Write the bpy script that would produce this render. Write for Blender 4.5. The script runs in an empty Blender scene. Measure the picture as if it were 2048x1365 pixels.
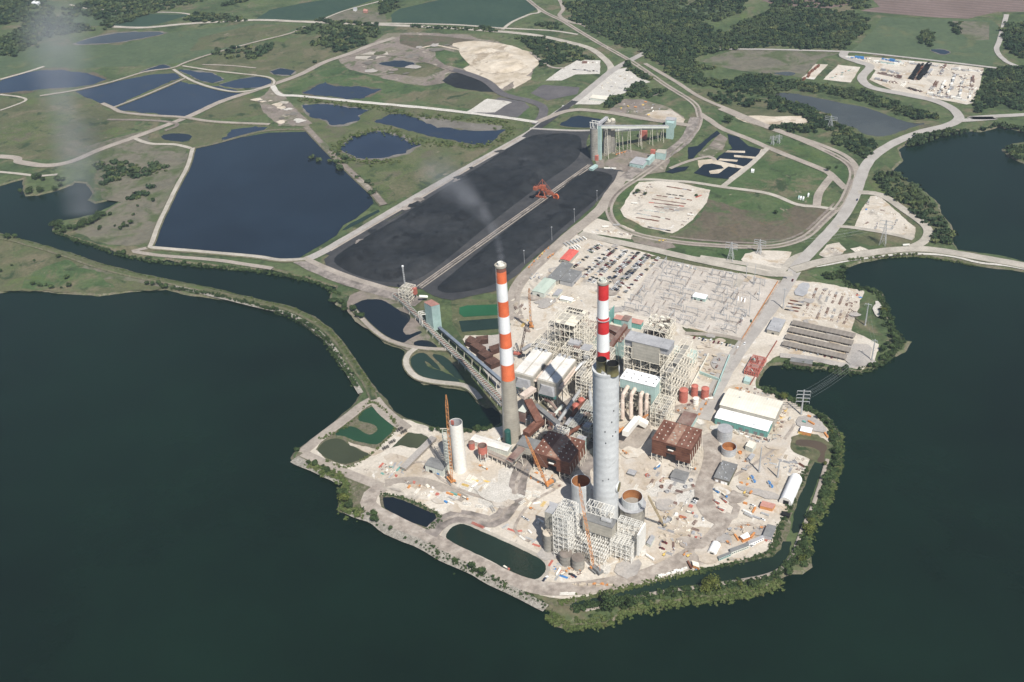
import bpy, bmesh, math, random
import numpy as np
from mathutils import Vector, Matrix, noise
from mathutils.geometry import delaunay_2d_cdt
from mathutils.bvhtree import BVHTree
random.seed(7); rng = np.random.default_rng(11)
S = bpy.context.scene; COL = S.collection
PI = math.pi

# ------------------------------------------------ camera (calibrated on the stacks and on right angles on the ground)
F_PX, HC, CX, CY = 2060.0, 700.0, 1024.0, 682.5
_d = Vector((1215-CX, 3750-CY, F_PX)).normalized(); _z = -_d
_f = Vector((0, 0, 1)); _f = (_f-_z*_f.dot(_z)).normalized(); _r = _f.cross(_z)*-1
if _r.x < 0: _r = -_r
cam = bpy.data.cameras.new('camera'); co = bpy.data.objects.new('camera', cam); COL.objects.link(co)
cam.sensor_width = 36; cam.lens = 36*F_PX/2048; cam.clip_start = 5; cam.clip_end = 30000
# camera axes (image x right, image y down, forward) written in world axes (_r, _f, _z)
ax = Vector((_r.x, _f.x, _z.x)); ay = Vector((_r.y, _f.y, _z.y)); az = Vector((_r.z, _f.z, _z.z))
R = Matrix((ax, -ay, -az)).transposed()
co.matrix_world = Matrix.Translation((0, 0, HC)) @ R.to_4x4()
S.camera = co

# ------------------------------------------------ sky, sun, exposure
SUN_EL, SUN_AZ = math.radians(53.5), math.radians(-67.5)       # azimuth: angle from +x
sdir = Vector((math.cos(SUN_EL)*math.cos(SUN_AZ), math.cos(SUN_EL)*math.sin(SUN_AZ), math.sin(SUN_EL)))
W = bpy.data.worlds.new("World"); S.world = W; W.use_nodes = True
nt = W.node_tree; bg = nt.nodes['Background']; sky = nt.nodes.new('ShaderNodeTexSky')
sky.sky_type = 'NISHITA'; sky.sun_disc = False; sky.sun_elevation = SUN_EL
sky.sun_rotation = PI/2-SUN_AZ; sky.altitude = 300; sky.air_density = 1.0; sky.dust_density = 1.0
nt.links.new(sky.outputs[0], bg.inputs[0]); bg.inputs[1].default_value = 0.068
sl = bpy.data.lights.new('sun', 'SUN'); so = bpy.data.objects.new('sun', sl); COL.objects.link(so)
sl.energy = 4.8; sl.angle = math.radians(0.53); sl.color = (1.0, 0.955, 0.88)
so.rotation_euler = (-sdir).to_track_quat('-Z', 'Y').to_euler()
S.view_settings.view_transform = 'Standard'; S.view_settings.look = 'None'
S.view_settings.exposure = 0.36; S.view_settings.gamma = 1.0

def P(x, y, h=0.0):
    """ground (or height h) point seen at photo pixel x, y"""
    v = Vector((x-CX, y-CY, F_PX)); t = (h-HC)/v.dot(_z)
    return Vector((t*v.dot(_r), t*v.dot(_f), h))
def J(p):
    q = Vector((p[0], p[1], p[2]-HC)); c = q.x*_r+q.y*_f+q.z*_z
    return CX+F_PX*c.x/c.z, CY+F_PX*c.y/c.z
def HH(bx, by, ty):
    """height of a vertical edge whose foot is at bx,by and whose top is at row ty"""
    b = P(bx, by); lo, hi = 0., 400.
    for _ in range(40):
        m = (lo+hi)/2
        if J(b+Vector((0, 0, m)))[1] > ty: lo = m
        else: hi = m
    return lo
def px2m(px, p): return px*(Vector((p[0], p[1], p[2]-HC)).length)/F_PX
UA = math.radians(-29.7); U = Vector((math.cos(UA), math.sin(UA), 0)); V = Vector((-math.sin(UA), math.cos(UA), 0))

# ------------------------------------------------ materials
MATS = {}
def mat(name, cols, rough=0.85, metal=0.0, scale=0.05, detail=8, bump=0.0, bscale=1.0, spec=0.3, s2=None, ramp=(0.35, 0.65), rnd=0.0, wave=None, patch=()):
    """cols: one or several linear colours blended by world-space noise"""
    if name in MATS: return MATS[name]
    m = bpy.data.materials.new(name); m.use_nodes = True; n = m.node_tree; L = n.links
    b = n.nodes['Principled BSDF']; b.inputs['Roughness'].default_value = rough; b.inputs['Metallic'].default_value = metal
    b.inputs['Specular IOR Level'].default_value = spec
    g = n.nodes.new('ShaderNodeNewGeometry'); t = n.nodes.new('ShaderNodeTexNoise'); t.inputs['Scale'].default_value = scale
    t.inputs['Detail'].default_value = detail; t.inputs['Roughness'].default_value = 0.62
    L.new(g.outputs['Position'], t.inputs['Vector'])
    r = n.nodes.new('ShaderNodeValToRGB'); e = r.color_ramp.elements
    if not isinstance(cols[0], (tuple, list)): cols = [tuple(c*0.86 for c in cols), tuple(c*1.1 for c in cols)]
    e[0].position = ramp[0]; e[1].position = ramp[1]
    e[0].color = (*cols[0], 1); e[1].color = (*cols[-1], 1)
    for k, c in enumerate(cols[1:-1]):
        q = e.new(ramp[0]+(ramp[1]-ramp[0])*(k+1)/(len(cols)-1)); q.color = (*c, 1)
    L.new(t.outputs['Fac'], r.inputs[0]); out = r.outputs[0]
    for ps, pc, lo, hi, off in patch:                  # irregular patches of another ground colour
        va = n.nodes.new('ShaderNodeVectorMath'); va.operation = 'ADD'; va.inputs[1].default_value = (off, off*.7, 0); L.new(g.outputs['Position'], va.inputs[0])
        tp = n.nodes.new('ShaderNodeTexNoise'); tp.inputs['Scale'].default_value = ps; tp.inputs['Detail'].default_value = 9; tp.inputs['Roughness'].default_value = .68; tp.inputs['Distortion'].default_value = .6
        L.new(va.outputs[0], tp.inputs['Vector']); mp = n.nodes.new('ShaderNodeMapRange'); mp.inputs[1].default_value = lo; mp.inputs[2].default_value = hi; L.new(tp.outputs['Fac'], mp.inputs[0])
        mx = n.nodes.new('ShaderNodeMix'); mx.data_type = 'RGBA'; L.new(mp.outputs[0], mx.inputs[0]); L.new(out, mx.inputs[6]); mx.inputs[7].default_value = (*pc, 1); out = mx.outputs[2]
    if s2:                                             # second, finer noise multiplies
        t2 = n.nodes.new('ShaderNodeTexNoise'); t2.inputs['Scale'].default_value = s2[0]; t2.inputs['Detail'].default_value = 5
        t2.inputs['Roughness'].default_value = 0.7
        L.new(g.outputs['Position'], t2.inputs['Vector'])
        mr = n.nodes.new('ShaderNodeMapRange'); mr.inputs[1].default_value = 0.3; mr.inputs[2].default_value = 0.7
        mr.inputs[3].default_value = s2[1]; mr.inputs[4].default_value = s2[2]; L.new(t2.outputs['Fac'], mr.inputs[0])
        mx = n.nodes.new('ShaderNodeMix'); mx.data_type = 'RGBA'; mx.blend_type = 'MULTIPLY'; mx.inputs[0].default_value = 1
        L.new(out, mx.inputs[6]); L.new(mr.outputs[0], mx.inputs[7]); out = mx.outputs[2]
    if wave:                                           # corrugation / planks / furrows: (scale, lo, hi, direction vector)
        vm = n.nodes.new('ShaderNodeVectorMath'); vm.operation = 'DOT_PRODUCT'; vm.inputs[1].default_value = wave[3]
        L.new(g.outputs['Position'], vm.inputs[0]); ma = n.nodes.new('ShaderNodeMath'); ma.operation = 'MULTIPLY'
        ma.inputs[1].default_value = wave[0]; L.new(vm.outputs['Value'], ma.inputs[0])
        sn = n.nodes.new('ShaderNodeMath'); sn.operation = 'SINE'; L.new(ma.outputs[0], sn.inputs[0])
        mr = n.nodes.new('ShaderNodeMapRange'); mr.inputs[1].default_value = -1; mr.inputs[3].default_value = wave[1]; mr.inputs[4].default_value = wave[2]
        L.new(sn.outputs[0], mr.inputs[0]); mx = n.nodes.new('ShaderNodeMix'); mx.data_type = 'RGBA'; mx.blend_type = 'MULTIPLY'; mx.inputs[0].default_value = 1
        L.new(out, mx.inputs[6]); L.new(mr.outputs[0], mx.inputs[7]); out = mx.outputs[2]
    if rnd:
        oi = n.nodes.new('ShaderNodeObjectInfo'); hs = n.nodes.new('ShaderNodeHueSaturation')
        mr = n.nodes.new('ShaderNodeMapRange'); mr.inputs[3].default_value = 1-rnd; mr.inputs[4].default_value = 1+rnd
        L.new(oi.outputs['Random'], mr.inputs[0]); L.new(mr.outputs[0], hs.inputs['Value']); L.new(out, hs.inputs['Color']); out = hs.outputs[0]
    L.new(out, b.inputs['Base Color'])
    if bump:
        tb = n.nodes.new('ShaderNodeTexNoise'); tb.inputs['Scale'].default_value = bscale; tb.inputs['Detail'].default_value = 6
        L.new(g.outputs['Position'], tb.inputs['Vector']); bp = n.nodes.new('ShaderNodeBump'); bp.inputs['Strength'].default_value = 1
        bp.inputs['Distance'].default_value = bump; L.new(tb.outputs['Fac'], bp.inputs['Height']); L.new(bp.outputs[0], b.inputs['Normal'])
    MATS[name] = m; return m

GRASS = mat('grass', [(.038, .060, .024), (.062, .092, .036), (.092, .118, .050), (.14, .138, .078)], scale=.011, detail=12, ramp=(.3, .72), s2=(.12, .62, 1.25), bump=.5, bscale=.25, patch=((.013, (.14, .125, .075), .52, .62, 10), (.02, (.035, .055, .022), .57, .63, 90), (.05, (.20, .175, .125), .64, .68, 40), (.012, (.085, .12, .035), .58, .68, 300)))
GRASSF = mat('far_grass', [(.045, .065, .035), (.07, .095, .05), (.10, .115, .062)], scale=.006, detail=12, ramp=(.3, .7), s2=(.07, .6, 1.3))
GREEN = mat('green_grass', [(.04, .075, .025), (.062, .100, .036), (.085, .115, .048)], scale=.02, detail=10, s2=(.15, .7, 1.2), bump=.3, bscale=.3, patch=((.013, (.14, .125, .075), .52, .62, 10), (.02, (.035, .055, .022), .57, .63, 90), (.05, (.20, .175, .125), .64, .68, 40), (.012, (.085, .12, .035), .58, .68, 300)))
OLIVE = mat('olive_grass', [(.068, .080, .036), (.10, .104, .052), (.078, .102, .040)], scale=.02, detail=10, s2=(.2, .7, 1.2), bump=.3, bscale=.3, patch=((.013, (.14, .125, .075), .52, .62, 10), (.02, (.035, .055, .022), .57, .63, 90), (.05, (.20, .175, .125), .64, .68, 40), (.012, (.085, .12, .035), .58, .68, 300)))
YGRASS = mat('reed_grass', [(.065, .09, .032), (.095, .115, .045), (.125, .125, .068)], scale=.03, detail=10, s2=(.3, .6, 1.25), bump=.6, bscale=.5, patch=((.02, (.11, .10, .065), .52, .62, 30), (.04, (.05, .07, .03), .56, .62, 130)))
CROP = mat('crop_field', [(.022, .05, .032), (.032, .062, .038)], scale=.01, s2=(.08, .85, 1.1))
PASTURE = mat('pasture', [(.06, .09, .045), (.08, .11, .055)], scale=.015, s2=(.08, .75, 1.2), patch=((.012, (.10, .115, .055), .56, .64, 10), (.03, (.045, .07, .03), .6, .66, 90)))
DRYF = mat('dry_field', [(.12, .115, .085), (.155, .14, .105), (.11, .12, .07)], scale=.02, s2=(.1, .75, 1.15), patch=((.02, (.075, .095, .04), .5, .6, 10), (.06, (.05, .065, .03), .6, .66, 90)))
PLOW = mat('ploughed_field', [(.15, .11, .095), (.19, .14, .125)], scale=.012, s2=(.1, .85, 1.1), wave=(.35, .82, 1.1, (V.x, V.y, 0)))
BROWN = mat('brown_grass', [(.085, .075, .05), (.12, .098, .07), (.085, .095, .05)], scale=.018, detail=10, s2=(.15, .7, 1.2), patch=((.015, (.065, .095, .038), .5, .6, 10),(.03, (.12, .095, .06), .58, .64, 60)))
GRAVEL = mat('gravel', [(.42, .365, .295), (.525, .475, .405), (.60, .55, .48)], scale=.018, detail=12, ramp=(.32, .7), s2=(.35, .82, 1.12), bump=.12, bscale=1.2, patch=((.03, (.42, .335, .24), .55, .64, 10), (.022, (.30, .27, .235), .57, .66, 80), (.05, (.60, .57, .52), .58, .64, 200), (.12, (.22, .19, .16), .655, .70, 330)))
YARD = mat('tan_gravel', [(.36, .29, .21), (.46, .40, .33), (.50, .46, .41)], scale=.03, detail=12, s2=(.4, .85, 1.1), bump=.12, bscale=1.2, patch=((.06, (.30, .25, .2), .58, .65, 20),))
GRAVELG = mat('grey_gravel', [(.29, .265, .245), (.36, .335, .31), (.40, .365, .33)], scale=.03, detail=12, s2=(.5, .78, 1.15), bump=.1, bscale=1.2)
WHITEG = mat('white_rock', [(.50, .47, .42), (.62, .59, .54)], scale=.06, detail=10, s2=(.6, .6, 1.15), bump=.3, bscale=1)
SAND = mat('sand', [(.40, .335, .245), (.52, .45, .36), (.58, .52, .43)], scale=.02, detail=10, s2=(.1, .85, 1.1), bump=.8, bscale=.08, patch=((.02, (.33, .27, .2), .56, .62, 10),))
SOIL = mat('disturbed_soil', [(.155, .13, .11), (.22, .185, .16), (.16, .15, .10)], scale=.015, detail=12, s2=(.15, .75, 1.2), bump=.4, bscale=.2, patch=((.02, (.10, .11, .06), .54, .6, 10), (.03, (.34, .30, .25), .6, .66, 40)))
PURPLE = mat('dark_gravel', [(.085, .08, .085), (.13, .12, .12)], scale=.03, s2=(.2, .8, 1.1))
ASPH = mat('asphalt', [(.33, .305, .28), (.41, .385, .355)], scale=.05, s2=(.5, .88, 1.06))
LROAD = mat('limestone_road', [(.33, .30, .255), (.47, .43, .37)], scale=.04, s2=(.4, .8, 1.1))
TROAD = mat('dirt_road', [(.27, .235, .20), (.37, .325, .28)], scale=.03, s2=(.3, .78, 1.15))
HROAD = mat('haul_road', [(.13, .115, .10), (.23, .20, .18), (.33, .29, .255)], scale=.07, s2=(.2, .75, 1.2))
TRACK = mat('wheel_track', [(.24, .205, .175), (.33, .285, .245), (.43, .385, .335)], scale=.09, s2=(.25, .75, 1.15))
COAL = mat('coal', [(.008, .0095, .0115), (.016, .018, .0205), (.032, .034, .037)], rough=.75, scale=.010, detail=14, ramp=(.34, .7), s2=(.09, .6, 1.35), bump=1.0, bscale=.06, patch=((.03, (.028, .029, .032), .60, .70, 10), (.03, (.007, .008, .010), .54, .62, 50)))
COALL = mat('coal_dust', [(.034, .035, .039), (.062, .061, .062)], scale=.02, s2=(.1, .75, 1.2))
MUD = mat('mud', [(.13, .12, .10), (.185, .17, .15)], scale=.02, s2=(.08, .8, 1.1))
BANK = mat('bank', [(.07, .075, .035), (.16, .14, .10), (.09, .10, .045), (.24, .21, .17)], scale=.09, detail=8, ramp=(.3, .7), s2=(.5, .6, 1.2))
RIPRAP = mat('riprap', [(.22, .20, .17), (.42, .39, .34)], scale=.35, s2=(.9, .5, 1.2), bump=.5, bscale=.8)
def water(name, c, rough=.12, bump=.12, bs=.35, spec=.5):
    return mat(name, [tuple(k*.8 for k in c), tuple(k*1.2 for k in c)], rough=rough, scale=.004, detail=6, bump=bump, bscale=bs, spec=spec, s2=(.0022, .72, 1.3), ramp=(.38, .62))
LAKE = water('lake_water', (.0034, .0118, .0066), rough=.26, spec=.14)
NAVY = water('blue_pond_water', (.009, .0165, .0265), spec=.4)
TEALW = water('teal_pond_water', (.018, .036, .026), spec=.3); CANALW = water('canal_water', (.012, .024, .015), spec=.25); NAVYW = mat('wetland_water', [(.012, .021, .040), (.020, .032, .055)], rough=.15, scale=.01, bump=.1, bscale=.35, spec=.4, patch=((.03, (.045, .05, .045), .60, .72, 0), (.05, (.05, .065, .03), .64, .7, 70)))
DKW = water('dark_pond_water', (.006, .010, .014))
GRNW = water('green_pond_water', (.018, .058, .025))
OLVW = water('olive_pond_water', (.05, .058, .030))
SILTW = water('silty_water', (.05, .055, .05))
BRNW = water('brown_water', (.075, .055, .038))

STEEL = mat('cream_steel', [(.64, .59, .49), (.80, .75, .65)], rough=.6, scale=.4)
WSTEEL = mat('white_steel', [(.70, .68, .62), (.82, .80, .75)], rough=.6, scale=.4)
GSTEEL = mat('galvanised_steel', [(.42, .43, .44), (.55, .56, .57)], rough=.5, metal=.3, scale=.4)
DECK = mat('grating', [(.22, .21, .19), (.38, .36, .32)], scale=.25, s2=(.8, .6, 1.2))
WROOF = mat('white_roof', [(.62, .59, .54), (.78, .76, .72)], rough=.6, scale=.08, s2=(.5, .85, 1.08))
CREAM = mat('cream_roof', [(.66, .62, .52), (.75, .71, .61)], rough=.6, scale=.08, s2=(.4, .93, 1.05), wave=(2.2, .95, 1.03, (U.x, U.y, 0)))
GROOF = mat('grey_roof', [(.16, .16, .16), (.22, .22, .215)], scale=.1, s2=(.5, .85, 1.1))
BGROOF = mat('light_grey_roof', [(.30, .30, .31), (.40, .40, .41)], scale=.1, s2=(.5, .85, 1.1))
BEIGE = mat('beige_panel', [(.36, .34, .29), (.47, .44, .38)], scale=.12, s2=(.5, .85, 1.1), wave=(1.6, .93, 1.04, (0, 0, 1)))
PALE = mat('pale_cladding', [(.50, .52, .47), (.60, .62, .56)], scale=.15, wave=(2.5, .92, 1.04, (U.x+V.x, U.y+V.y, 0)))
TEAL = mat('teal_cladding', [(.12, .30, .27), (.17, .38, .34)], rough=.55, scale=.15, wave=(2.5, .90, 1.05, (U.x+V.x, U.y+V.y, 0)))
LTEAL = mat('light_teal_cladding', [(.33, .46, .43), (.42, .55, .52)], rough=.55, scale=.15, wave=(2.5, .93, 1.04, (U.x+V.x, U.y+V.y, 0)))
DGREEN = mat('dark_green_paint', [(.015, .07, .06), (.025, .10, .085)], rough=.5, scale=.2)
RUSTB = mat('brown_cladding', [(.10, .038, .022), (.16, .065, .04), (.20, .09, .055)], scale=.12, detail=10, s2=(.6, .75, 1.2), wave=(2.0, .82, 1.08, (0, 0, 1)))
RUSTR = mat('brown_roof', [(.115, .045, .028), (.17, .075, .05), (.22, .11, .08)], scale=.08, detail=10, s2=(.5, .75, 1.2), wave=(1.4, .88, 1.06, (U.x, U.y, 0)))
RUSTI = mat('rust_inside', [(.26, .10, .03), (.42, .19, .075)], scale=.12, s2=(.5, .75, 1.15))
REDT = mat('red_primer', [(.40, .12, .09), (.50, .17, .13)], rough=.55, scale=.25)
REDROOF = mat('red_roof', [(.55, .10, .08), (.66, .15, .12)], scale=.3, wave=(2.5, .93, 1.04, (U.x, U.y, 0)))
PINKR = mat('pink_roof', [(.40, .20, .16), (.52, .27, .22)], scale=.3)
ORANGE = mat('orange_paint', [(.50, .20, .06), (.62, .29, .11)], rough=.55, scale=.5)
YELLOW = mat('yellow_paint', [(.58, .40, .10), (.70, .50, .16)], rough=.55, scale=.5)
BLUE = mat('blue_paint', [(.04, .17, .42), (.08, .26, .55)], rough=.5, scale=.5)
BLACK = mat('dark_void', [(.008, .008, .009), (.014, .014, .014)], rough=.9, scale=.5)
CONC = mat('concrete_weathered', [(.30, .275, .23), (.40, .37, .31)], scale=.08, detail=10, s2=(.4, .9, 1.06), wave=(2.1, .96, 1.02, (0, 0, 1)))
CONCN = mat('new_concrete', [(.50, .515, .52), (.57, .585, .59), (.62, .635, .64)], scale=.05, detail=10, s2=(.35, .88, 1.06), wave=(.8, .95, 1.03, (0, 0, 1)), patch=((.09, (.42, .43, .43), .6, .72, 5),))
CONCS = mat('silo_concrete', [(.24, .225, .20), (.34, .32, .28)], scale=.1, detail=10, s2=(.4, .85, 1.1), wave=(1.5, .92, 1.04, (0, 0, 1)))
SOR = mat('orange_band', [(.66, .13, .045), (.78, .19, .075)], rough=.6, scale=.06, s2=(.3, .85, 1.05), patch=((.22, (.50, .17, .10), .56, .7, 3),))
SRED = mat('red_band', [(.52, .02, .022), (.63, .04, .04)], rough=.6, scale=.06, s2=(.3, .9, 1.05))
SWH = mat('white_band', [(.72, .73, .73), (.82, .83, .83)], rough=.6, scale=.06, s2=(.3, .95, 1.03))
SLIP = mat('sooty_band', [(.17, .07, .05), (.27, .11, .08)], scale=.15)
FLUE = mat('frp_flue', [(.13, .115, .05), (.20, .18, .085)], rough=.45, scale=.15)
PINKD = mat('insulated_duct', [(.52, .42, .35), (.66, .56, .48)], scale=.25, s2=(.8, .85, 1.08))
ALU = mat('aluminium_lagging', [(.42, .42, .41), (.58, .58, .57)], rough=.4, metal=.35, scale=.3)
TARP = mat('white_membrane', [(.82, .82, .82), (.88, .88, .88)], rough=.45, scale=.2)
CARPM = mat('tan_metal_roof', [(.20, .175, .15), (.26, .23, .20)], scale=.1, wave=(1.2, .9, 1.05, (U.x, U.y, 0)))
RUSTT = mat('rusty_roof', [(.16, .085, .07), (.27, .20, .17)], scale=.08, s2=(.4, .8, 1.1))
WIRE = mat('wire', (.25, .26, .27), rough=.5, scale=1)
TYRE = mat('tyre_rubber', (.02, .02, .02), rough=.9, scale=2)
GLASSM = mat('dark_glass', (.02, .025, .03), rough=.1, spec=.6, scale=2)
LEAF = mat('leaves', [(.026, .046, .018), (.044, .072, .026), (.075, .105, .038)], scale=.25, detail=4, s2=(.9, .6, 1.35), rnd=.22, spec=.15)
LEAFW = mat('wood_leaves', [(.022, .042, .021), (.040, .065, .030), (.070, .092, .042)], scale=.012, detail=6, s2=(.4, .65, 1.3), spec=.1)
LEAFB = mat('light_wood_leaves', [(.045, .065, .026), (.075, .10, .038), (.11, .12, .05)], scale=.02, s2=(.4, .7, 1.3), spec=.1)
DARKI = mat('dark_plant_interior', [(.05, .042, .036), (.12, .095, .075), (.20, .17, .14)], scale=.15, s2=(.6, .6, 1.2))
LEAFY = mat('yellow_leaves', [(.07, .095, .022), (.13, .14, .035)], scale=.3, detail=4, s2=(.9, .7, 1.3), rnd=.15, spec=.15)
BARK = mat('bark', (.09, .07, .05), scale=1)
PAINTS = {'white': (.78, .78, .77), 'silver': (.48, .49, .50), 'black': (.02, .02, .022), 'grey': (.16, .165, .17), 'dark red': (.15, .018, .022), 'dark blue': (.02, .035, .085), 'beige': (.42, .36, .27), 'dark green': (.03, .08, .05)}
def paint(c): return mat('car_paint_'+c.replace(' ', '_'), PAINTS[c], rough=.3, spec=.5, scale=3)

# ------------------------------------------------ object helpers
ORG = {}
def tag(o, label=None, cat=None, group=None, kind=None):
    if label: o['label'] = label
    if cat: o['category'] = cat
    if group: o['group'] = group
    if kind: o['kind'] = kind
    return o
def empty(name, loc, label, cat, group=None):
    o = bpy.data.objects.new(name, None); COL.objects.link(o); o.location = loc; o.empty_display_size = 2
    ORG[o] = Vector(loc); return tag(o, label, cat, group)
class MB:
    def __init__(s): s.v = []; s.f = []; s.m = []; s.cm = 0
    def quad(s, *p):
        b = len(s.v); s.v += [tuple(q) for q in p]; s.f.append(tuple(range(b, b+len(p)))); s.m.append(s.cm); return s
    def prism(s, base, z0, z1, top=None):
        """vertical prism over a polygon of (x, y); top may be another polygon"""
        n = len(base); b = len(s.v); top = top or base
        s.v += [(p[0], p[1], z0) for p in base]+[(p[0], p[1], z1 if len(p) < 4 else p[3]) for p in top]
        s.f += [tuple(b+i for i in range(n))[::-1], tuple(b+n+i for i in range(n))]
        s.f += [(b+i, b+(i+1) % n, b+n+(i+1) % n, b+n+i) for i in range(n)]; s.m += [s.cm]*(n+2); return s
    def box(s, c, d, a=None, z0=None):
        """box centred at c with sizes d along U', V', z; a = angle"""
        a = UA if a is None else a; u = Vector((math.cos(a), math.sin(a), 0)); v = Vector((-math.sin(a), math.cos(a), 0)); c = Vector(c)
        base = [(c+u*(i*d[0]/2)+v*(j*d[1]/2)) for i, j in ((-1, -1), (1, -1), (1, 1), (-1, 1))]
        return s.prism([(q.x, q.y) for q in base], c.z-d[2]/2, c.z+d[2]/2)
    def beam(s, p, q, w, h=None):
        p, q = Vector(p), Vector(q); h = h or w; d = q-p
        if d.length < 1e-6: return s
        d.normalize(); up = Vector((0, 0, 1)) if abs(d.z) < .95 else Vector((1, 0, 0)); a = d.cross(up).normalized()*w/2; c = a.cross(d).normalized()*h/2
        b = len(s.v)
        for o in (p, q): s.v += [tuple(o-a-c), tuple(o+a-c), tuple(o+a+c), tuple(o-a+c)]
        s.f += [(b, b+1, b+2, b+3), (b+7, b+6, b+5, b+4)]+[(b+i, b+4+i, b+4+(i+1) % 4, b+(i+1) % 4) for i in range(4)]; s.m += [s.cm]*6; return s
    def tube(s, pts, rad, n=10, cap=True):
        pts = [Vector(p) for p in pts]; rad = rad if isinstance(rad, (list, tuple)) else [rad]*len(pts); b0 = len(s.v)
        for i, p in enumerate(pts):
            d = (pts[min(i+1, len(pts)-1)]-pts[max(i-1, 0)]).normalized(); up = Vector((0, 0, 1)) if abs(d.z) < .9 else Vector((1, 0, 0))
            a = d.cross(up).normalized(); c = a.cross(d)
            for k in range(n):
                t = 2*PI*k/n; s.v.append(tuple(p+(a*math.cos(t)+c*math.sin(t))*rad[i]))
        for i in range(len(pts)-1):
            for k in range(n): s.f.append((b0+i*n+k, b0+i*n+(k+1) % n, b0+(i+1)*n+(k+1) % n, b0+(i+1)*n+k)); s.m.append(s.cm)
        if cap: s.f += [tuple(b0+k for k in range(n))[::-1], tuple(b0+(len(pts)-1)*n+k for k in range(n))]; s.m += [s.cm]*2
        return s
    def lathe(s, c, prof, n=28, cap0=False, cap1=True):
        """prof: (radius, z)"""
        b0 = len(s.v)
        for r, z in prof: s.v += [(c[0]+r*math.cos(2*PI*k/n), c[1]+r*math.sin(2*PI*k/n), c[2]+z) for k in range(n)]
        for i in range(len(prof)-1):
            for k in range(n): s.f.append((b0+i*n+k, b0+i*n+(k+1) % n, b0+(i+1)*n+(k+1) % n, b0+(i+1)*n+k)); s.m.append(s.cm)
        if cap0: s.f.append(tuple(b0+k for k in range(n))[::-1]); s.m.append(s.cm)
        if cap1: s.f.append(tuple(b0+(len(prof)-1)*n+k for k in range(n))); s.m.append(s.cm)
        return s
    def mesh(s, name, mats, org=Vector((0, 0, 0))):
        me = bpy.data.meshes.new(name); me.from_pydata([(v[0]-org[0], v[1]-org[1], v[2]-org[2]) for v in s.v], [], s.f)
        for m in (mats if isinstance(mats, (list, tuple)) else [mats]): me.materials.append(m)
        if any(s.m): me.polygons.foreach_set('material_index', s.m)
        me.update(); return me
    def build(s, name, mats, parent=None, smooth=False, label=None):
        org = ORG[parent] if parent else (Vector(s.v[0]) if s.v else Vector((0, 0, 0)))
        if not parent: org = Vector((sum(v[0] for v in s.v)/len(s.v), sum(v[1] for v in s.v)/len(s.v), min(v[2] for v in s.v)))
        me = s.mesh(name, mats, org)
        if smooth: me.polygons.foreach_set('use_smooth', [True]*len(me.polygons))
        o = bpy.data.objects.new(name, me); COL.objects.link(o)
        if parent: o.parent = parent
        else: o.location = org
        ORG[o] = org
        if label: o['label'] = label
        return o
def copy_tree(o, loc=None, rz=None, parent=None):
    c = o.copy(); COL.objects.link(c)
    if parent: c.parent = parent
    else:
        c.location = loc
        if rz is not None: c.rotation_euler = (0, 0, rz)
    for ch in o.children: copy_tree(ch, parent=c)
    return c
ONES = ['first', 'second', 'third', 'fourth', 'fifth', 'sixth', 'seventh', 'eighth', 'ninth', 'tenth', 'eleventh', 'twelfth', 'thirteenth', 'fourteenth', 'fifteenth', 'sixteenth', 'seventeenth', 'eighteenth', 'nineteenth']
TENS = {2: 'twent', 3: 'thirt', 4: 'fort', 5: 'fift', 6: 'sixt', 7: 'sevent'}
def ordn(i):
    if i <= 19: return ONES[i-1]
    t, u = divmod(i, 10)
    return TENS[t]+('ieth' if u == 0 else 'y-'+ONES[u-1])

# ------------------------------------------------ ground sheets traced on the photograph, laid on the ground plane
WATERS = []; ZS = [0.0]; TRI_V, TRI_F = [], []
def addtris(vs, fs):
    b = len(TRI_V); TRI_V.extend(vs); TRI_F.extend([tuple(b+i for i in f) for f in fs])
def fractal(pts, seg, amp, closed=True, seed=0.0):
    out = []; n = len(pts)
    for i in range(n if closed else n-1):
        a, b = pts[i], pts[(i+1) % n]; k = max(1, int((b-a).length/seg)); nr = Vector((-(b-a).y, (b-a).x, 0))
        nr = nr.normalized() if nr.length > 0 else nr
        for j in range(k):
            p = a.lerp(b, j/k); q = p*(.6/seg)+Vector((seed, 0, seed)); s = noise.noise(q*.35)*1.6+noise.noise(q)+.5*noise.noise(q*2.3)
            fade = min(1, j/k*4+.3) if k > 1 else .5
            out.append(p+nr*(s*amp*fade))
    if not closed: out.append(pts[-1])
    return out
def chaikin(pts, it=1):
    for _ in range(it):
        o = []
        for i in range(len(pts)):
            a, b = pts[i], pts[(i+1) % len(pts)]; o += [a.lerp(b, .22), a.lerp(b, .78)]
        pts = o
    return pts
def poly_mesh(pts):
    r = delaunay_2d_cdt([Vector((p.x, p.y)) for p in pts], [], [list(range(len(pts)))], 1, 1e-4)
    return [(v.x, v.y) for v in r[0]], [tuple(f) for f in r[2]]
def sheet(name, px, m, amp=1.0, seg=None, rnd=0, kind='structure', dz=0.004, world=None):
    ZS[0] += dz; z = ZS[0]
    pts = world or [P(x, y, 0) for x, y in px]
    if rnd: pts = chaikin(pts, rnd)
    d = sum(p.length for p in pts)/len(pts); seg = seg or max(3, d/230)
    if amp: pts = fractal(pts, seg, amp, seed=len(TRI_V)*.37)
    if any(k in name for k in ('pond', 'water')): WATERS.append([(p.x, p.y) for p in pts])
    v, f = poly_mesh(pts); vs = [(a, b, z) for a, b in v]; addtris(vs, f)
    me = bpy.data.meshes.new(name); me.from_pydata(vs, [], f); me.materials.append(m); me.update()
    if me.polygons and me.polygons[0].normal.z < 0: me.flip_normals()
    o = bpy.data.objects.new(name, me); COL.objects.link(o); o['kind'] = kind; return o
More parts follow.
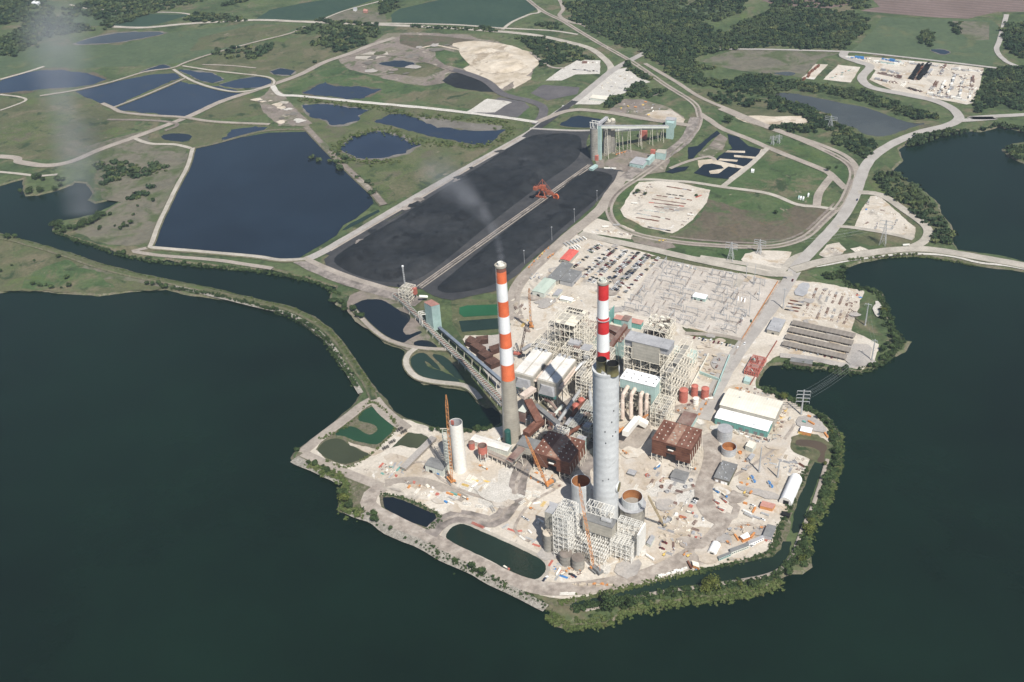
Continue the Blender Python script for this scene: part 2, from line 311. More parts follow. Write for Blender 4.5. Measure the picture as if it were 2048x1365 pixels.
def cr(pts, step):
    """Catmull-Rom through points, resampled"""
    out = []; n = len(pts)
    for i in range(n-1):
        p0, p1, p2, p3 = pts[max(i-1, 0)], pts[i], pts[i+1], pts[min(i+2, n-1)]; k = max(1, int((p2-p1).length/step))
        for j in range(k):
            t = j/k; out.append(.5*((2*p1)+(p2-p0)*t+(2*p0-5*p1+4*p2-p3)*t*t+(3*p1-p0-3*p2+p3)*t**3))
    out.append(pts[-1]); return out
def ribbon(name, px, w, m, raise_=0.0, amp=.12, kind='structure', wp=None):
    ZS[0] += .004; z = ZS[0]; pts = cr([P(x, y, 0) for x, y in px], 7)
    vs, fs = [], []; sh = .5+raise_*1.8; sd = len(TRI_V)*.11
    for i, p in enumerate(pts):
        d = (pts[min(i+1, len(pts)-1)]-pts[max(i-1, 0)]); nr = Vector((-d.y, d.x, 0)).normalized()
        h1 = w/2*(1+amp*noise.noise(Vector((i*.35, sd, 0)))); h2 = w/2*(1+amp*noise.noise(Vector((i*.35, sd, 9))))
        for o, zz in ((h1+sh, z-.02), (h1, z+.05+raise_), (-h2, z+.05+raise_), (-h2-sh, z-.02)):
            q = p+nr*o; vs.append((q.x, q.y, zz))
    for i in range(len(pts)-1):
        for k in range(3): fs.append((4*i+k, 4*i+k+1, 4*i+5+k, 4*i+4+k))
    ZS[0] += .0; addtris(vs, fs)
    me = bpy.data.meshes.new(name); me.from_pydata(vs, [], fs); me.materials.append(m); me.update()
    if raise_ > .4:
        me.materials.append(BANK); me.polygons.foreach_set('material_index', [0 if i % 3 == 1 else 1 for i in range(len(me.polygons))])
    if me.polygons and me.polygons[1].normal.z < 0: me.flip_normals()
    o = bpy.data.objects.new(name, me); COL.objects.link(o); o['kind'] = kind; return o

# ------------------------------------------------ lake, land, fields
def flat(name, pts, z, m):
    me = bpy.data.meshes.new(name); me.from_pydata([(a, b, z) for a, b in pts], [], [tuple(range(len(pts)))]); me.materials.append(m); me.update()
    if me.polygons[0].normal.z < 0: me.flip_normals()
    o = bpy.data.objects.new(name, me); COL.objects.link(o); o['kind'] = 'structure'; return o
flat('water', [(-6000, -3000), (6000, -3000), (6000, 9000), (-6000, 9000)], -1.8, LAKE)
def land(name, px, m, amp=1.4):
    ZS[0] += .006; z = ZS[0]
    pts = [P(x, y, -1.8) for x, y in px]
    ok = fractal(pts, 5, amp, seed=3.3); pts = [Vector((p.x, p.y, 0)) for p in ok]; n = len(pts)
    area = sum(pts[i].x*pts[(i+1) % n].y-pts[(i+1) % n].x*pts[i].y for i in range(n)); sg = 1 if area > 0 else -1
    ins = []
    for i, p in enumerate(pts):
        d = (pts[(i+2) % n]-pts[(i-2) % n]); nr = Vector((-d.y, d.x, 0)).normalized()*sg
        ins.append(p+nr*(3.2+1.2*noise.noise(p*.05)))
    v, f = poly_mesh(ins); vs = [(a, b, z) for a, b in v]; addtris(vs, f)
    me = bpy.data.meshes.new(name); me.from_pydata(vs, [], f); me.materials.append(m); me.update()
    if me.polygons[0].normal.z < 0: me.flip_normals()
    o = bpy.data.objects.new(name, me); COL.objects.link(o); o['kind'] = 'structure'
    sv, sf = [], []                                   # sloping bank down under the water
    for i in range(n):
        q = pts[i]; a = ins[i]; sv += [(a.x, a.y, z-.004), (q.x, q.y, -1.7), (2*q.x-a.x, 2*q.y-a.y, -3.4)]
    for i in range(n):
        j = (i+1) % n; sf += [(3*i, 3*i+1, 3*j+1, 3*j), (3*i+1, 3*i+2, 3*j+2, 3*j+1)]
    me = bpy.data.meshes.new('shore_bank'); me.from_pydata(sv, [], sf); me.materials.append(BANK); me.update()
    o = bpy.data.objects.new('shore_bank', me); COL.objects.link(o); o['kind'] = 'structure'
MAIN = [(-2600,-430),(-2600,420),(-700,410),(-300,392),(0,373),(25,365),(46,360),(46,383),(50,393),(75,392),(100,386),(125,378),(145,371),(150,366),(172,368),(185,388),(175,401),(190,408),(225,400),(238,405),(217,416),(190,428),(160,436),(130,441),(107,446),(104,461),(112,468),(132,473),(175,486),(212,497),(250,511),(287,518),(322,525),(333,520),(375,527),(425,533),(462,540),(512,540),(547,541),(587,553),(612,558),(637,566),(672,575),(662,586),(660,596),(669,608),(687,618),(707,628),(724,645),(752,668),(765,683),(784,693),(809,703),(809,715),(807,730),(816,746),(831,762),(847,771),(860,770),(882,774),(911,778),(933,783),(942,788),(951,802),(962,812),(972,817),(985,815),(1000,826),(1003,846),(990,853),(970,858),(948,860),(904,856),(882,856),(860,853),(846,847),(816,838),(787,821),(777,807),(762,788),(750,774),(728,743),(706,714),(684,681),(662,656),(624,631),(575,611),(512,597),(425,576),(350,561),(275,546),(200,526),(125,501),(62,483),(0,466),(-200,440),(-700,440),(-2600,450),(-2600,640),(-700,625),(-300,600),(0,587),(25,582),(75,583),(125,588),(200,593),(237,588),(287,582),(332,580),(375,591),(412,596),(462,603),(512,616),(550,623),(587,638),(624,663),(648,681),(665,698),(674,714),(686,734),(700,758),(714,780),(720,791),(706,809),(684,829),(654,856),(626,877),(593,900),(581,916),(585,925),(623,941),(656,953),(680,961),(688,973),(684,990),(680,1003),(676,1023),(693,1028),(726,1036),(751,1048),(776,1066),(810,1080),(833,1087),(870,1108),(900,1124),(939,1141),(968,1157),(1002,1175),(1037,1190),(1066,1206),(1086,1218),(1100,1223),(1100,1241),(1111,1253),(1135,1259),(1164,1255),(1213,1251),(1233,1239),(1248,1231),(1272,1220),(1300,1209),(1349,1209),(1378,1198),(1427,1199),(1476,1194),(1525,1185),(1552,1172),(1552,1160),(1584,1149),(1605,1149),(1625,1135),(1621,1110),(1617,1078),(1619,1059),(1629,1043),(1649,1016),(1656,992),(1674,962),(1681,933),(1685,897),(1683,875),(1674,858),(1650,830),(1619,816),(1595,803),(1577,792),(1548,781),(1517,772),(1519,761),(1530,742),(1541,732),(1572,732),(1603,736),(1650,740),(1689,744),(1720,747),(1745,740),(1765,730),(1785,715),(1810,705),(1824,684),(1805,682),(1790,660),(1775,640),(1768,600),(1766,588),(1751,578),(1711,576),(1686,566),(1676,551),(1681,541),(1723,526),(1786,514),(1836,514),(1898,520),(1961,534),(2048,545),(2300,604),(3900,1000),(3900,860),(2300,535),(2048,523),(1998,511),(1916,501),(1906,481),(1903,451),(1881,428),(1881,411),(1853,386),(1798,356),(1786,341),(1806,322),(1798,300),(1823,282),(1873,265),(1911,262),(1961,265),(1998,255),(2048,265),(2400,262),(3900,300),(3900,-430)]
land('ground', MAIN, GRASS)
land('island', [(2003,300),(2023,288),(2048,285),(2150,292),(2180,318),(2120,345),(2048,328),(2018,315)], GRASS)
E_ = sheet
E_('far_field', [(-2500,-425),(3800,-425),(3500,60),(2048,20),(1700,-5),(1100,-12),(512,-5),(0,0),(-1400,40),(-2500,60)], GRASSF, 3)
E_('field', [(120,30),(140,12),(380,28),(260,40),(228,52),(180,52),(110,42)], PASTURE, 2)
E_('field', [(225,52),(262,30),(300,28),(382,30),(330,45),(290,54)], CROP, 2)
E_('field', [(512,38),(540,20),(610,6),(700,-8),(770,-8),(690,20),(632,40),(560,42)], CROP, 2)
E_('field', [(782,30),(800,18),(870,2),(900,-6),(1048,-6),(1078,18),(1062,24),(1046,34),(1014,50),(1000,57),(920,50),(782,46)], CROP, 2)
E_('field', [(640,40),(700,20),(770,24),(775,44),(700,46)], DRYF, 2)
E_('field', [(0,110),(100,92),(150,92),(250,90),(340,66),(512,46),(612,52),(520,85),(430,107),(365,125),(290,132),(150,138),(82,136),(0,155),(-200,170),(-200,120)], PASTURE, 2)
E_('field', [(470,58),(512,48),(604,52),(560,72),(512,82),(440,98),(380,102),(400,76)], OLIVE, 2)
E_('field', [(-200,205),(0,196),(60,196),(150,192),(215,222),(275,238),(262,262),(180,290),(130,320),(60,318),(0,305),(-200,300)], OLIVE, 3)
E_('field', [(0,262),(60,240),(110,225),(150,230),(120,265),(60,285),(0,295)], YGRASS, 4)
E_('field', [(155,300),(200,285),(290,262),(300,285),(370,295),(375,320),(350,370),(320,440),(290,495),(215,490),(150,465),(200,430),(240,405),(205,398),(190,330)], DRYF, 4)
E_('field', [(300,285),(330,262),(400,240),(512,248),(555,255),(430,290),(380,296)], OLIVE, 2)
E_('field', [(430,205),(500,187),(520,205),(530,228),(470,240),(400,236)], OLIVE, 2)
E_('field', [(380,128),(440,105),(520,95),(560,78),(640,72),(760,70),(700,105),(650,125),(600,148),(520,150),(400,134)], OLIVE, 3)
E_('field', [(-300,500),(0,480),(80,490),(180,530),(260,560),(350,575),(330,578),(240,585),(120,585),(0,583),(-300,590)], OLIVE, 4)
E_('field', [(180,522),(270,550),(360,568),(420,585),(330,575),(270,562),(200,560),(150,545)], DRYF, 3)
E_('field', [(60,545),(130,520),(200,545),(230,575),(140,583),(40,578)], GREEN, 4)
E_('field', [(1470,-20),(1560,-22),(1690,-16),(1702,8),(1660,17),(1600,14),(1550,11)], PLOW, 2)
E_('field', [(1735,-8),(1820,-40),(2300,-40),(2300,40),(2048,24),(1996,24),(1935,38),(1850,34),(1720,22),(1760,14)], PLOW, 2)
E_('field', [(1700,108),(1745,60),(1762,34),(1850,38),(1985,42),(2000,60),(1985,132),(1900,126),(1740,108)], PASTURE, 3)
E_('field', [(1905,42),(1980,45),(1978,80),(1940,82),(1912,62)], DRYF, 2)
E_('field', [(1395,122),(1470,100),(1536,99),(1600,102),(1680,106),(1642,118),(1605,155),(1540,150),(1475,140)], DRYF, 3)
E_('field', [(1460,75),(1510,40),(1540,40),(1540,75)], PASTURE, 2)
E_('field', [(1190,22),(1300,12),(1480,8),(1460,30),(1380,28),(1300,25)], PASTURE, 2)
E_('field', [(1380,178),(1430,180),(1530,205),(1640,230),(1655,262),(1560,235),(1490,232),(1430,215)], OLIVE, 3)
E_('field', [(620,150),(700,128),(850,180),(1000,200),(1060,215),(1060,235),(900,218),(700,200),(600,188),(565,178)], GREEN, 3)
E_('field', [(800,190),(880,178),(960,190),(985,205),(940,218),(860,208)], OLIVE, 2)
E_('field', [(600,195),(700,204),(900,226),(1024,240),(1060,250),(1040,268),(960,318),(780,410),(760,390),(680,310),(625,260)], YGRASS, 4)
E_('field', [(900,290),(990,290),(930,330),(830,385),(790,400),(780,370),(850,320)], OLIVE, 3)
E_('field', [(1421,380),(1536,392),(1640,414),(1664,424),(1640,455),(1590,484),(1500,490),(1400,484),(1350,474),(1386,446),(1414,408)], BROWN, 3)
E_('field', [(1350,368),(1440,378),(1536,390),(1600,410),(1560,425),(1480,420),(1421,400),(1340,372)], GREEN, 3)
E_('field', [(1446,372),(1490,345),(1538,302),(1645,345),(1652,362),(1630,408),(1560,395)], GREEN, 3)
E_('field', [(1450,262),(1536,292),(1650,338),(1690,370),(1702,340),(1640,300),(1560,270),(1470,240),(1430,225)], GREEN, 3)
E_('field', [(1290,462),(1240,430),(1250,408),(1290,365),(1245,385),(1228,405),(1230,440)], GREEN, 2)
E_('field', [(1250,480),(1340,490),(1500,500),(1585,500),(1545,535),(1490,540),(1400,520),(1300,500)], GREEN, 2)
E_('field', [(1640,560),(1600,545),(1690,530),(1676,548),(1686,564)], GREEN, 1)
E_('field', [(1690,475),(1720,462),(1820,478),(1830,490),(1740,492)], OLIVE, 2)
E_('field', [(1770,330),(1840,380),(1880,425),(1905,490),(1850,485),(1860,460),(1810,420),(1745,375),(1735,355)], OLIVE, 3)
E_('field', [(903,598),(1016,600),(1022,660),(960,672),(925,678),(905,650)], OLIVE, 1)
E_('mudflat', [(812,232),(860,235),(960,248),(1010,252),(1000,262),(930,264),(870,262),(830,245)], MUD, 4)
E_('disturbed_ground', [(672,118),(712,100),(762,76),(775,67),(830,66),(937,70),(955,78),(990,82),(1024,95),(1080,120),(1060,155),(1010,185),(960,178),(900,165),(849,172),(812,168),(762,155),(700,140)], SOIL, 3)
E_('disturbed_ground', [(512,200),(530,190),(544,172),(564,185),(617,250),(590,254),(557,250),(527,225)], SOIL, 2)
E_('grass_field', [(800,70),(870,72),(950,80),(890,95),(840,98),(800,88)], BROWN, 2)
E_('grass_field', [(870,98),(930,108),(948,122),(925,138),(890,130),(872,115)], GREEN, 2)
E_('grass_field', [(800,128),(850,125),(890,140),(850,155),(800,150),(770,146)], OLIVE, 2)
E_('sand_heap', [(897,89),(937,82),(987,85),(1024,92),(1061,105),(1080,125),(1061,148),(1024,165),(1000,182),(974,162),(922,142),(945,125),(937,107)], SAND, 3, rnd=1)
E_('sand_heap', [(1024,180),(1026,163),(1049,152),(1068,155),(1039,172)], SAND, 2, rnd=1)
E_('sand', [(1470,235),(1500,232),(1560,233),(1620,234),(1627,243),(1590,252),(1560,250),(1510,250)], SAND, 3)
E_('sand', [(712,112),(740,104),(775,104),(778,112),(745,120),(710,118)], LROAD, 2)
E_('coal_ash', [(1061,187),(1086,170),(1159,175),(1154,189),(1120,196),(1094,202)], PURPLE, 1.5)
E_('coal_ash', [(884,162),(902,147),(937,145),(974,160),(999,185),(962,184),(912,176)], COAL, 2)
E_('coal_ash', [(935,225),(965,208),(1000,195),(1050,205),(1060,215),(1035,235)], PURPLE, 1.5)
E_('gravel_yard', [(930,225),(975,198),(1024,205),(990,225)], WHITEG, 2)
# ponds
for nm, w, px in (
 ('pond', NAVY, [(-200,160),(0,164),(25,152),(82,141),(120,140),(175,147),(212,160),(185,170),(150,175),(87,179),(0,187),(-200,192)]),
 ('pond', NAVY, [(150,184),(212,167),(275,155),(312,149),(350,147),(362,155),(325,175),(275,192),(230,214),(200,207),(175,197)]),
 ('pond', NAVY, [(232,217),(300,187),(355,162),(390,170),(425,172),(492,185),(450,202),(400,222),(370,235),(300,227),(245,222)]),
 ('pond', NAVY, [(275,147),(300,137),(325,130),(342,135),(300,145)]),
 ('pond', NAVY, [(357,140),(425,147),(450,160),(425,167),(390,157)]),
 ('pond', NAVY, [(437,170),(475,160),(512,154),(529,155),(544,162),(539,172),(512,176),(475,177)]),
 ('pond', NAVY, [(604,186),(632,172),(652,164),(667,172),(724,175),(764,179),(729,197),(687,197),(637,192)]),
 ('pond', NAVY, [(604,210),(662,210),(712,217),(737,222),(714,232),(717,242),(687,250),(664,251),(652,241),(619,234)]),
 ('pond', NAVY, [(749,244),(779,229),(809,229),(844,242),(874,257),(937,262),(1012,260),(984,285),(957,293),(912,282),(837,267),(799,257)]),
 ('pond', NAVY, [(679,295),(712,270),(762,264),(799,272),(842,290),(812,307),(762,317),(712,317),(692,307)]),
 ('pond', NAVY, [(539,144),(562,137),(592,142),(582,152),(549,150)]),
 ('pond', DKW, [(320,272),(350,267),(387,270),(375,285),(332,282)]),
 ('pond', NAVY, [(445,280),(462,260),(512,252),(537,255),(527,262),(512,266),(475,274)]),
 ('pond', SILTW, [(140,90),(187,75),(250,64),(337,65),(300,75),(225,87)]),
 ('pond', NAVY, [(1114,250),(1149,231),(1184,236),(1209,242),(1220,255),(1179,257),(1136,255)]),
 ('pond', DKW, [(754,127),(799,120),(834,127),(812,136),(767,132)]),
 ('pond', SILTW, [(1536,186),(1586,186),(1636,197),(1686,207),(1748,220),(1786,237),(1823,247),(1858,247),(1821,257),(1786,270),(1761,275),(1726,270),(1711,255),(1681,250),(1666,237),(1643,222),(1598,210),(1561,197),(1536,192)]),
 ('pond', NAVY, [(1631,70),(1651,66),(1666,72),(1648,77)]), ('pond', NAVY, [(1856,100),(1886,99),(1903,105),(1886,111)]),
 ('pond', SILTW, [(1541,147),(1573,144),(1593,147),(1581,154)]), ('pond', NAVY, [(1279,187),(1299,182),(1319,187),(1299,194)]),
 ('pond', SILTW, [(1952,150),(1965,150),(1958,170),(1950,168)])):
    cx_ = sum(p[0] for p in px)/len(px); cy_ = sum(p[1] for p in px)/len(px)
    E_('marsh', [(cx_+(x-cx_)*1.09, cy_+(y-cy_)*1.16) for x, y in px], random.choice((MUD, OLIVE, BROWN, YGRASS)), 6, rnd=1); big = w is NAVY and cx_ < 1050; E_(nm, px, NAVYW if big and cy_ > 150 else w, 5 if big and cy_ > 180 else 2.5, seg=7 if big else None, rnd=0 if big else 1)
E_('pond', [(386,300),(425,290),(475,277),(537,266),(612,264),(624,277),(662,312),(687,335),(727,378),(744,396),(748,407),(737,418),(712,438),(687,451),(674,471),(642,491),(612,508),(600,516),(570,519),(512,513),(400,503),(310,495),(307,486),(322,451),(340,413),(355,378),(375,332),(385,307)], NAVY, .8)
E_('pond', [(683,462),(700,448),(757,420),(760,424),(720,446),(692,460)], TEALW, .5)
E_('coal_fines', [(690,618),(700,592),(728,578),(800,606),(850,655),(870,690),(830,705),(812,700),(770,682),(720,650)], SOIL, 1.5)
E_('pond', [(703,612),(729,599),(759,599),(776,606),(802,623),(820,631),(821,641),(812,651),(805,662),(814,672),(839,662),(846,666),(817,680),(807,687),(794,686),(782,683),(759,669),(729,640)], DKW, 1, rnd=1)
E_('pond', [(826,686),(839,681),(858,682),(876,694),(868,697),(832,696)], DKW, .6, rnd=1)
E_('pond', [(822,716),(835,707),(850,706),(866,722),(880,738),(882,742),(868,736),(858,726),(848,722),(856,736),(895,746),(925,765),(900,765),(870,762),(845,757),(830,745),(821,730)], TEALW, .8, rnd=1)
E_('pond', [(862,708),(885,712),(900,722),(915,738),(925,755),(930,762),(912,758),(895,743),(878,726)], TEALW, .8, rnd=1)
# main gravel platform of the plant
E_('gravel_yard', [(596,905),(626,918),(660,932),(700,950),(735,962),(742,985),(733,1012),(762,1040),(830,1072),(890,1102),(950,1132),(1050,1176),(1080,1192),(1150,1200),(1230,1180),(1300,1166),(1400,1140),(1480,1122),(1532,1106),(1545,1085),(1556,1052),(1572,1030),(1590,985),(1612,938),(1622,916),(1600,906),(1580,895),(1580,875),(1610,866),(1636,870),(1655,888),(1658,862),(1632,832),(1604,815),(1580,800),(1540,785),(1512,777),(1512,760),(1526,735),(1545,718),(1560,712),(1620,724),(1690,736),(1725,740),(1748,722),(1758,690),(1740,680),(1702,662),(1728,583),(1640,566),(1600,562),(1560,562),(1318,514),(1185,478),(1150,468),(1120,492),(1060,545),(1035,570),(1020,600),(1022,650),(1010,672),(930,672),(925,680),(960,730),(1000,790),(1010,830),(1005,852),(960,862),(860,856),(845,850),(806,838),(800,850),(770,882),(745,893),(690,872),(640,880)], GRAVEL, 1.2)
for px in ([(1000,930),(1060,950),(1040,1010),(985,1020),(950,1002),(985,985)], [(1300,960),(1400,965),(1415,1010),(1340,1010),(1290,990)], [(930,960),(1000,962),(1000,985),(945,1000),(905,985)]):
    E_('gravel_yard', px, WHITEG, 2, rnd=1)
for px in ([(1000,1020),(1095,1035),(1100,1070),(1060,1085),(1005,1060),(985,1040)], [(1060,1088),(1095,1095),(1140,1125),(1140,1150),(1110,1160),(1095,1120)], [(1240,900),(1300,905),(1330,940),(1300,985),(1250,975)], [(1400,690),(1460,705),(1440,770),(1390,760)], [(1475,930),(1560,925),(1560,1000),(1480,985)], [(1300,1040),(1420,1060),(1500,1040),(1560,1060),(1500,1110),(1350,1140),(1290,1120)],
   [(1440,880),(1560,850),(1600,830),(1560,930),(1500,960)], [(760,900),(850,930),(900,945),(860,990),(790,965)]):
    E_('gravel_yard', px, YARD, 2.5, rnd=1)
E_('scrub', [(596,905),(626,920),(660,936),(700,955),(738,966),(740,990),(728,1014),(760,1046),(840,1086),(950,1142),(1050,1186),(1080,1200),(1120,1204),(1300,1168),(1300,1180),(1180,1200),(1140,1215),(1110,1214),(1040,1192),(940,1142),(833,1088),(726,1036),(684,1024),(690,985),(688,970),(623,938),(590,918)], BANK, 1.5)
E_('scrub', [(1130,1205),(1300,1168),(1400,1142),(1480,1124),(1534,1106),(1548,1085),(1558,1050),(1575,1024),(1586,1026),(1580,1062),(1565,1090),(1560,1108),(1476,1134),(1398,1150),(1339,1162),(1213,1198),(1154,1210)], BANK, 1.5)
E_('scrub', [(1578,1020),(1612,936),(1630,920),(1642,926),(1625,960),(1604,1030)], BANK, 1)
E_('canal_water', [(1144,1208),(1154,1204),(1213,1192),(1300,1169),(1339,1157),(1398,1144),(1476,1128),(1545,1114),(1562,1100),(1566,1084),(1582,1084),(1580,1104),(1570,1123),(1556,1136),(1535,1150),(1496,1157),(1437,1164),(1359,1174),(1300,1186),(1203,1211),(1164,1218),(1140,1217)], CANALW, .8)
E_('canal_water', [(1582,1060),(1590,1021),(1605,984),(1620,942),(1632,922),(1646,928),(1646,938),(1634,962),(1628,984),(1615,1018),(1608,1043),(1603,1066),(1586,1068)], CANALW, .8)
E_('scrub', [(1580,885),(1592,873),(1620,870),(1655,880),(1664,905),(1655,930),(1630,926),(1612,916),(1590,908),(1580,898)], OLIVE, 1, rnd=1)
E_('pond', [(1592,880),(1615,880),(1640,884),(1656,894),(1650,912),(1648,928),(1632,924),(1642,905),(1625,896),(1600,893),(1590,890)], BRNW, 1.2, rnd=1)
E_('scrub', [(632,900),(645,880),(668,868),(690,852),(712,833),(728,818),(748,808),(768,826),(798,854),(782,874),(760,895),(745,912),(720,924),(694,934),(655,920)], BANK, 1)
E_('pond', [(634,900),(647,885),(666,877),(686,880),(696,890),(726,905),(741,908),(723,920),(696,930),(676,927),(653,917),(640,908)], OLVW, .8, rnd=1)
E_('pond', [(668,872),(682,857),(699,853),(714,856),(728,867),(741,871),(756,862),(752,852),(736,847),(718,843),(716,834),(728,821),(746,813),(761,828),(780,843),(793,856),(777,872),(758,890),(741,890),(710,883),(698,878),(686,873)], GRNW, .8, rnd=1)
E_('gravel_spit', [(705,888),(745,898),(770,902),(745,914),(728,904),(700,892),(696,884)], YARD, 1)
E_('pond', [(778,900),(800,880),(816,866),(843,868),(858,877),(834,898),(801,892)], OLVW, 1)
E_('coal_fines', [(736,1006),(752,1014),(812,1044),(860,1066),(858,1076),(812,1056),(744,1022)], COALL, 1.5)
E_('scrub', [(758,992),(775,988),(815,998),(850,1014),(876,1024),(882,1044),(862,1060),(845,1060),(790,1038),(764,1022)], BANK, 1)
E_('pond', [(766,996),(786,995),(810,1003),(843,1018),(869,1028),(874,1041),(866,1051),(851,1055),(826,1048),(793,1031),(770,1018)], DKW, .6)
E_('concrete_lining', [(880,1073),(893,1052),(915,1043),(932,1043),(1004,1074),(1050,1096),(1086,1114),(1101,1128),(1101,1147),(1086,1164),(1064,1169),(1036,1160),(974,1129),(924,1104),(890,1088)], LROAD, .4, rnd=1)
E_('basin_water', [(890,1073),(902,1056),(918,1049),(930,1049),(1000,1080),(1046,1101),(1080,1118),(1092,1130),(1092,1143),(1080,1157),(1065,1161),(1040,1153),(980,1122),(930,1098),(898,1084)], GRNW if 0 else water('basin_dark_water', (.012,.024,.014)), .4, rnd=1)
E_('pond', [(919,616),(934,612),(1014,609),(1016,630),(928,635),(919,629)], water('algae_pond_water', (.020, .105, .040)), .2)
E_('pond', [(918,643),(1014,636),(1016,657),(924,665)], TEALW, .2)
E_('gravel_yard', [(930,678),(1010,668),(1030,720),(1000,790),(965,735)], GRAVELG, 1)
# other yards
for m, px in ((GRAVEL, [(1240,420),(1262,385),(1278,365),(1344,363),(1421,381),(1414,406),(1386,441),(1356,463),(1344,468),(1286,455),(1248,434)]),
 (GRAVEL, [(1686,112),(1743,115),(1911,130),(1968,137),(1958,175),(1946,207),(1933,210),(1801,185),(1786,182),(1738,160),(1751,142),(1741,132),(1721,125)]),
 (GRAVEL, [(1603,157),(1631,129),(1656,130),(1628,160)]), (GRAVEL, [(1646,160),(1676,130),(1721,135),(1701,166)]),
 (GRAVEL, [(1741,393),(1758,392),(1831,456),(1829,477),(1708,455),(1718,433)]), (GRAVEL, [(1638,511),(1653,491),(1678,486),(1693,501),(1676,514),(1648,516)]),
 (GRAVEL, [(1482,520),(1490,508),(1515,503),(1560,503),(1583,505),(1575,530),(1560,545),(1525,542),(1495,535)]),
 (WHITEG, [(1091,162),(1129,135),(1156,120),(1201,122),(1201,135),(1199,149),(1151,150),(1124,162)]),
 (WHITEG, [(1150,210),(1184,178),(1229,140),(1254,136),(1274,155),(1301,165),(1264,175),(1249,187),(1214,200),(1199,210)]),
 (SOIL, [(1210,226),(1249,199),(1286,200),(1336,215),(1369,235),(1369,249),(1274,240)]), (YARD, [(1290,230),(1310,222),(1345,222),(1371,240),(1365,250),(1320,245)]),
 (GRAVEL, [(1165,450),(1195,438),(1240,450),(1270,462),(1262,480),(1200,470),(1170,470)]),
 (GRAVEL, [(1700,498),(1720,494),(1742,503),(1715,509)]),
 (SOIL, [(1262,474),(1340,484),(1352,496),(1330,500),(1268,486)]),
 (YARD, [(1418,350),(1445,330),(1500,300),(1530,300),(1500,330),(1462,360),(1440,352),(1410,348)]),
 (SAND, [(1395,322),(1430,318),(1490,336),(1480,346),(1455,358),(1415,346),(1400,340)]),
 (SOIL, [(1395,312),(1420,290),(1440,268),(1455,278),(1445,300),(1420,318)]),
 (mat('switchyard_gravel', [(.42,.375,.325),(.52,.475,.425)], scale=.05, s2=(.5,.85,1.1)), [(1318,518),(1556,564),(1483,680),(1240,622)]),
 (SOIL, [(1190,212+100),(1215,308),(1260,300),(1300,310),(1340,320),(1330,345),(1260,355),(1195,342)])):
    E_('gravel_yard', px, m, 1.2)
for w, px in ((DKW, [(1376,296),(1395,293),(1434,262),(1440,268),(1422,281),(1397,306),(1387,318),(1376,319)]),
 (DKW, [(1455,269),(1477,275),(1497,293),(1522,300),(1514,318),(1487,334),(1430,321),(1446,308),(1465,298),(1457,287)]),
 (DKW, [(1387,347),(1407,330),(1424,328),(1442,332),(1448,338),(1418,343),(1420,349),(1437,348),(1457,334),(1483,338),(1455,359),(1418,355)]),
 (DKW, [(1330,345),(1352,336),(1378,334),(1370,342),(1345,348)])):
    E_('pond', px, w, .8)
for px in ([(1455,302),(1490,303),(1490,307),(1450,306)], [(1468,311),(1512,315),(1510,319),(1468,315)], [(1440,318),(1476,321),(1474,325),(1436,322)]):
    E_('sand_bar', px, SAND, .5)
for px in ([(1560,562),(1483,680),(1500,690),(1515,668),(1572,572)], [(1364,655),(1480,680),(1480,694),(1380,672)], [(1244,521),(1320,512),(1400,528),(1480,545),(1478,548),(1400,534),(1320,519)]):
    E_('grass_verge', px, OLIVE, .6)
# coal yard: two heaped fields of coal with a rail line between
E_('coal_yard', [(648,520),(668,505),(700,486),(780,440),(860,388),(930,345),(1000,301),(1052,268),(1075,261),(1182,261),(1172,290),(1190,335),(1246,343),(1247,358),(1230,370),(1221,380),(1199,400),(1186,414),(1149,447),(1099,492),(1049,534),(1024,558),(994,582),(937,594),(905,602),(882,598),(862,590),(845,580),(832,578),(800,576),(760,572),(720,562),(680,546),(652,532)], COALL, 1.5)
def mound(px, h, name, m, soft=14., z0=None, rough=.6):
    """heaped pile: rises from its edge to a flat, uneven top"""
    z0 = ZS[0]+.03 if z0 is None else z0; pts = [P(x, y, 0) for x, y in px]; pts = chaikin(pts, 2); n = len(pts)
    from mathutils.geometry import intersect_point_line
    xs = [p.x for p in pts]; ys = [p.y for p in pts]; st = max(3.0, (max(xs)-min(xs)+max(ys)-min(ys))/150)
    A = np.array([(p.x, p.y) for p in pts]); B = np.roll(A, -1, 0)
    def dist(q):
        d = B-A; t = np.clip(((q-A)*d).sum(1)/((d*d).sum(1)+1e-9), 0, 1); return np.sqrt((((A+d*t[:, None])-q)**2).sum(1)).min()
    def inside(q):
        c = ((A[:, 1] > q[1]) != (B[:, 1] > q[1])) & (q[0] < (B[:, 0]-A[:, 0])*(q[1]-A[:, 1])/(B[:, 1]-A[:, 1]+1e-12)+A[:, 0]); return c.sum() % 2 == 1
    V2 = [Vector((p.x, p.y)) for p in pts]
    x = min(xs)
    while x < max(xs):
        y = min(ys)
        while y < max(ys):
            q = np.array([x+random.uniform(-.3, .3)*st, y+random.uniform(-.3, .3)*st])
            if inside(q) and dist(q) > st*.4: V2.append(Vector(q))
            y += st
        x += st
    r = delaunay_2d_cdt(V2, [], [list(range(n))], 1, 1e-4); vs = []
    for v in r[0]:
        d = dist(np.array([v.x, v.y])); t = min(1, d/soft); t = t*t*(3-2*t) if d > .05 else 0
        vs.append((v.x, v.y, z0-.02+t*(h+rough*h*noise.noise(Vector((v.x, v.y, 0))*.03)+.25*h*noise.noise(Vector((v.x, v.y, 4))*.12))))
    addtris(vs, [tuple(f) for f in r[2]])
    me = bpy.data.meshes.new(name); me.from_pydata(vs, [], [tuple(f) for f in r[2]]); me.materials.append(m); me.polygons.foreach_set('use_smooth', [True]*len(me.polygons)); me.update()
    if sum(p.normal.z for p in me.polygons) < 0: me.flip_normals()
    o = bpy.data.objects.new(name, me); COL.objects.link(o); return o
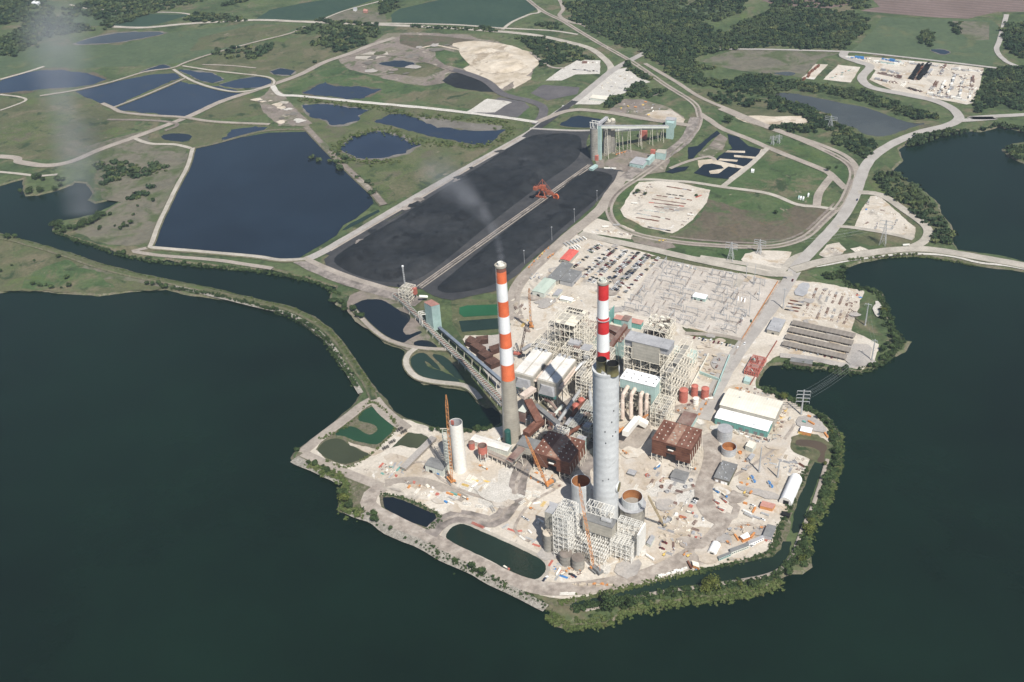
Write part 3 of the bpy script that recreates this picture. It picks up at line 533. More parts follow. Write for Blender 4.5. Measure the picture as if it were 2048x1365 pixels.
m1 = mound([(660,522),(700,493),(800,436),(880,382),(960,333),(1040,282),(1075,268),(1160,268),(1165,300),(1150,326),(1080,372),(990,440),(900,515),(852,552),(820,566),(760,566),(700,548)], 8, 'coal_pile', COAL, 20)
tag(m1, 'long flat-topped coal pile on the pond side of the stacker rails', 'coal pile')
m2 = mound([(870,578),(900,552),(1000,470),(1090,400),(1150,352),(1185,340),(1232,352),(1205,388),(1175,414),(1100,478),(1040,530),(990,572),(930,585),(890,588)], 5.0, 'coal_pile', COAL, 18)
tag(m2, 'long flat-topped coal pile on the plant side of the stacker rails', 'coal pile')
for i, (px, h, lab) in enumerate((([(910,98),(960,92),(1010,100),(1050,112),(1062,130),(1030,146),(985,150),(945,138)], 6, 'big pale sand heap near the curved railway'), ([(1150,355),(1180,345),(1220,352),(1200,372),(1165,380)], 3, 'small coal heap beside the far silos'))):
    tag(mound(px, h, 'sand_pile' if i == 0 else 'coal_pile', SAND if i == 0 else COAL, 25 if i == 0 else 10), lab, 'pile')

# roads, tracks, dikes
RB = ribbon
RB('road', [(1044,-10),(1079,22),(1058,30),(1024,45),(1005,60)], 7, LROAD)
RB('road', [(1112,-12),(1126,17),(1119,32),(1141,45),(1164,50),(1184,60),(1201,70)], 8, TROAD)
RB('railway', [(1046,-8),(1084,22),(1124,42),(1150,58),(1200,88),(1265,125),(1330,170),(1385,205),(1398,228),(1397,250),(1380,275),(1340,310),(1290,348),(1245,378),(1224,400),(1218,425),(1235,452),(1275,470),(1340,483),(1400,490),(1500,495),(1560,492),(1612,474),(1650,440),(1682,408),(1700,370),(1705,345),(1692,325),(1650,302),(1580,272),(1500,243),(1440,218)], 10, TROAD)
RB('railway_track', [(1046,-8),(1084,22),(1124,42),(1150,58),(1200,88),(1265,125),(1330,170),(1385,205),(1398,228),(1397,250),(1380,275),(1340,310),(1290,348),(1245,378),(1224,400),(1218,425),(1235,452),(1275,470),(1340,483),(1400,490),(1500,495),(1560,492),(1612,474),(1650,440),(1682,408),(1700,370),(1705,345),(1692,325),(1650,302)], 2.6, SOIL, .25)
RB('road', [(1290,128),(1350,163),(1400,195),(1470,225),(1560,262),(1640,290),(1690,312),(1712,335),(1708,360)], 8, TROAD)
RB('road', [(1399,228),(1425,245),(1446,259),(1490,276),(1536,296),(1590,318),(1645,340),(1663,351),(1680,368),(1692,379)], 11, TROAD)
RB('road', [(1536,296),(1510,322),(1487,342),(1466,358),(1446,374)], 8, LROAD)
RB('road', [(1240,362),(1300,360),(1340,363),(1379,365),(1446,375),(1536,388),(1594,410),(1633,414),(1669,420)], 7, LROAD)
RB('road', [(1665,352),(1650,370),(1637,390),(1633,414)], 11, TROAD)
RB('road', [(1340,338),(1375,324),(1418,314),(1430,322)], 6, TROAD)
RB('road', [(1400,515),(1500,530),(1552,541),(1566,541),(1586,518),(1616,506)], 9, LROAD)
RB('railway', [(1340,474),(1400,481),(1500,487),(1556,484),(1605,466),(1642,434),(1672,404)], 3, SOIL)
RB('road', [(225,54),(290,56),(380,48),(510,41),(600,44),(700,48),(800,52),(900,57),(1000,64),(1075,72),(1140,86),(1180,98),(1206,116),(1222,136),(1216,150)], 13, LROAD)
RB('road', [(740,47),(900,50),(1000,57),(1100,62),(1156,70)], 7, LROAD)
RB('road', [(140,10),(170,17),(260,24),(350,26),(382,30)], 6, LROAD); RB('road', [(640,42),(690,22),(765,2),(800,-8)], 5, LROAD)
RB('dike_road', [(228,216),(300,188),(372,157)], 5, TROAD, .8); RB('dike_road', [(205,208),(225,217),(245,226),(300,232),(365,236),(430,245),(540,250)], 8, TROAD, .8)
RB('dike_road', [(80,193),(150,182),(220,166),(290,145),(345,137),(372,126),(430,107),(512,85),(580,68),(610,54)], 6, TROAD, .6)
RB('dike_road', [(347,140),(365,152),(390,165),(430,178),(475,185),(516,180),(545,172)], 6, LROAD, .6); RB('dike_road', [(365,133),(430,143),(512,152),(540,157),(549,165),(545,172)], 5, LROAD, .6)
RB('road', [(405,130),(460,132),(512,137)], 4, TROAD)
RB('dike_road', [(0,160),(50,146),(88,134)], 6, LROAD, .4)
RB('road', [(-300,312),(0,314),(40,325),(90,332),(140,325),(200,300),(270,275),(370,237),(440,205),(500,185),(545,170),(600,150),(650,125),(700,108),(740,92),(790,76)], 14, TROAD)
RB('road', [(215,240),(310,242),(355,250),(330,262)], 7, SOIL); RB('road', [(270,278),(300,288),(350,290),(384,298)], 7, LROAD)
RB('road', [(0,190),(40,195),(50,203),(0,222)], 5, LROAD); RB('road', [(-200,330),(0,345),(50,350),(75,353),(115,350)], 6, LROAD)
RB('dike_road', [(386,298),(375,335),(354,375),(336,412),(318,450),(304,488),(300,496),(340,500),(400,505),(512,515),(560,522),(612,520)], 7, LROAD, .9)
RB('road', [(300,496),(280,500),(265,503),(290,508),(330,513),(430,521),(512,533),(545,538)], 7, TROAD); RB('dike_road', [(384,298),(430,288),(512,266),(560,260),(612,260)], 5, BANK, .6)
RB('dike_road', [(612,255),(640,285),(680,325),(715,358),(745,386),(768,412)], 10, SOIL, .9)
RB('road', [(545,172),(560,190),(600,193),(700,203),(800,212),(900,222),(1024,238),(1075,246)], 8, WHITEG, .4, .35)
RB('road', [(560,190),(590,225),(618,250)], 12, SOIL); RB('road', [(618,252),(557,251)], 9, SOIL)
RB('road', [(904,140),(940,150),(975,165),(1000,186),(1024,195),(1060,203),(1085,215),(1085,232),(1072,250)], 16, PURPLE)
RB('road', [(1060,105),(1100,134),(1130,137)], 5, TROAD); RB('road', [(700,112),(780,112),(840,122),(890,135),(905,142)], 7, SOIL); RB('road', [(838,98),(870,92),(905,98),(950,108)], 5, SAND)
RB('haul_road', [(1302,100),(1260,122),(1225,142),(1190,170),(1150,203),(1110,230),(1085,247),(1060,266),(1000,300),(900,356),(800,414),(700,474),(640,508),(612,520)], 14, GRAVELG)
RB('haul_road', [(1150,203),(1110,232),(1085,250),(1050,276)], 14, COALL)
RB('haul_road', [(1056,276),(1000,309),(900,365),(800,424),(700,484),(655,510)], 6, COALL)
RB('railway_track', [(1040,276),(960,325),(860,386),(760,444),(660,503)], 3, TROAD, .3)
RB('haul_road', [(600,520),(640,540),(700,564),(760,582),(800,594),(840,606)], 22, HROAD); RB('road', [(608,516),(640,532),(700,556),(780,580),(830,590)], 9, TROAD)
RB('haul_road', [(1248,345),(1238,366),(1222,386),(1200,420),(1150,462),(1100,505),(1055,548),(1034,575),(1026,605),(1034,640)], 17, TROAD)
RB('haul_road', [(1392,236),(1372,280),(1322,316),(1275,340),(1250,358)], 20, HROAD)
RB('road', [(1060,258),(1140,262),(1180,262)], 6, GRAVELG); RB('road', [(1075,245),(1140,222),(1210,225),(1300,240),(1380,252)], 12, TROAD)
RB('dike_road', [(835,696),(820,707),(812,722),(817,740),(832,755),(855,763),(890,768),(925,772),(945,782),(960,800)], 7, LROAD, .5)
RB('dike_road', [(703,616),(740,655),(770,678),(800,690),(835,697),(870,700),(900,700)], 6, TROAD, .5)
RB('dike', [(1005,200+4),(1010,205)], 1, TROAD)
RB('dike_road', [(-700,432),(-200,450),(0,476),(60,490),(125,509),(200,535),(275,554),(350,568),(425,585),(512,606),(575,618),(620,638),(652,660),(676,684),(700,718),(720,748),(735,770),(744,790),(748,802)], 6, OLIVE, .9)
RB('riprap', [(350,574),(425,592),(512,613),(570,627),(612,648),(645,673),(668,700),(690,736),(706,762),(722,788)], 5, RIPRAP, .1, .4)
RB('dike_road', [(748,800),(726,812),(700,832),(660,862),(630,885),(606,906)], 11, TROAD, .3); RB('dike_road', [(748,800),(766,822),(790,842),(815,860)], 12, TROAD, .3)
RB('road', [(606,908),(650,928),(700,950),(745,968),(765,975)], 10, TROAD); RB('road', [(765,975),(742,990),(736,1006),(750,1024),(800,1050),(860,1078),(920,1110),(990,1145),(1050,1170),(1110,1180),(1180,1176),(1250,1162),(1330,1142),(1400,1118)], 15, TRACK)
RB('road', [(770,968),(830,962),(880,975),(930,1000)], 10, TROAD)
RB('haul_road', [(1062,912),(1047,936),(1036,963),(1033,990),(1018,1015),(1004,1035),(984,1045),(955,1041),(919,1034),(889,1042),(872,1056),(860,1072)], 16, HROAD)
RB('haul_road', [(1412,870),(1424,895),(1424,925),(1414,955),(1407,985),(1412,1012),(1428,1034),(1446,1042)], 17, TRACK); RB('wheel_track', [(1428,1030),(1450,1044),(1468,1034),(1474,1016),(1462,1006)], 6, TRACK)
RB('wheel_track', [(1462,1030),(1440,1052),(1415,1080),(1380,1104),(1335,1128),(1290,1148)], 9, TRACK)
RB('road', [(1690,103),(1688,114),(1720,126),(1740,134),(1724,155),(1730,168),(1750,178),(1800,188),(1860,200),(1895,213),(1914,228),(1917,240),(1895,252),(1840,266),(1790,286),(1752,310),(1732,332),(1722,355),(1712,385),(1700,410),(1682,438),(1650,475),(1622,504),(1602,525),(1586,548),(1572,572),(1542,618),(1502,670),(1470,715),(1440,765),(1420,805),(1404,840)], 16, ASPH)
RB('road', [(1912,243),(1985,238),(2100,228),(3800,150)], 12, ASPH); RB('road', [(1400,99),(1536,100),(1680,104),(1740,108),(1900,126),(2000,138)], 7, ASPH); RB('road', [(2013,30),(2008,50),(1998,85),(1993,100),(2005,118),(2040,136),(2200,190)], 9, ASPH)
RB('causeway_road', [(1585,542),(1640,526),(1700,515),(1760,505),(1820,500),(1870,502),(1960,517),(2048,533),(2300,583),(3800,920)], 15, LROAD, .5)
RB('road', [(1585,549),(1540,549),(1500,542),(1400,522),(1300,499),(1200,478),(1160,468)], 13, LROAD)
RB('road', [(1716,386),(1761,391),(1811,423),(1848,450),(1857,468),(1846,485),(1824,496)], 12, LROAD); RB('road', [(1674,454),(1711,457),(1786,470),(1826,480)], 7, LROAD)
RB('road', [(1490,683),(1440,672),(1370,668)], 6, TROAD); RB('road', [(1560,712),(1620,718),(1700,733),(1748,722)], 8, GRAVELG)
RB('road', [(1480,560),(1472,575)], 9, LROAD); RB('road', [(1500,555),(1490,565)], 6, YARD)
RB('dike_road', [(1170,1222),(1210,1213),(1300,1190),(1400,1175),(1480,1163),(1540,1150),(1575,1128),(1592,1095),(1605,1060),(1625,1015),(1640,970),(1655,920)], 2.2, TROAD, .2)
def wet(x, y):
    for A in WATERS:
        c = False
        for i in range(len(A)):
            p, q = A[i-1], A[i]
            if (p[1] > y) != (q[1] > y) and x < (q[0]-p[0])*(y-p[1])/(q[1]-p[1])+p[0]: c = not c
        if c: return True
    return False
def blob(cx, cy, r, m, name):
    an = random.random(); W_ = [Vector((cx+math.cos(k*PI/5+an)*r*random.uniform(.4, 1.3), cy+math.sin(k*PI/5+an)*r*random.uniform(.4, 1.1), 0)) for k in range(10)]; sheet(name, None, m, r*.12, max(1.5, r*.2), 1, dz=.003, world=W_)
def blobs(poly, n, r, mats, name):
    A = [(P(x, y).x, P(x, y).y) for x, y in poly]; xs = [q[0] for q in A]; ys = [q[1] for q in A]; k = 0; tr = 0
    while k < n and tr < n*40:
        tr += 1; x, y = random.uniform(min(xs), max(xs)), random.uniform(min(ys), max(ys)); c = False
        for i in range(len(A)):
            p, q = A[i-1], A[i]
            if (p[1] > y) != (q[1] > y) and x < (q[0]-p[0])*(y-p[1])/(q[1]-p[1])+p[0]: c = not c
        if c and not any(wet(x+ox, y+oy) for ox, oy in ((0, 0), (r[1], 0), (-r[1], 0), (0, r[1]), (0, -r[1]))): k += 1; blob(x, y, random.uniform(*r), random.choice(mats), name)
RIPS = [(588,920),(626,938),(656,951),(686,966)], [(690,1022),(726,1034),(751,1046),(776,1064),(810,1078),(833,1085),(870,1106),(900,1122),(939,1139),(968,1155),(1002,1173),(1037,1188),(1066,1204),(1092,1218)]
for px in RIPS: RB('riprap', px, 9, RIPRAP, .05, .5)
RB('riprap', [(1590,538),(1640,533),(1700,522),(1786,511),(1836,509),(1898,513),(1961,527),(2048,539),(2300,597)], 4, WHITEG, .05, .3)
ZS[0] += .03
for px, m in (([(1085,822),(1140,800),(1185,775),(1192,860),(1188,960),(1150,975),(1110,955),(1080,900)], HROAD), ([(1040,905),(1070,900),(1065,935),(1040,940)], HROAD), ([(1060,770),(1110,790),(1090,830),(1060,820)], SOIL), ([(1240,860),(1290,850),(1310,870),(1270,905),(1240,900)], TROAD), ([(1200,690),(1250,700),(1240,770),(1195,780)], HROAD), ([(1345,760),(1370,720),(1380,770),(1350,810)], TROAD)):
    E_('dark_ground', px, m, 2.5, rnd=1)  # ground sheets in darker tones than the gravel around them
for px in ([(1062,914),(1046,938),(1034,966),(1031,992),(1014,1018),(1000,1036),(980,1044),(950,1038),(915,1032),(885,1044)], [(735,1015),(760,1034),(830,1067),(890,1097),(960,1133),(1050,1174),(1130,1179),(1250,1166),(1340,1140),(1420,1095),(1462,1040)], [(740,1012),(768,1031),(840,1064),(900,1094),(970,1130),(1060,1170),(1140,1173),(1250,1158),(1330,1134),(1410,1088),(1456,1036)], [(1416,868),(1428,900),(1420,940),(1410,985),(1417,1015),(1440,1040)], [(820,930),(850,925),(880,958),(930,985),(975,1000),(1010,1020)], [(1330,1000),(1360,985),(1400,975),(1450,960),(1500,935),(1560,890),(1590,850)], [(1190,880),(1240,885),(1290,862),(1320,835),(1400,800)], [(1110,980),(1060,1010),(1030,1060),(1060,1085)], [(1040,640),(1030,600),(1050,555),(1100,512),(1160,462)], [(1560,565),(1500,660),(1450,740),(1400,830)]):
    RB('wheel_track', px, random.uniform(1.6, 3.2), TRACK, -.03, .5)
PLANT = [(1000,880),(1180,880),(1300,820),(1420,760),(1560,830),(1610,860),(1560,930),(1550,1080),(1400,1130),(1200,1170),(1060,1165),(880,1060),(760,960),(900,900)]
ZS[0] += .03
blobs([(512,200),(560,195),(615,248),(560,248)], 14, (4, 14), [WHITEG, LROAD, SAND, MUD], 'gravel_patch'); blobs([(700,110),(900,85),(940,150),(720,150)], 14, (6, 20), [MUD, SOIL, GRAVELG, OLIVE], 'gravel_patch'); blobs([(650,524),(900,360),(1060,268),(1150,262),(1160,275),(1070,285),(880,400)], 20, (5, 12), [COAL, COALL, HROAD], 'coal_dust_patch')
blobs(PLANT, 34, (4, 15), [YARD, GRAVELG, WHITEG, TRACK, YARD, GRAVEL], 'gravel_patch')
blobs([(1040,560),(1180,480),(1320,515),(1240,625),(1060,650)], 16, (4, 14), [YARD, GRAVELG, TRACK], 'gravel_patch'); blobs([(1360,650),(1480,690),(1400,800),(1370,780)], 12, (4, 10), [YARD, GRAVELG, SAND], 'gravel_patch'); blobs([(1560,700),(1745,725),(1725,590),(1610,570)], 10, (4, 12), [YARD, GRAVELG], 'gravel_patch')
ZS[0] += .05
for px, m in (([(1430,705),(1480,715),(1462,750),(1420,738)], GRAVELG), ([(1236,1125),(1290,1120),(1262,1165),(1225,1150)], GRAVELG), ([(1310,1000),(1345,1000),(1350,1022),(1315,1025)], GRAVELG), ([(1470,970),(1560,990),(1555,1005),(1480,985)], GRAVELG), ([(1600,832),(1640,840),(1658,870),(1610,862),(1590,850)], GRAVELG), ([(1350,1075),(1400,1080),(1415,1100),(1365,1100)], TRACK),
  ([(940,975),(975,965),(1010,968),(1028,985),(1010,1008),(975,1004)], WHITEG), ([(1600,566),(1622,569),(1612,596),(1585,591)], BGROOF), ([(1240,560),(1260,500),(1310,512),(1270,588)], GRAVEL), ([(1744,620),(1752,600),(1768,620),(1756,640)], WHITEG), ([(1690,690),(1745,690),(1740,735),(1690,732)], GRAVELG)):
    E_('gravel_patch', px, m, 1.5, rnd=1)
BVH = BVHTree.FromPolygons(TRI_V, TRI_F)
def zat(x, y):
    h = BVH.ray_cast(Vector((x, y, 60)), Vector((0, 0, -1)))[0]
    return h.z if h else -1.8
def G(x, y):
    """point on the terrain seen at photo pixel x, y"""
    p = P(x, y, 0); p.z = zat(p.x, p.y); return p

# ================================================ structures of the plant
def Q(u, v, z=0.0): p = U*u+V*v; p.z = z; return p
def R4(A, B, C, h):
    """grid rectangle (u0, u1, v0, v1) from three roof corners seen in the photo: front-left, front-right, back-right"""
    a, b, c = P(*A, h), P(*B, h), P(*C, h); f = lambda p, w: p.x*w.x+p.y*w.y
    return f(a, U), (f(b, U)+f(c, U))/2, (f(a, V)+f(b, V))/2, f(c, V)
def foot(r): return Q((r[0]+r[1])/2, (r[2]+r[3])/2, 0)
def rbox(mb, u0, u1, v0, v1, z0, z1):
    return mb.prism([(q.x, q.y) for q in (Q(u0, v0), Q(u1, v0), Q(u1, v1), Q(u0, v1))], z0, z1)
def lattice(mb, p, q, w, w2=None, bar=.22, step=None, n=None):
    p, q = Vector(p), Vector(q); d = q-p; L = d.length; d.normalize(); up = Vector((0, 0, 1)) if abs(d.z) < .9 else Vector((1, 0, 0))
    a = d.cross(up).normalized(); c = a.cross(d).normalized(); w2 = w if w2 is None else w2; n = n or max(2, int(L/(step or w*1.4)))
    C = lambda i, s, t: p+d*(L*i/n)+(a*s+c*t)*((w+(w2-w)*i/n)/2)
    K = [(-1, -1), (1, -1), (1, 1), (-1, 1)]
    for k in K: mb.beam(C(0, *k), C(n, *k), bar)
    for i in range(n):
        for j in range(4):
            k, l = K[j], K[(j+1) % 4]
            mb.beam(C(i, *k), C(i+1, *l), bar*.7) if (i+j) % 2 else mb.beam(C(i, *l), C(i+1, *k), bar*.7)
            if i % 2 == 0: mb.beam(C(i, *k), C(i, *l), bar*.7)
    return mb
def frame(name, label, r, z0, z1, nu, nv, nz, bar=.7, m=None, cat='steel structure', floors=1, secondary=3, root=None, plates=.25, deckm=None, top=True):
    """open steel frame: columns, beams at every level with joists, bracing, some grating"""
    m = m or STEEL; u0, u1, v0, v1 = r; t = root or empty(name, Q((u0+u1)/2, (v0+v1)/2, 0), label, cat)
    us = np.linspace(u0, u1, nu+1); vs = np.linspace(v0, v1, nv+1); zs = np.linspace(z0, z1, nz+1)
    c = MB()
    for u in us:
        for v in vs: c.beam(Q(u, v, z0 if z0 else .2), Q(u, v, z1+(.3 if top else 0)), bar)
    c.build('columns', m, t); b = MB(); br = MB(); dk = []
    for k, z in enumerate(zs):
        if k == 0: continue
        for v in vs: b.beam(Q(u0, v, z), Q(u1, v, z), bar*.8)
        for u in us: b.beam(Q(u, v0, z+.03), Q(u, v1, z+.03), bar*.8)
        if k == nz or k % floors == 0:
            for i in range(nu*secondary):
                if i % secondary: u = u0+(u1-u0)*i/(nu*secondary); b.beam(Q(u, v0, z+.06), Q(u, v1, z+.06), bar*.45)
        for i in range(nu):
            for j in range(nv):
                if random.random() < plates: dk.append(rbox(MB(), us[i]+.3, us[i+1]-.3, vs[j]+.3, vs[j+1]-.3, z-.5+.01*k, z-.35+.01*k))
    for k in range(nz):
        for v in (v0, v1):
            for i in range(nu):
                if (i+k) % 2 == 0: br.beam(Q(us[i], v-.05, zs[k]), Q(us[i+1], v-.05, zs[k+1]), bar*.62)
                elif random.random() < .5: br.beam(Q(us[i+1], v, zs[k]), Q(us[i], v, zs[k+1]), bar*.5)
        for u in (u0, u1):
            for j in range(nv):
                if (j+k) % 2 == 0: br.beam(Q(u, vs[j], zs[k]), Q(u, vs[j+1], zs[k+1]), bar*.5)
                else: br.beam(Q(u, vs[j+1], zs[k]), Q(u, vs[j], zs[k+1]), bar*.5)
    b.build('floor_beams', m, t); br.build('bracing', m, t)
    for q in dk[-60:]: q.build('grating', deckm or DECK, t)
    return t
def clutter(name, r, zr, n, t, m, s=(1, 4), sz=(.8, 3)):
    """equipment and pipe runs inside a frame, one part"""
    for _ in range(min(n, 90)):
        b = MB()
        u, v, z = random.uniform(r[0]+1, r[1]-1), random.uniform(r[2]+1, r[3]-1), random.uniform(*zr)
        if random.random() < .6: b.box(Q(u, v, z), (random.uniform(*s), random.uniform(*s), random.uniform(*sz)))
        else:
            e = Q(u+random.choice((0, random.uniform(-8, 8))), v, z+random.choice((0, random.uniform(-6, 6)))); b.tube([Q(u, v, z), Q(u, v, z)+(e-Q(u, v, z))], random.uniform(.25, .7), 7)
        b.build(name.rstrip('s'), random.choice([m, m, DARKI, RUSTT]), t)
def building(name, label, cat, r, h, wm, rm, gable=0.0, z0=0.0, doors=(), vents=0, group=None, ridge='u', eave=.5, mono=0.0, root=None):
    u0, u1, v0, v1 = r; t = root or empty(name, Q((u0+u1)/2, (v0+v1)/2, 0), label, cat, group)
    w = MB(); rbox(w, u0, u1, v0, v1, z0, h); rf = MB(); e = eave; th = .35
    if gable:
        if ridge == 'u':
            c = (v0+v1)/2; A = [Q(u0-e, v0-e, h), Q(u1+e, v0-e, h), Q(u1+e, c, h+gable), Q(u0-e, c, h+gable), Q(u1+e, v1+e, h), Q(u0-e, v1+e, h)]
            w.quad(Q(u0, v0, h), Q(u0, c, h+gable*.96), Q(u0, v1, h)); w.quad(Q(u1, v0, h), Q(u1, v1, h), Q(u1, c, h+gable*.96))
        else:
            c = (u0+u1)/2; A = [Q(u0-e, v1+e, h), Q(u0-e, v0-e, h), Q(c, v0-e, h+gable), Q(c, v1+e, h+gable), Q(u1+e, v0-e, h), Q(u1+e, v1+e, h)]
            w.quad(Q(u0, v0, h), Q(u1, v0, h), Q(c, v0, h+gable*.96)); w.quad(Q(u0, v1, h), Q(c, v1, h+gable*.96), Q(u1, v1, h))
        up = Vector((0, 0, th))
        for a, b, c2, d in ((A[0], A[1], A[2], A[3]), (A[3], A[2], A[4], A[5])):
            rf.quad(a+up, b+up, c2+up, d+up); rf.quad(d, c2, b, a)
            rf.quad(a, b, b+up, a+up); rf.quad(b, c2, c2+up, b+up); rf.quad(c2, d, d+up, c2+up); rf.quad(d, a, a+up, d+up)
    else: rbox(rf, u0-e, u1+e, v0-e, v1+e, h+.02, h+.02+th)
    w.build('wall', wm, t); ro = rf.build('roof', rm, t)
    if vents:
        for i in range(vents):
            b = MB(); uu = u0+(u1-u0)*(i % 8+.7)/8.4 if vents > 8 else u0+(u1-u0)*(i+.6)/(vents+.2); vv = random.uniform(v0+1.5, v1-1.5)
            hz = h+.35+(gable*(1-abs(vv-(v0+v1)/2)/((v1-v0)/2)) if gable and ridge == 'u' else 0)
            b.box(Q(uu, vv, hz+.5), (1.2, 1.2, 1.2)); b.build('roof_vent', GSTEEL, ro)
    for side, tpos, ww, hh, dm in doors:           # side f (front, v0), r (right, u1)
        b = MB()
        if side == 'f': uu = u0+(u1-u0)*tpos; rbox(b, uu-ww/2, uu+ww/2, v0-.12, v0+.1, z0+.05, z0+hh)
        elif side == 'l': vv = v0+(v1-v0)*tpos; rbox(b, u0-.12, u0+.1, vv-ww/2, vv+ww/2, z0+.05, z0+hh)
        else: vv = v0+(v1-v0)*tpos; rbox(b, u1-.1, u1+.12, vv-ww/2, vv+ww/2, z0+.05, z0+hh)
        b.build('door', dm, t)
    return t
# ---------- stacks
def stack(base, label, bands, dia, top_extra):
    b = G(*base) if False else P(*base); hs = [(HH(base[0], base[1], y), m, nm) for y, m, nm in bands]; H = hs[0][0]
    t = empty('chimney', b, label, 'chimney'); rr = lambda z: np.interp(z, [d[0] for d in dia], [d[1] for d in dia])
    for i, (z1, m, nm) in enumerate(hs):
        z0 = hs[i+1][0] if i+1 < len(hs) else 0; mb = MB(); n = 5; mb.lathe(b, [(rr(z0+(z1-z0)*k/n), z0+(z1-z0)*k/n) for k in range(n+1)], 40, cap1=False)
        mb.build(nm, m, t, smooth=True)
    r = rr(H); mb = MB(); mb.lathe(b, [(r+.1, H-2.2), (r+.55, H-2), (r+.55, H), (r-1.1, H), (r-1.1, H-1.2)], 40, cap1=False); mb.build('rim', CONC, t)
    mb = MB(); mb.lathe(b, [(r-1.05, H-.9)], 40, cap1=True); mb.build('cap', WSTEEL, t)
    mb = MB(); mb.lathe(b, [(r*.55, H-.9), (r*.55, H+2.5), (r*.45, H+2.5), (r*.45, H-1)], 24, cap1=False); mb.build('flue', top_extra, t)
    for z in ([HH(base[0], base[1], 638)] if base[0] > 1100 else []):
        mb = MB(); rz = rr(z); mb.lathe(b, [(rz, z), (rz+1.1, z), (rz+1.1, z+.3), (rz, z+.3)], 40, cap1=False)
        for k in range(20):
            q = Vector((math.cos(k*PI/10), math.sin(k*PI/10), 0)); mb.beam(b+q*(rz+1.05)+Vector((0, 0, z)), b+q*(rz+1.05)+Vector((0, 0, z+1.3)), .08)
        mb.build('walkway', GSTEEL, t)
    mb = MB(); q = (Vector((0, 0, HC))-b); q.z = 0; q.normalize(); s = Vector((-q.y, q.x, 0)); q = (q*.6-s*.8).normalized()
    for o in (-.35, .35): mb.beam(b+q*(rr(3)+.5)+s*o+Vector((0, 0, 3)), b+q*(rr(H)+.5)+s*o+Vector((0, 0, H-2)), .18)
    mb.build('ladder', GSTEEL, t)
    return t
stack((1024, 878), 'tall stack with orange and white bands over bare tan concrete, by the inlet', [(529.5, SLIP, 'top_band'), (541, SOR, 'orange_band'), (564, SWH, 'white_band'), (600, SOR, 'orange_band'), (630, SWH, 'white_band'), (663, SOR, 'orange_band'), (692, SWH, 'white_band'), (725, SOR, 'orange_band'), (756, CONC, 'shaft')], [(0, 9.8), (70, 7.6), (150, 5.6), (190, 5.2), (214, 5.2)], WSTEEL)
stack((1207, 916), 'tall stack with red and white bands standing behind the new concrete shell', [(562, SLIP, 'top_band'), (568, SRED, 'red_band'), (597, SWH, 'white_band'), (633, SRED, 'red_band'), (664, SWH, 'white_band'), (699, SRED, 'red_band'), (733, SWH, 'white_band'), (765, CONC, 'shaft')], [(0, 9.8), (70, 7.6), (150, 5.9), (190, 5.3), (214, 5.2)], PALE)
b3 = P(1212, 1040); t = empty('chimney', b3, 'wide new light grey concrete chimney shell holding two olive flues', 'chimney'); H3 = 180
MB().lathe(b3, [(11.9, 0), (11.8, 40), (11.6, 100), (11.6, H3-3), (12.0, H3-2.6), (12.0, H3), (10.9, H3), (10.9, H3-2.5)], 56, cap1=False).build('shell', CONCN, t, smooth=False)
MB().lathe(b3, [(10.95, H3-1.6)], 56).build('roof_slab', CONCN, t)
for px, hz, dd in (((1203, 719), H3+10, 9.0), ((1225.5, 727), H3+9, 10.2)):
    c = P(*px, hz); c.z = 0; f = MB().lathe(c, [(dd/2+.4, H3-2), (dd/2+.1, H3+1), (dd/2, hz-.8), (dd/2+.15, hz-.8), (dd/2+.15, hz)], 32, cap1=False).build('flue', FLUE, t, smooth=True)
    MB().lathe(c, [(dd/2+.14, hz), (dd/2-.25, hz+.01), (dd/2-.3, hz-6)], 32).build('flue_opening', BLACK, f)
MB().box(P(1206, 745, H3)+Vector((0, 0, -.6)), (2.5, 1.6, 1.6)).beam(P(1206, 745, H3), P(1199, 733, H3+5), .3).build('hoist', GSTEEL, t)
# duct opening low on the right flank and small ports
dq = (P(1237, 962, 45)-b3); dq.z = 0; dq.normalize(); zc = HH(1213, 1000, 962)*.93
dq = Vector((math.cos(math.radians(-25)), math.sin(math.radians(-25)), 0)); cc = b3+dq*11.2+Vector((0, 0, 46))
MB().tube([cc, cc+dq*1.6], [5.3, 5.3], 24).build('duct_collar', CONCN, t); MB().tube([cc+dq*1.55, cc+dq*1.75], [4.9, 4.9], 24).build('duct_opening', FLUE, t)
for a, z in ((-100, 118), (-97, 105), (-70, 128), (-65, 112), (-48, 115), (-60, 140), (-110, 60), (-85, 62)):
    q = Vector((math.cos(math.radians(a)), math.sin(math.radians(a)), 0)); MB().box(b3+q*11.62+Vector((0, 0, z)), (.5, .9, 1.4), math.radians(a)).build('port', BLACK, t)
# ---------- boiler houses
t = frame('boiler_house', 'tall cream steel boiler frame with side wings, left of the red and white stack', R4((1109, 644), (1150, 654), (1173.5, 622), 62), 0, 62, 4, 5, 7, .6, secondary=4, plates=.3)
r1 = R4((1109, 644), (1150, 654), (1173.5, 622), 62)
for r, nu in (((r1[0]-10, r1[0]-.5, r1[2]+1, r1[3]+2), 1), ((r1[1]+.5, r1[1]+13, r1[2]-2, r1[3]-2), 2)):
    frame('', '', r, 0, 57, nu, 5, 7, .5, root=t, plates=.3, secondary=3)
clutter('boiler_equipment', (r1[0]+2, r1[1]-2, r1[2]+2, r1[3]-2), (8, 52), 70, t, BEIGE, (3, 8), (2, 6))
dk = MB(); rbox(dk, r1[0]+1, r1[1]-1, r1[2]+1, r1[3]-1, 60.9, 61.2); dk.build('roof_deck', CREAM, t)
for k in range(7): rbox(MB(), r1[0]+3+k*2.6, r1[0]+4.4+k*2.6, r1[3]-5, r1[3]-1.6, 62.2, 62.8).build('roof_opening', BLACK, t)
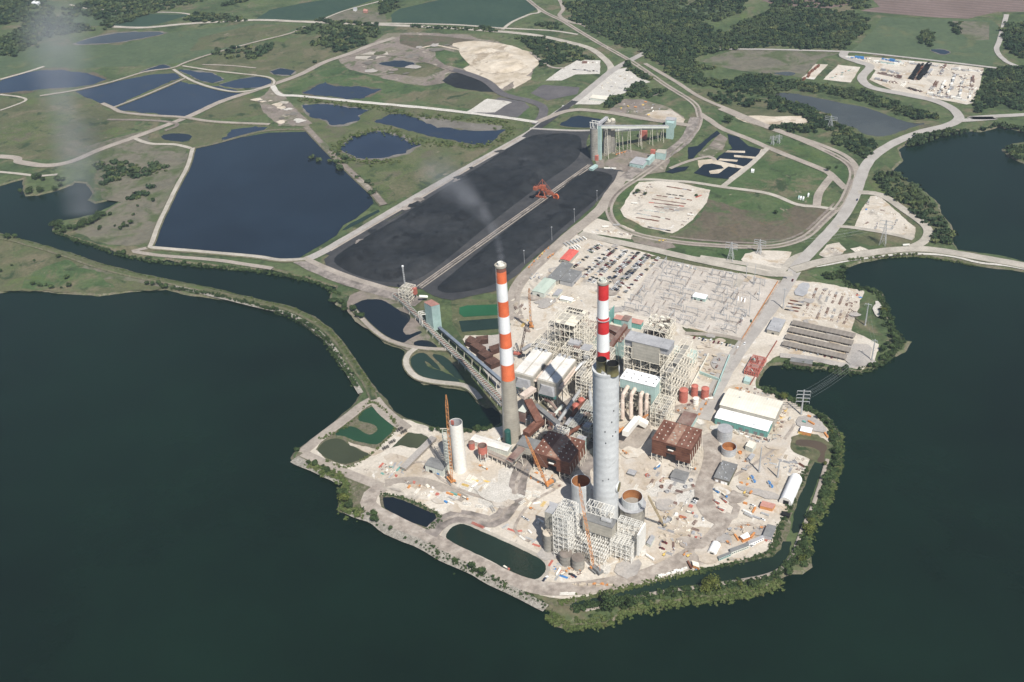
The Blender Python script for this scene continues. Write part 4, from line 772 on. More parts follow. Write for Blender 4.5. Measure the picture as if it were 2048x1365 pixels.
for k in range(4): rbox(MB(), r1[0]+3+k*4.6, r1[0]+5.4+k*4.6, r1[3]-11, r1[3]-9, 62.2, 62.6).build('roof_opening', BLACK, t)
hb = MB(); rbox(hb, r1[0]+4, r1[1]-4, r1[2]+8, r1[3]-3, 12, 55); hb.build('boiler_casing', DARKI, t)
t = frame('duct_steelwork', 'crowded lower cream steelwork with ducts between the boiler and the twin-roofed precipitators', (-428, -392, 862, 884), 0, 42, 5, 4, 6, .6, secondary=3, plates=.3)
clutter('ducts', (-428, -392, 862, 884), (10, 44), 46, t, ALU, (3, 7), (2, 5)); dk = MB(); rbox(dk, -425, -411, 872, 882, 41, 45); rbox(dk, -408, -397, 868, 880, 41, 43); dk.build('duct_box', BGROOF, t)
t = frame('duct_steelwork', 'stepped cream steel stair tower close left of the red and white stack', (-394, -375, 826, 892), 0, 38, 3, 7, 8, .5, secondary=2, plates=.25)
clutter('pipework', (-394, -375, 826, 892), (4, 40), 40, t, PINKD, (1, 4), (1, 3))
t = frame('duct_steelwork', 'cream steelwork on the outer side of the first boiler beside the inlet road', (-468, -440, 864, 888), 0, 34, 4, 3, 5, .55, secondary=3, plates=.25)
clutter('pipework', (-468, -440, 864, 888), (4, 32), 34, t, ALU, (1, 4), (1, 3)); dk = MB(); rbox(dk, -464, -453, 866, 884, 22, 33); dk.build('grey_hopper_house', BGROOF, t)
# ---------- precipitators
def precip(label, r, h):
    t = empty('precipitator', foot(r), label, 'precipitator'); u0, u1, v0, v1 = r; um = (u0+u1)/2
    w = MB(); base = [Q(u0, v0), Q(u1, v0), Q(u1, v1), Q(u0, v1)]; w.prism([(q.x, q.y) for q in base], 17, h-1.5); w.build('casing', BEIGE, t)
    for k in range(2):
        a, b = (u0, um-.5) if k == 0 else (um+.5, u1); rf = MB(); rbox(rf, a+.3, b-.3, v0+1, v1-1, h-1.4, h); rf.build('roof', WROOF, t)
    s = MB()
    for k in range(9):
        v = v0+(v1-v0)*k/8; s.beam(Q(u1+.15, v, 17), Q(u1+.15, v, h-2), .35); s.beam(Q(u0-.15, v, 17), Q(u0-.15, v, h-2), .35)
    for z in (22, 28): s.beam(Q(u1+.3, v0, z), Q(u1+.3, v1, z), .4)
    s.build('stiffeners', BEIGE, t)
    g = MB(); rbox(g, u1+.2, u1+5, v0+2, v1-4, h-8, h-7.6); rbox(g, u1+1.5, u1+3.6, v0+5, v1-8, h-7.5, h-4.8); g.build('side_gallery', PINKD, t)
    ho = MB()
    for i in range(2):
        for j in range(4):
            a = u0+(u1-u0)*i/2; b = u0+(u1-u0)*(i+1)/2; c = v0+(v1-v0)*j/4; d = v0+(v1-v0)*(j+1)/4; uc, vc = (a+b)/2, (c+d)/2
            lo = [Q(uc-1, vc-1), Q(uc+1, vc-1), Q(uc+1, vc+1), Q(uc-1, vc+1)]; hi = [Q(a+.2, c+.2), Q(b-.2, c+.2), Q(b-.2, d-.2), Q(a+.2, d-.2)]
            ho.prism([(q.x, q.y) for q in lo], 10, 17, top=[(q.x, q.y) for q in hi])
    ho.build('hoppers', BEIGE, t)
    l = MB()
    for i in range(3):
        for j in range(5):
            l.beam(Q(u0+(u1-u0)*i/2, v0+(v1-v0)*j/4, 0), Q(u0+(u1-u0)*i/2, v0+(v1-v0)*j/4, 17), .7)
            if j < 4: l.beam(Q(u0+(u1-u0)*i/2, v0+(v1-v0)*j/4, 0), Q(u0+(u1-u0)*i/2, v0+(v1-v0)*(j+1)/4, 16), .35)
        if i < 2: l.beam(Q(u0+(u1-u0)*i/2, v0, 0), Q(u0+(u1-u0)*(i+1)/2, v0, 16), .4); l.beam(Q(u0+(u1-u0)*(i+1)/2, v0, 0), Q(u0+(u1-u0)*i/2, v0, 16), .4)
    l.build('legs', STEEL, t); f = MB(); rbox(f, u0+1, u1-1, v0-.8, v0-.02, 13, 17); f.build('teal_fascia', TEAL, t)
    n = MB()                                          # inlet nozzle on the front face
    n.prism([(q.x, q.y) for q in (Q(u0+2, v0-4), Q(u1-2, v0-4), Q(u1-2, v0-.1), Q(u0+2, v0-.1))], 18, h-6, top=[(q.x, q.y) for q in (Q(u0+6, v0-2), Q(u1-6, v0-2), Q(u1-3, v0-.1), Q(u0+3, v0-.1))]); n.build('outlet_nozzle', BGROOF, t)
    fan = MB()
    for k in range(3): fan.box(Q(u0+4+k*6, v1-2, h+1.2), (2.5, 3, 2.4))
    fan.build('roof_fans', BLACK if 0 else GSTEEL, t)
    return t
rB = R4((1076, 756), (1110, 768), (1155, 719), 35)
precip('precipitator with two long white roofs, the one nearer the grey chimney', rB, 35)
precip('precipitator with two long white roofs, half behind the orange banded stack', (rB[0]-30, rB[1]-30, rB[2]+1, rB[3]+1), 35)
# ---------- second boiler, grey-roofed hall, teal fan house
r2 = R4((1283, 657), (1335, 667), (1348, 639), 62)
t = frame('boiler_house', 'tall cream steel boiler frame right of the red and white stack', r2, 0, 62, 4, 4, 7, .6, secondary=4, plates=.4)
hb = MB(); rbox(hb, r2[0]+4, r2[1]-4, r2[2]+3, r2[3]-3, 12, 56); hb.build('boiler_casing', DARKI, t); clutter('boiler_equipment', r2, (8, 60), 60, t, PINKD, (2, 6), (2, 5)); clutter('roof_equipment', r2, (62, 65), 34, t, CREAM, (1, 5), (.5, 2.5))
hr = R4((1247, 681), (1341, 698), (1346.5, 682), 64)
t = empty('boiler_hall', foot(hr), 'grey-roofed hall with a big beige front panel on cream steel legs', 'hall'); u0, u1, v0, v1 = hr
w = MB(); rbox(w, u0+9, u1-10, v0, v1, 41, 63.6); w.build('front_panel', BEIGE, t); w = MB(); rbox(w, u0, u0+8.95, v0+2, v1, 55, 63.6); rbox(w, u1-9.95, u1, v0+2, v1, 55, 63.6); w.build('end_bay', BGROOF, t)
for a, b in ((u0-.3, u0+8.7), (u0+8.9, u1-10), (u1-9.8, u1+.3)):
    rf = MB(); rbox(rf, a, b, v0-.4, v1+.4, 63.7, 64.4); rf.build('roof', BGROOF, t)
frame('', '', (u0, u0+9, v0, v1), 0, 55, 2, 3, 7, .6, root=t, plates=.3); frame('', '', (u1-10, u1, v0, v1), 0, 55, 2, 3, 7, .6, root=t, plates=.3); frame('', '', (u0+9, u1-10, v0, v1), 0, 41, 3, 2, 4, .6, root=t, plates=.5)
frame('steel_stair_tower', 'dense cream steel tower at the right end of the grey-roofed hall', (u1+1, u1+14, v0-26, v1+22), 0, 54, 2, 7, 7, .55, plates=.45, secondary=1)
t = frame('pipe_steelwork', 'low steel pipe structure in front of the dense steel tower', (u1+2, u1+20, v0-56, v0-31), 0, 26, 3, 5, 4, .5, plates=.2)
clutter('pipework', (u1+2, u1+20, v0-56, v0-31), (3, 25), 40, t, ALU, (1, 4), (1, 3))
sp = R4((1370, 714), (1388, 719), (1393, 700), 20); t = frame('switchgear_platform', 'pale teal equipment block beside the dense steel tower', sp, 0, 20, 2, 2, 3, .5, plates=.3)
w = MB(); rbox(w, sp[0]+.6, sp[1]-.6, sp[2]+.6, sp[3]-.6, 10, 19.4); w.build('cladding', LTEAL, t)
fr = R4((1240.6, 756), (1306.5, 774), (1325.5, 756), 42); u0, u1f, v0, v1 = fr
t = empty('fan_house', foot(fr), 'long white-roofed fan house with teal walls raised over four pale ducts', 'building')
w = MB(); rbox(w, u0, u1f, v0, v1, 30, 41.5); w.build('wall', LTEAL, t); rf = MB(); rbox(rf, u0-.4, u1f+.4, v0-.4, v1+.4, 41.52, 42.2); ro = rf.build('roof', TARP, t)
for k in range(10):
    b = MB(); b.box(Q(u0+3+(u1f-u0-6)*(k % 5)/4, v0+4+(k//5)*8, 42.8), (1.4, .7, 1.1)); b.build('roof_vent', GROOF, ro)
w = MB(); rbox(w, u1f-4, u1f, v0, v0+2.5, .1, 30); rbox(w, u1f-2, u1f, v1-2.5, v1, .1, 30); rbox(w, u1f-3.95, u1f-.05, v0+.1, v1-.1, 24, 29.9); w.build('stair_shaft', LTEAL, t)
frame('', '', (u0+1, u1f-5, v0+1, v1), 0, 30, 5, 2, 5, .45, root=t, plates=.2)
for x in (1248, 1265, 1284, 1296):
    a = P(x+6, 776, 33); d = MB(); e = P(x-3, 838, 5); m = P(x-2, 790, 29)
    d.tube([a+V*3, a, m, P(x-3, 806, 22), e], 2.3, 12); d.build('duct', PINKD, t)
clutter('fans', (u0, u1f, v0-8, v0), (2, 7), 16, t, PINKD, (2, 4), (1.5, 4))
# long pale ducts going down to the new chimney
for a, b, lab in (((1275, 838, 12), (1250, 868, 16), 'wide white duct leaving the grey chimney toward the fan house'), ((1294, 850, 6), (1272, 838, 12), 'short pale duct on the ground by the fan house')):
    t = tag(MB().beam(P(*a), P(*b), 6.5, 6).build('duct', WSTEEL), lab, 'duct')
t = tag(MB().tube([P(1196, 727, 24), P(1160, 781, 18), P(1117, 843, 14)], 1.9, 12).build('large_pipe', ALU), 'long grey round pipe running diagonally past the precipitator', 'pipe')
t = tag(MB().tube([P(1125, 812, 12), P(1103, 836, 12)], 1.9, 12).build('large_pipe', PALE), 'short pale pipe below the precipitator legs', 'pipe')
# ---------- brown clad buildings
def brown(label, r, h, leg, right=RUSTB, vents=(6, 5)):
    t = empty('clad_building', foot(r), label, 'building'); u0, u1, v0, v1 = r; w = MB()
    rbox(w, u0, u0+(u1-u0)*.37, v0, v1, leg, h); rbox(w, u0+(u1-u0)*.63, u1, v0, v1, leg, h); rbox(w, u0+(u1-u0)*.37+.01, u0+(u1-u0)*.63-.01, v0+.15, v1-.1, leg+5.5, h)
    w.build('wall', RUSTB, t); rf = MB(); rbox(rf, u0-.5, u1+.5, v0-.5, v1+.5, h+.02, h+.5); ro = rf.build('roof', RUSTR, t)
    cs = MB(); rbox(cs, u0+(u1-u0)*.36, u0+(u1-u0)*.62, v0+.5, v1-.5, h+.52, h+.7); cs.build('roof_strip', mat('worn_brown_roof', [(.22,.12,.085),(.36,.23,.17)], scale=.2), ro)
    for i in range(vents[0]):
        if i in (2, 3): continue
        for j in range(vents[1]):
            b = MB(); b.box(Q(u0+(u1-u0)*(i+.6)/(vents[0]+.2), v0+(v1-v0)*(j+.6)/(vents[1]+.2), h+.95), (.95, .95, .7)); b.build('skylight', CREAM, ro)
    for i in range(9):
        b = MB(); b.box(Q(u0+(u1-u0)*random.uniform(.4, .62), v0+(v1-v0)*(i+.6)/9, h+1), (random.uniform(1, 2.5), random.uniform(.6, 1.5), random.uniform(.6, 1.3))); b.build('roof_unit', BEIGE, ro)
    d = MB(); rbox(d, u0+(u1-u0)*.38, u0+(u1-u0)*.62, v0-.05, v0+.3, h-6.5, h-2.5); d.build('dark_opening', BLACK, t); d = MB(); rbox(d, u0+(u1-u0)*.43, u0+(u1-u0)*.57, v0-1.4, v0-.1, h-7.4, h-6.6); d.build('balcony', WSTEEL, t)  # black panel paints the dark of an opening onto the front wall
    l = MB()
    for k in range(8):
        for v in (v0, v1): 
            u = u0+(u1-u0)*k/7
            if k in (3, 4) and v == v0: continue
            l.beam(Q(u, v, 0), Q(u, v, leg), .6)
            if k not in (2, 3, 4) and k < 7: l.beam(Q(u, v, .2), Q(u0+(u1-u0)*(k+1)/7, v, leg), .3); l.beam(Q(u, v, leg*.55), Q(u0+(u1-u0)*(k+1)/7, v, leg*.55), .3)
    for k in range(7):
        v = v0+(v1-v0)*k/6; l.beam(Q(u1, v, 0), Q(u1, v, leg), .5); l.beam(Q(u1+2.2, v, 0), Q(u1+.2, v, h*.8), .35)
    l.build('legs', STEEL, t); return t
rR = R4((1304, 879), (1380, 900), (1405, 861), 27.5)
brown('square brown clad building with rows of pale skylights, standing on cream legs alone on gravel', rR, 27.5, 9.4)
rL = R4((1068, 903), (1130, 926), (1154, 895), 24); rL = (rL[0], rL[1]+4, rL[2], rL[3]+12)
brown('square brown clad building half in the shadow of the grey chimney', rL, 24, 8, vents=(7, 5))
t = building('annex', 'low teal sided annex with brown roof behind the skylit brown building', 'building', R4((1355, 845), (1381, 852), (1395, 830), 8), 8, LTEAL, RUSTT)
# brown galleries and transfer houses by the banded stack
def gallery(label, a, b, w, h, wm, rm, bents=0, name='conveyor_gallery', group=None, gable=0, bm=None):
    a, b = P(*a), P(*b); t = empty(name, Vector(((a.x+b.x)/2, (a.y+b.y)/2, 0)), label, 'conveyor', group)
    MB().beam(a, b, w, h).build('gallery', wm, t); up = Vector((0, 0, h/2+.2)); MB().beam(a+up, b+up, w+.6, .35).build('roof', rm, t)
    for k in range(bents):
        p = a.lerp(b, (k+.5)/bents); d = (b-a); n = Vector((-d.y, d.x, 0)).normalized(); top = p.z-h/2; m = MB()
        if top < 2: continue
        s = w*.5+top*.08
        m.beam(Vector((p.x, p.y, top))+n*w*.35, Vector((p.x, p.y, 0))+n*s, .55); m.beam(Vector((p.x, p.y, top))-n*w*.35, Vector((p.x, p.y, 0))-n*s, .55)
        for q in range(1, int(top/7)+1):
            z = top*q/(int(top/7)+1); f = w*.35+(s-w*.35)*(1-z/top); m.beam(Vector((p.x, p.y, z))+n*f, Vector((p.x, p.y, z))-n*f, .3)
        m.build('trestle', bm or STEEL, t)
    return t
gallery('brown-roofed gallery beside the orange banded stack, upper length', (1056, 803, 26), (1079, 846, 24), 8, 5, RUSTB, RUSTR, 3)
gallery('brown-roofed gallery beside the orange banded stack, lower length', (1083, 842, 22), (1052, 869, 22), 8, 5, RUSTB, RUSTR, 3)
building('transfer_house', 'grey-roofed transfer house at the foot of the orange banded stack', 'transfer house', R4((1034, 888), (1070, 901), (1082, 883), 22), 22, BEIGE, GROOF, z0=12)
building('transfer_house', 'beige transfer house with rusty roof touching the orange banded stack', 'transfer house', R4((1037, 822), (1050, 826), (1060, 812), 20), 20, RUSTT, PALE, z0=6)
frame('support_steelwork', 'white steel frame holding up the grey-roofed transfer house', (-412, -388, 717, 728), 0, 12, 4, 2, 2, .5, plates=.1)
frame('hoist_steelwork', 'small white open frame with a yellow beam above the brown galleries', R4((1111, 853), (1128, 867), (1142, 858), 26), 0, 26, 2, 2, 4, .5, plates=0, m=WSTEEL)
gallery('dark blue conveyor gallery between the precipitators and the white hoist frame', (1071, 812, 24), (1117, 850, 24), 4.5, 3.5, BGROOF, GROOF, 3)
gallery('brown conveyor gallery rising behind the red and white stack', (1252, 652, 46), (1212, 706, 26), 5, 4, RUSTB, RUSTT, 3)
gallery('brown conveyor gallery crossing between the two boiler frames', (1216, 657, 30), (1236, 668, 30), 4, 4, RUSTB, RUSTT, 1)
gallery('pinkish inclined duct bridge at the precipitator corner', (1044, 795, 28), (1068, 778, 28), 7, 4, PINKD, PINKD, 1)
DUCTS = [((1090, 800, 10), (1130, 838, 10), 1.6, RUSTT, 'rusty round duct running below the shaded precipitator legs'), ((1140, 840, 8), (1176, 800, 12), 2.2, RUSTB, 'dark brown round duct between the grey pipe and the red tanks'), ((1128, 880, 16), (1168, 850, 14), 2.4, RUSTB, 'dark brown duct crossing behind the shaded brown building'), ((1040, 776, 14), (1066, 800, 14), 2.0, BEIGE, 'beige duct at the outer precipitator front'), ((1178, 760, 22), (1184, 836, 10), 2.0, ALU, 'silver duct dropping beside the grey chimney'), ((1046, 700, 20), (1092, 690, 26), 2.4, BGROOF, 'grey duct under the outer boiler steelwork'), ((1150, 742, 26), (1190, 716, 30), 2.2, ALU, 'silver duct behind the right precipitator')]
for a_, b_, r_, m_, lab in DUCTS:
    p, q = P(*a_), P(*b_); t = empty('duct', Vector((p.x, p.y, 0)), lab, 'duct'); k = p.lerp(q, .3)+Vector((0, 0, 4)); MB().tube([p, k, q], r_, 12).build('pipe', m_, t)
    for f in (.1, .5, .9): z = p.lerp(q, f); l = MB(); l.beam(Vector((z.x, z.y, 0)), z, .6); l.build('support', STEEL, t)
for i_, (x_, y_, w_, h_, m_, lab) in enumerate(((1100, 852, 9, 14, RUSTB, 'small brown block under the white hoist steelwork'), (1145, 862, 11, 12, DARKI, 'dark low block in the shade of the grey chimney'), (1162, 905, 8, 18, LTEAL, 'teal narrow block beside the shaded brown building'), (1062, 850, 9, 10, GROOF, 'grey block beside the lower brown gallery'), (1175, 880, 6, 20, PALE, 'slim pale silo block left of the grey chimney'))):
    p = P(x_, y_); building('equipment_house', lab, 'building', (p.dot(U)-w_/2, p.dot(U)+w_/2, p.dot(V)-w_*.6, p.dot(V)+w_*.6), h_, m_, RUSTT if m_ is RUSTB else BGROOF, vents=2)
building('crusher_house', 'teal crusher house with brown roof between the two boilers', 'building', R4((1243, 640), (1256, 643), (1264, 634), 34), 34, LTEAL, RUSTT)
building('workshop', 'low teal workshop with pink roof near the switchyard edge', 'building', R4((1228, 637), (1282, 650), (1286, 642), 8), 8, TEAL, PINKR)
building('storage_tank_house', 'bright teal block right behind the red and white stack', 'building', R4((1217, 627), (1223, 628), (1222, 611), 18), 18, DGREEN if 0 else TEAL, TEAL)
building('turbine_hall', 'low wide turbine hall with rusty brown roof behind the left boiler frame', 'building', (r1[0]-8, r1[1]+40, r1[3]+5, r1[3]+34), 26, LTEAL, RUSTT, vents=9)
building('turbine_hall', 'low turbine hall with rusty brown roof behind the right boiler frame', 'building', (r2[0]-40, r2[1]+6, r2[3]+4, r2[3]+12), 18, LTEAL, PALE)
t = frame('ash_plant', 'low steel plant with pumps between the two chimneys', (-376, -336, 766, 816), 0, 17, 5, 6, 3, .45, plates=.35, m=PALE)
for q_ in ((-400, -352, 744, 764, 12, 'low brown ductwork block behind the shaded brown building'), (-372, -345, 818, 840, 16, 'brown rusty duct block at the foot of the red and white stack')):
    t2 = frame('duct_steelwork', q_[5], q_[:4], 0, q_[4], 5, 3, 2, .5, plates=.3, secondary=2); w = MB(); rbox(w, q_[0]+3, q_[1]-6, q_[2]+3, q_[3]-3, 3, q_[4]-2); w.build('duct_box', RUSTB, t2); clutter('pipework', q_[:4], (1, q_[4]+2), 50, t2, RUSTT, (1.5, 5), (1, 3))
clutter('pumps_and_pipes', (-372, -338, 770, 812), (1, 17), 110, t, RUSTT, (1.5, 6), (1, 4)); 
for px, m_, lab in (((1152, 823), REDT, 'orange-red tank lying in chimney shade by the grey pipe'), ((1163, 812), REDT, 'orange-red tank in the sun beside the grey concrete chimney')):
    tag(MB().lathe(P(*px), [(4, 0), (4, 9), (2.5, 10.5), (.3, 11)], 20).build('tank', m_), lab, 'tank')
# ---------- new scrubber island by the basin
def tank(name, label, base, dia_px, top, wall, roof=None, cone=0, cat='tank', inside=None, zb=0, group=None, ring=True, h=None):
    b = P(*base); h = h or HH(base[0], base[1], top); r = px2m(dia_px, b+Vector((0, 0, h)))/2; t = empty(name, b, label, cat, group)
    if inside:
        MB().lathe(b, [(r, zb), (r, h), (r-.35, h), (r-.35, h*.35+zb*.65)], 40, cap1=False).build('wall', wall, t, smooth=False); MB().lathe(b, [(r-.36, h-.2), (r-.36, h*.3)], 40, cap1=True).build('lining', inside, t)
    else: MB().lathe(b, [(r, zb), (r, h)], 36, cap0=zb > 0, cap1=False).build('wall', wall, t); MB().lathe(b, [(r+.15, h-.1), (r+.15, h+.15), (r*.5, h+.15+cone*.55), (.2, h+.15+cone)], 36, cap0=True).build('roof', roof, t)
    if ring:
        m = MB()
        for z in (h*.33, h*.66, h*.97): m.lathe(b, [(r+.02, z), (r+.22, z), (r+.22, z+.3), (r+.02, z+.3)], 36, cap1=False)
        m.build('stiffener_rings', wall, t)
    t['rad'] = r; return t
def absorber(label, top, w, h, ringz):
    c = P(*top, h); c.z = 0; r = px2m(w, c+Vector((0, 0, h)))/2; t = empty('absorber_vessel', c, label, 'vessel')
    MB().lathe(c, [(r, 0), (r, h), (r-.4, h), (r-.4, h*.55)], 44, cap1=False).build('shell', CONCN, t); MB().lathe(c, [(r-.42, h-.15), (r-.42, h*.55)], 44, cap1=True).build('lining', RUSTI, t)
    if ringz: MB().lathe(c, [(r, ringz), (r+3.6, ringz), (r+3.6, ringz+.7), (r, ringz+.7)], 14, cap1=False).build('ring_platform', BGROOF, t); MB().lathe(c, [(r+2.6, 0), (r+2.6, ringz-.05)], 14, cap1=True).build('skirt', CONCS, t)
    for k in range(16): 
        pass
    s = MB()
    for k in range(24):
        q = Vector((math.cos(k*PI/12), math.sin(k*PI/12), 0)); s.beam(c+q*(r+.1)+Vector((0, 0, h*.6)), c+q*(r+.1)+Vector((0, 0, h-.6)), .25)
    s.build('ribs', CONCN, t); return t
absorber('open round vessel with half-shaded rusty lining left of the grey chimney', (1161.6, 962), 38, 34, 0)
absorber('open round vessel with rusty lining and ring platform right of the grey chimney', (1264.5, 993), 41, 30, 20)
NL = R4((1106, 1030), (1131, 1042), (1160, 1009), 52); MR = (NL[1]+.5, NL[1]+36, NL[2]+1, NL[3]-2)
frame('scrubber_steelwork', 'tall white steel scrubber frame on the left, beside the beige clad duct', NL, 0, 52, 3, 6, 9, .4, m=WSTEEL, plates=.12, secondary=3)
M4 = R4((1137, 1082), (1214, 1110), (1226, 1064), 18); RU = R4((1229, 1051), (1276, 1062), (1285, 1044), 38); RL = R4((1222, 1076), (1262, 1099), (1271, 1077), 23)
frame('scrubber_steelwork', 'wide low white steel frame in the middle of the scrubber island', M4, 0, 18, 8, 6, 3, .4, m=WSTEEL, plates=.12, secondary=2)
R5 = R4((1225, 1076), (1263, 1099), (1271, 1077), 34)
t = frame('scrubber_steelwork', 'white steel scrubber frame on the right with stepped upper bays', (M4[1]+.6, RL[1], RL[2], RL[3]), 0, 23, 4, 5, 4, .4, m=WSTEEL, plates=.14, secondary=2)
frame('', '', (RU[0], RU[1], RL[3]+.6, RU[3]), 0, 38, 4, 3, 6, .4, m=WSTEEL, root=t, plates=.14)
w = MB(); rbox(w, RU[1]+.6, RU[1]+2.4, RU[2]-2, RU[3]+2, 10, 36); w.build('side_panel', WSTEEL, t)
DB = R4((1163, 1042), (1229, 1055), (1232, 1040), 34)
t = empty('duct', foot(DB), 'big grey inlet duct with beige underside across the scrubber island', 'duct')
w = MB(); rbox(w, DB[0], DB[1], DB[2], DB[3], 21, 33.9); w.build('duct_body', BEIGE, t); w = MB(); rbox(w, DB[0]-.2, DB[1]+.2, DB[2]-.2, DB[3]+.2, 33.95, 34.5); w.build('top', GROOF, t); w = MB(); w.tube([Q(DB[1]-13, (DB[2]+DB[3])/2, 36), Q(DB[1]-3, (DB[2]+DB[3])/2, 36)], 2.2, 12); w.build('drum', ALU, t)
for k in range(6): l = MB(); l.beam(Q(DB[0]+2+k*(DB[1]-DB[0]-4)/5, DB[2]+1.5, 0), Q(DB[0]+2+k*(DB[1]-DB[0]-4)/5, DB[2]+1.5, 21), .8); l.build('leg', WSTEEL, t)
GA = R4((1172, 1010), (1222, 1025), (1227, 1013), 44)
frame('steel_gantry', 'tall white gantry standing between the scrubber duct and the grey chimney', GA, 0, 44, 5, 1, 5, .5, m=WSTEEL, plates=.1, secondary=2)
BD = R4((1091, 1014), (1106, 1027), (1116, 1008), 46)
frame('steel_gantry', 'white stair frame at the back corner of the beige clad duct', (BD[1]+.6, BD[1]+14, BD[3]-6, BD[3]+9), 0, 46, 3, 3, 7, .45, m=WSTEEL, plates=.3, secondary=2)
t = empty('duct', foot(BD), 'tall beige clad duct block at the left of the scrubber island', 'duct'); w = MB(); rbox(w, *BD, 6, 42); w.build('cladding', BEIGE, t); w = MB(); u0, u1, v0, v1 = BD
w.prism([(q.x, q.y) for q in (Q(u0, v0), Q(u1, v0), Q(u1, v1), Q(u0, v1))], 42, 46, top=[(q.x, q.y) for q in (Q(u0+3, v0+4), Q(u1, v0+4), Q(u1, v1), Q(u0, v1))]); w.build('sloped_top', BGROOF, t)
tank('storage_tank', 'grey cylindrical tank beside the teal-walled warehouse', (1448.5, 879), 29, 857, GSTEEL, BGROOF, 1.0); tank('open_tank', 'open-topped grey tank with rusty lining in front of the closed grey tank', (1457, 907), 28.5, 893, GSTEEL, inside=RUSTI)
tank('red_tank', 'pinkish red tank with sloping base, largest of the three', (1366.5, 803), 17, 780, REDT, REDT, 1.2); tank('red_tank', 'red tank in the middle of the three red ones', (1388.5, 792), 13.5, 772, REDT, REDT, 1.2); tank('red_tank', 'red tank nearest the main road', (1409.5, 797), 15, 777, REDT, REDT, 1.2)
tank('white_tank', 'small white tank in front of the red tanks', (1391, 809), 11, 797, WSTEEL, WSTEEL, .6)
tank('silo', 'tall ribbed concrete silo with tan roof beside the left scrubber frame', (1098, 1100), 21, 1066, CONCS, SAND, .5, 'silo'); tank('silo', 'concrete silo with tan roof tucked behind the taller ribbed silo', (1093, 1082), 18, 1056, CONCS, SAND, .5, 'silo')
tank('silo', 'squat grey silo with brown domed top, left of the pair', (1132.5, 1126), 25, 1107, CONCS, SOIL, 1.2, 'silo'); tank('silo', 'squat grey silo with brown domed top, right of the pair', (1156.5, 1135), 25, 1115, CONCS, SOIL, 1.2, 'silo')
# white tower with its stair
tb = tank('white_tower', 'tall white cylindrical tower with open top next to the orange lattice crane', (921, 940), 27, 845, WSTEEL, inside=BGROOF, cat='tower', ring=False)
b = P(921, 940); r = tb['rad']; hw = HH(921, 940, 845); MB().box(b+Vector((-r*.5, r*.55, hw-3)), (3, 1, 5)).build('red_frame', REDT, tb)
s = MB(); q = b-U*(r+4.5)-V*3; lattice(s, q+Vector((0, 0, .5)), q+Vector((0, 0, hw*.78)), 7, bar=.45, n=22); s.build('stair_tower', PALE, tb)
# orange vessel on legs
t = tank('hopper_vessel', 'orange rusty hopper vessel on tall legs beside the white tower', (967, 921), 19, 889, REDT, inside=RUSTT, zb=11, ring=False, h=20); b = P(967, 921); r = t['rad']
MB().lathe(b, [(1, 5), (r, 11)], 24, cap0=True, cap1=False).build('cone', RUSTT, t); l = MB()
for k in range(6):
    q = Vector((math.cos(k*PI/3), math.sin(k*PI/3), 0))*r; l.beam(b+q, b+q+Vector((0, 0, 12)), .5); q2 = Vector((math.cos((k+1)*PI/3), math.sin((k+1)*PI/3), 0))*r; l.beam(b+q, b+q2+Vector((0, 0, 10)), .25)
l.build('legs', WSTEEL, t)
tank('thickener_tank', 'short rusty tank half hidden behind the white tower', (944, 898), 12, 885, REDT, RUSTT, 2)
building('long_shed', 'long narrow white-roofed shed running from the white tower to the banded stack', 'shed', (P(945, 888).dot(U), P(1018, 910).dot(U), P(945, 888).dot(V)-3, P(945, 888).dot(V)+7), 7, PALE, WROOF, gable=1.0)
gallery('long conveyor gallery along the long white-roofed shed', (972, 903, 8), (1020, 924, 10), 4, 3.5, PINKD, TROAD, 5)
gallery('wide covered conveyor bridge sloping up to the grey-roofed transfer house', (1018, 926, 12), (1045, 898, 18), 8, 4, CONCS, RUSTT, 2)
gallery('pair of old conveyor trusses reaching the gravel west of the white tower', (868, 876, 5), (806, 938, 3), 7, 2.5, TROAD, GRAVELG, 5)
building('workshop', 'grey-roofed workshop with white walls at the crane foot', 'building', R4((849, 931), (886, 940), (899, 926.5), 9), 9, PALE, GROOF, gable=1.2, doors=(('f', .3, 4, 4, BLACK), ('f', .7, 3, 3, BLUE), ('r', .5, 4, 4, GROOF)))
building('shed', 'small grey-roofed shed in front of the skylit brown building', 'shed', R4((1341, 954), (1371, 962), (1377, 946), 5), 5, BGROOF, GROOF, gable=.8)
building('tent_shed', 'small dark low shelter on the gravel beside the grey chimney', 'shelter', R4((1255, 946), (1268, 951), (1273, 943), 3), 3, GROOF, BGROOF)
tag(MB().lathe(P(1017, 893), [(3.3, 0), (3.3, 21), (2.6, 22)], 24).build('dark_green_silo', DGREEN), 'slim dark green silo at the foot of the banded stack', 'silo')
# warehouses
wr = R4((1430, 836), (1536, 863), (1544, 844), 9)
building('warehouse', 'long white-roofed warehouse with teal front wall', 'warehouse', wr, 9, TEAL, TARP, gable=1.5, vents=2, doors=[('f', t_, 4, 4.5, GROOF) for t_ in (.08, .2, .33, .5, .62, .78, .9)])
building('warehouse', 'wide cream-roofed warehouse behind the teal-fronted one', 'warehouse', (wr[0]-1, wr[1]+2, wr[3]+1.2, wr[3]+33), 13, BEIGE, CREAM, gable=2, vents=2)
building('warehouse', 'dark grey-roofed warehouse with white front boxes beside the round tanks', 'warehouse', R4((1428, 955), (1459, 963), (1474, 930), 6), 6, SOIL, GROOF, gable=.8, vents=12, doors=(('f', .2, 3, 3.5, TARP), ('f', .6, 4, 3.5, TARP), ('f', .8, 3, 3.5, TARP)))
building('office', 'flat grey-roofed office between the road and the carport rows', 'office', R4((1534, 659), (1557, 664), (1572.5, 641), 6), 6, BEIGE, BGROOF, vents=3, doors=(('f', .5, 3, 3, GLASSM),))
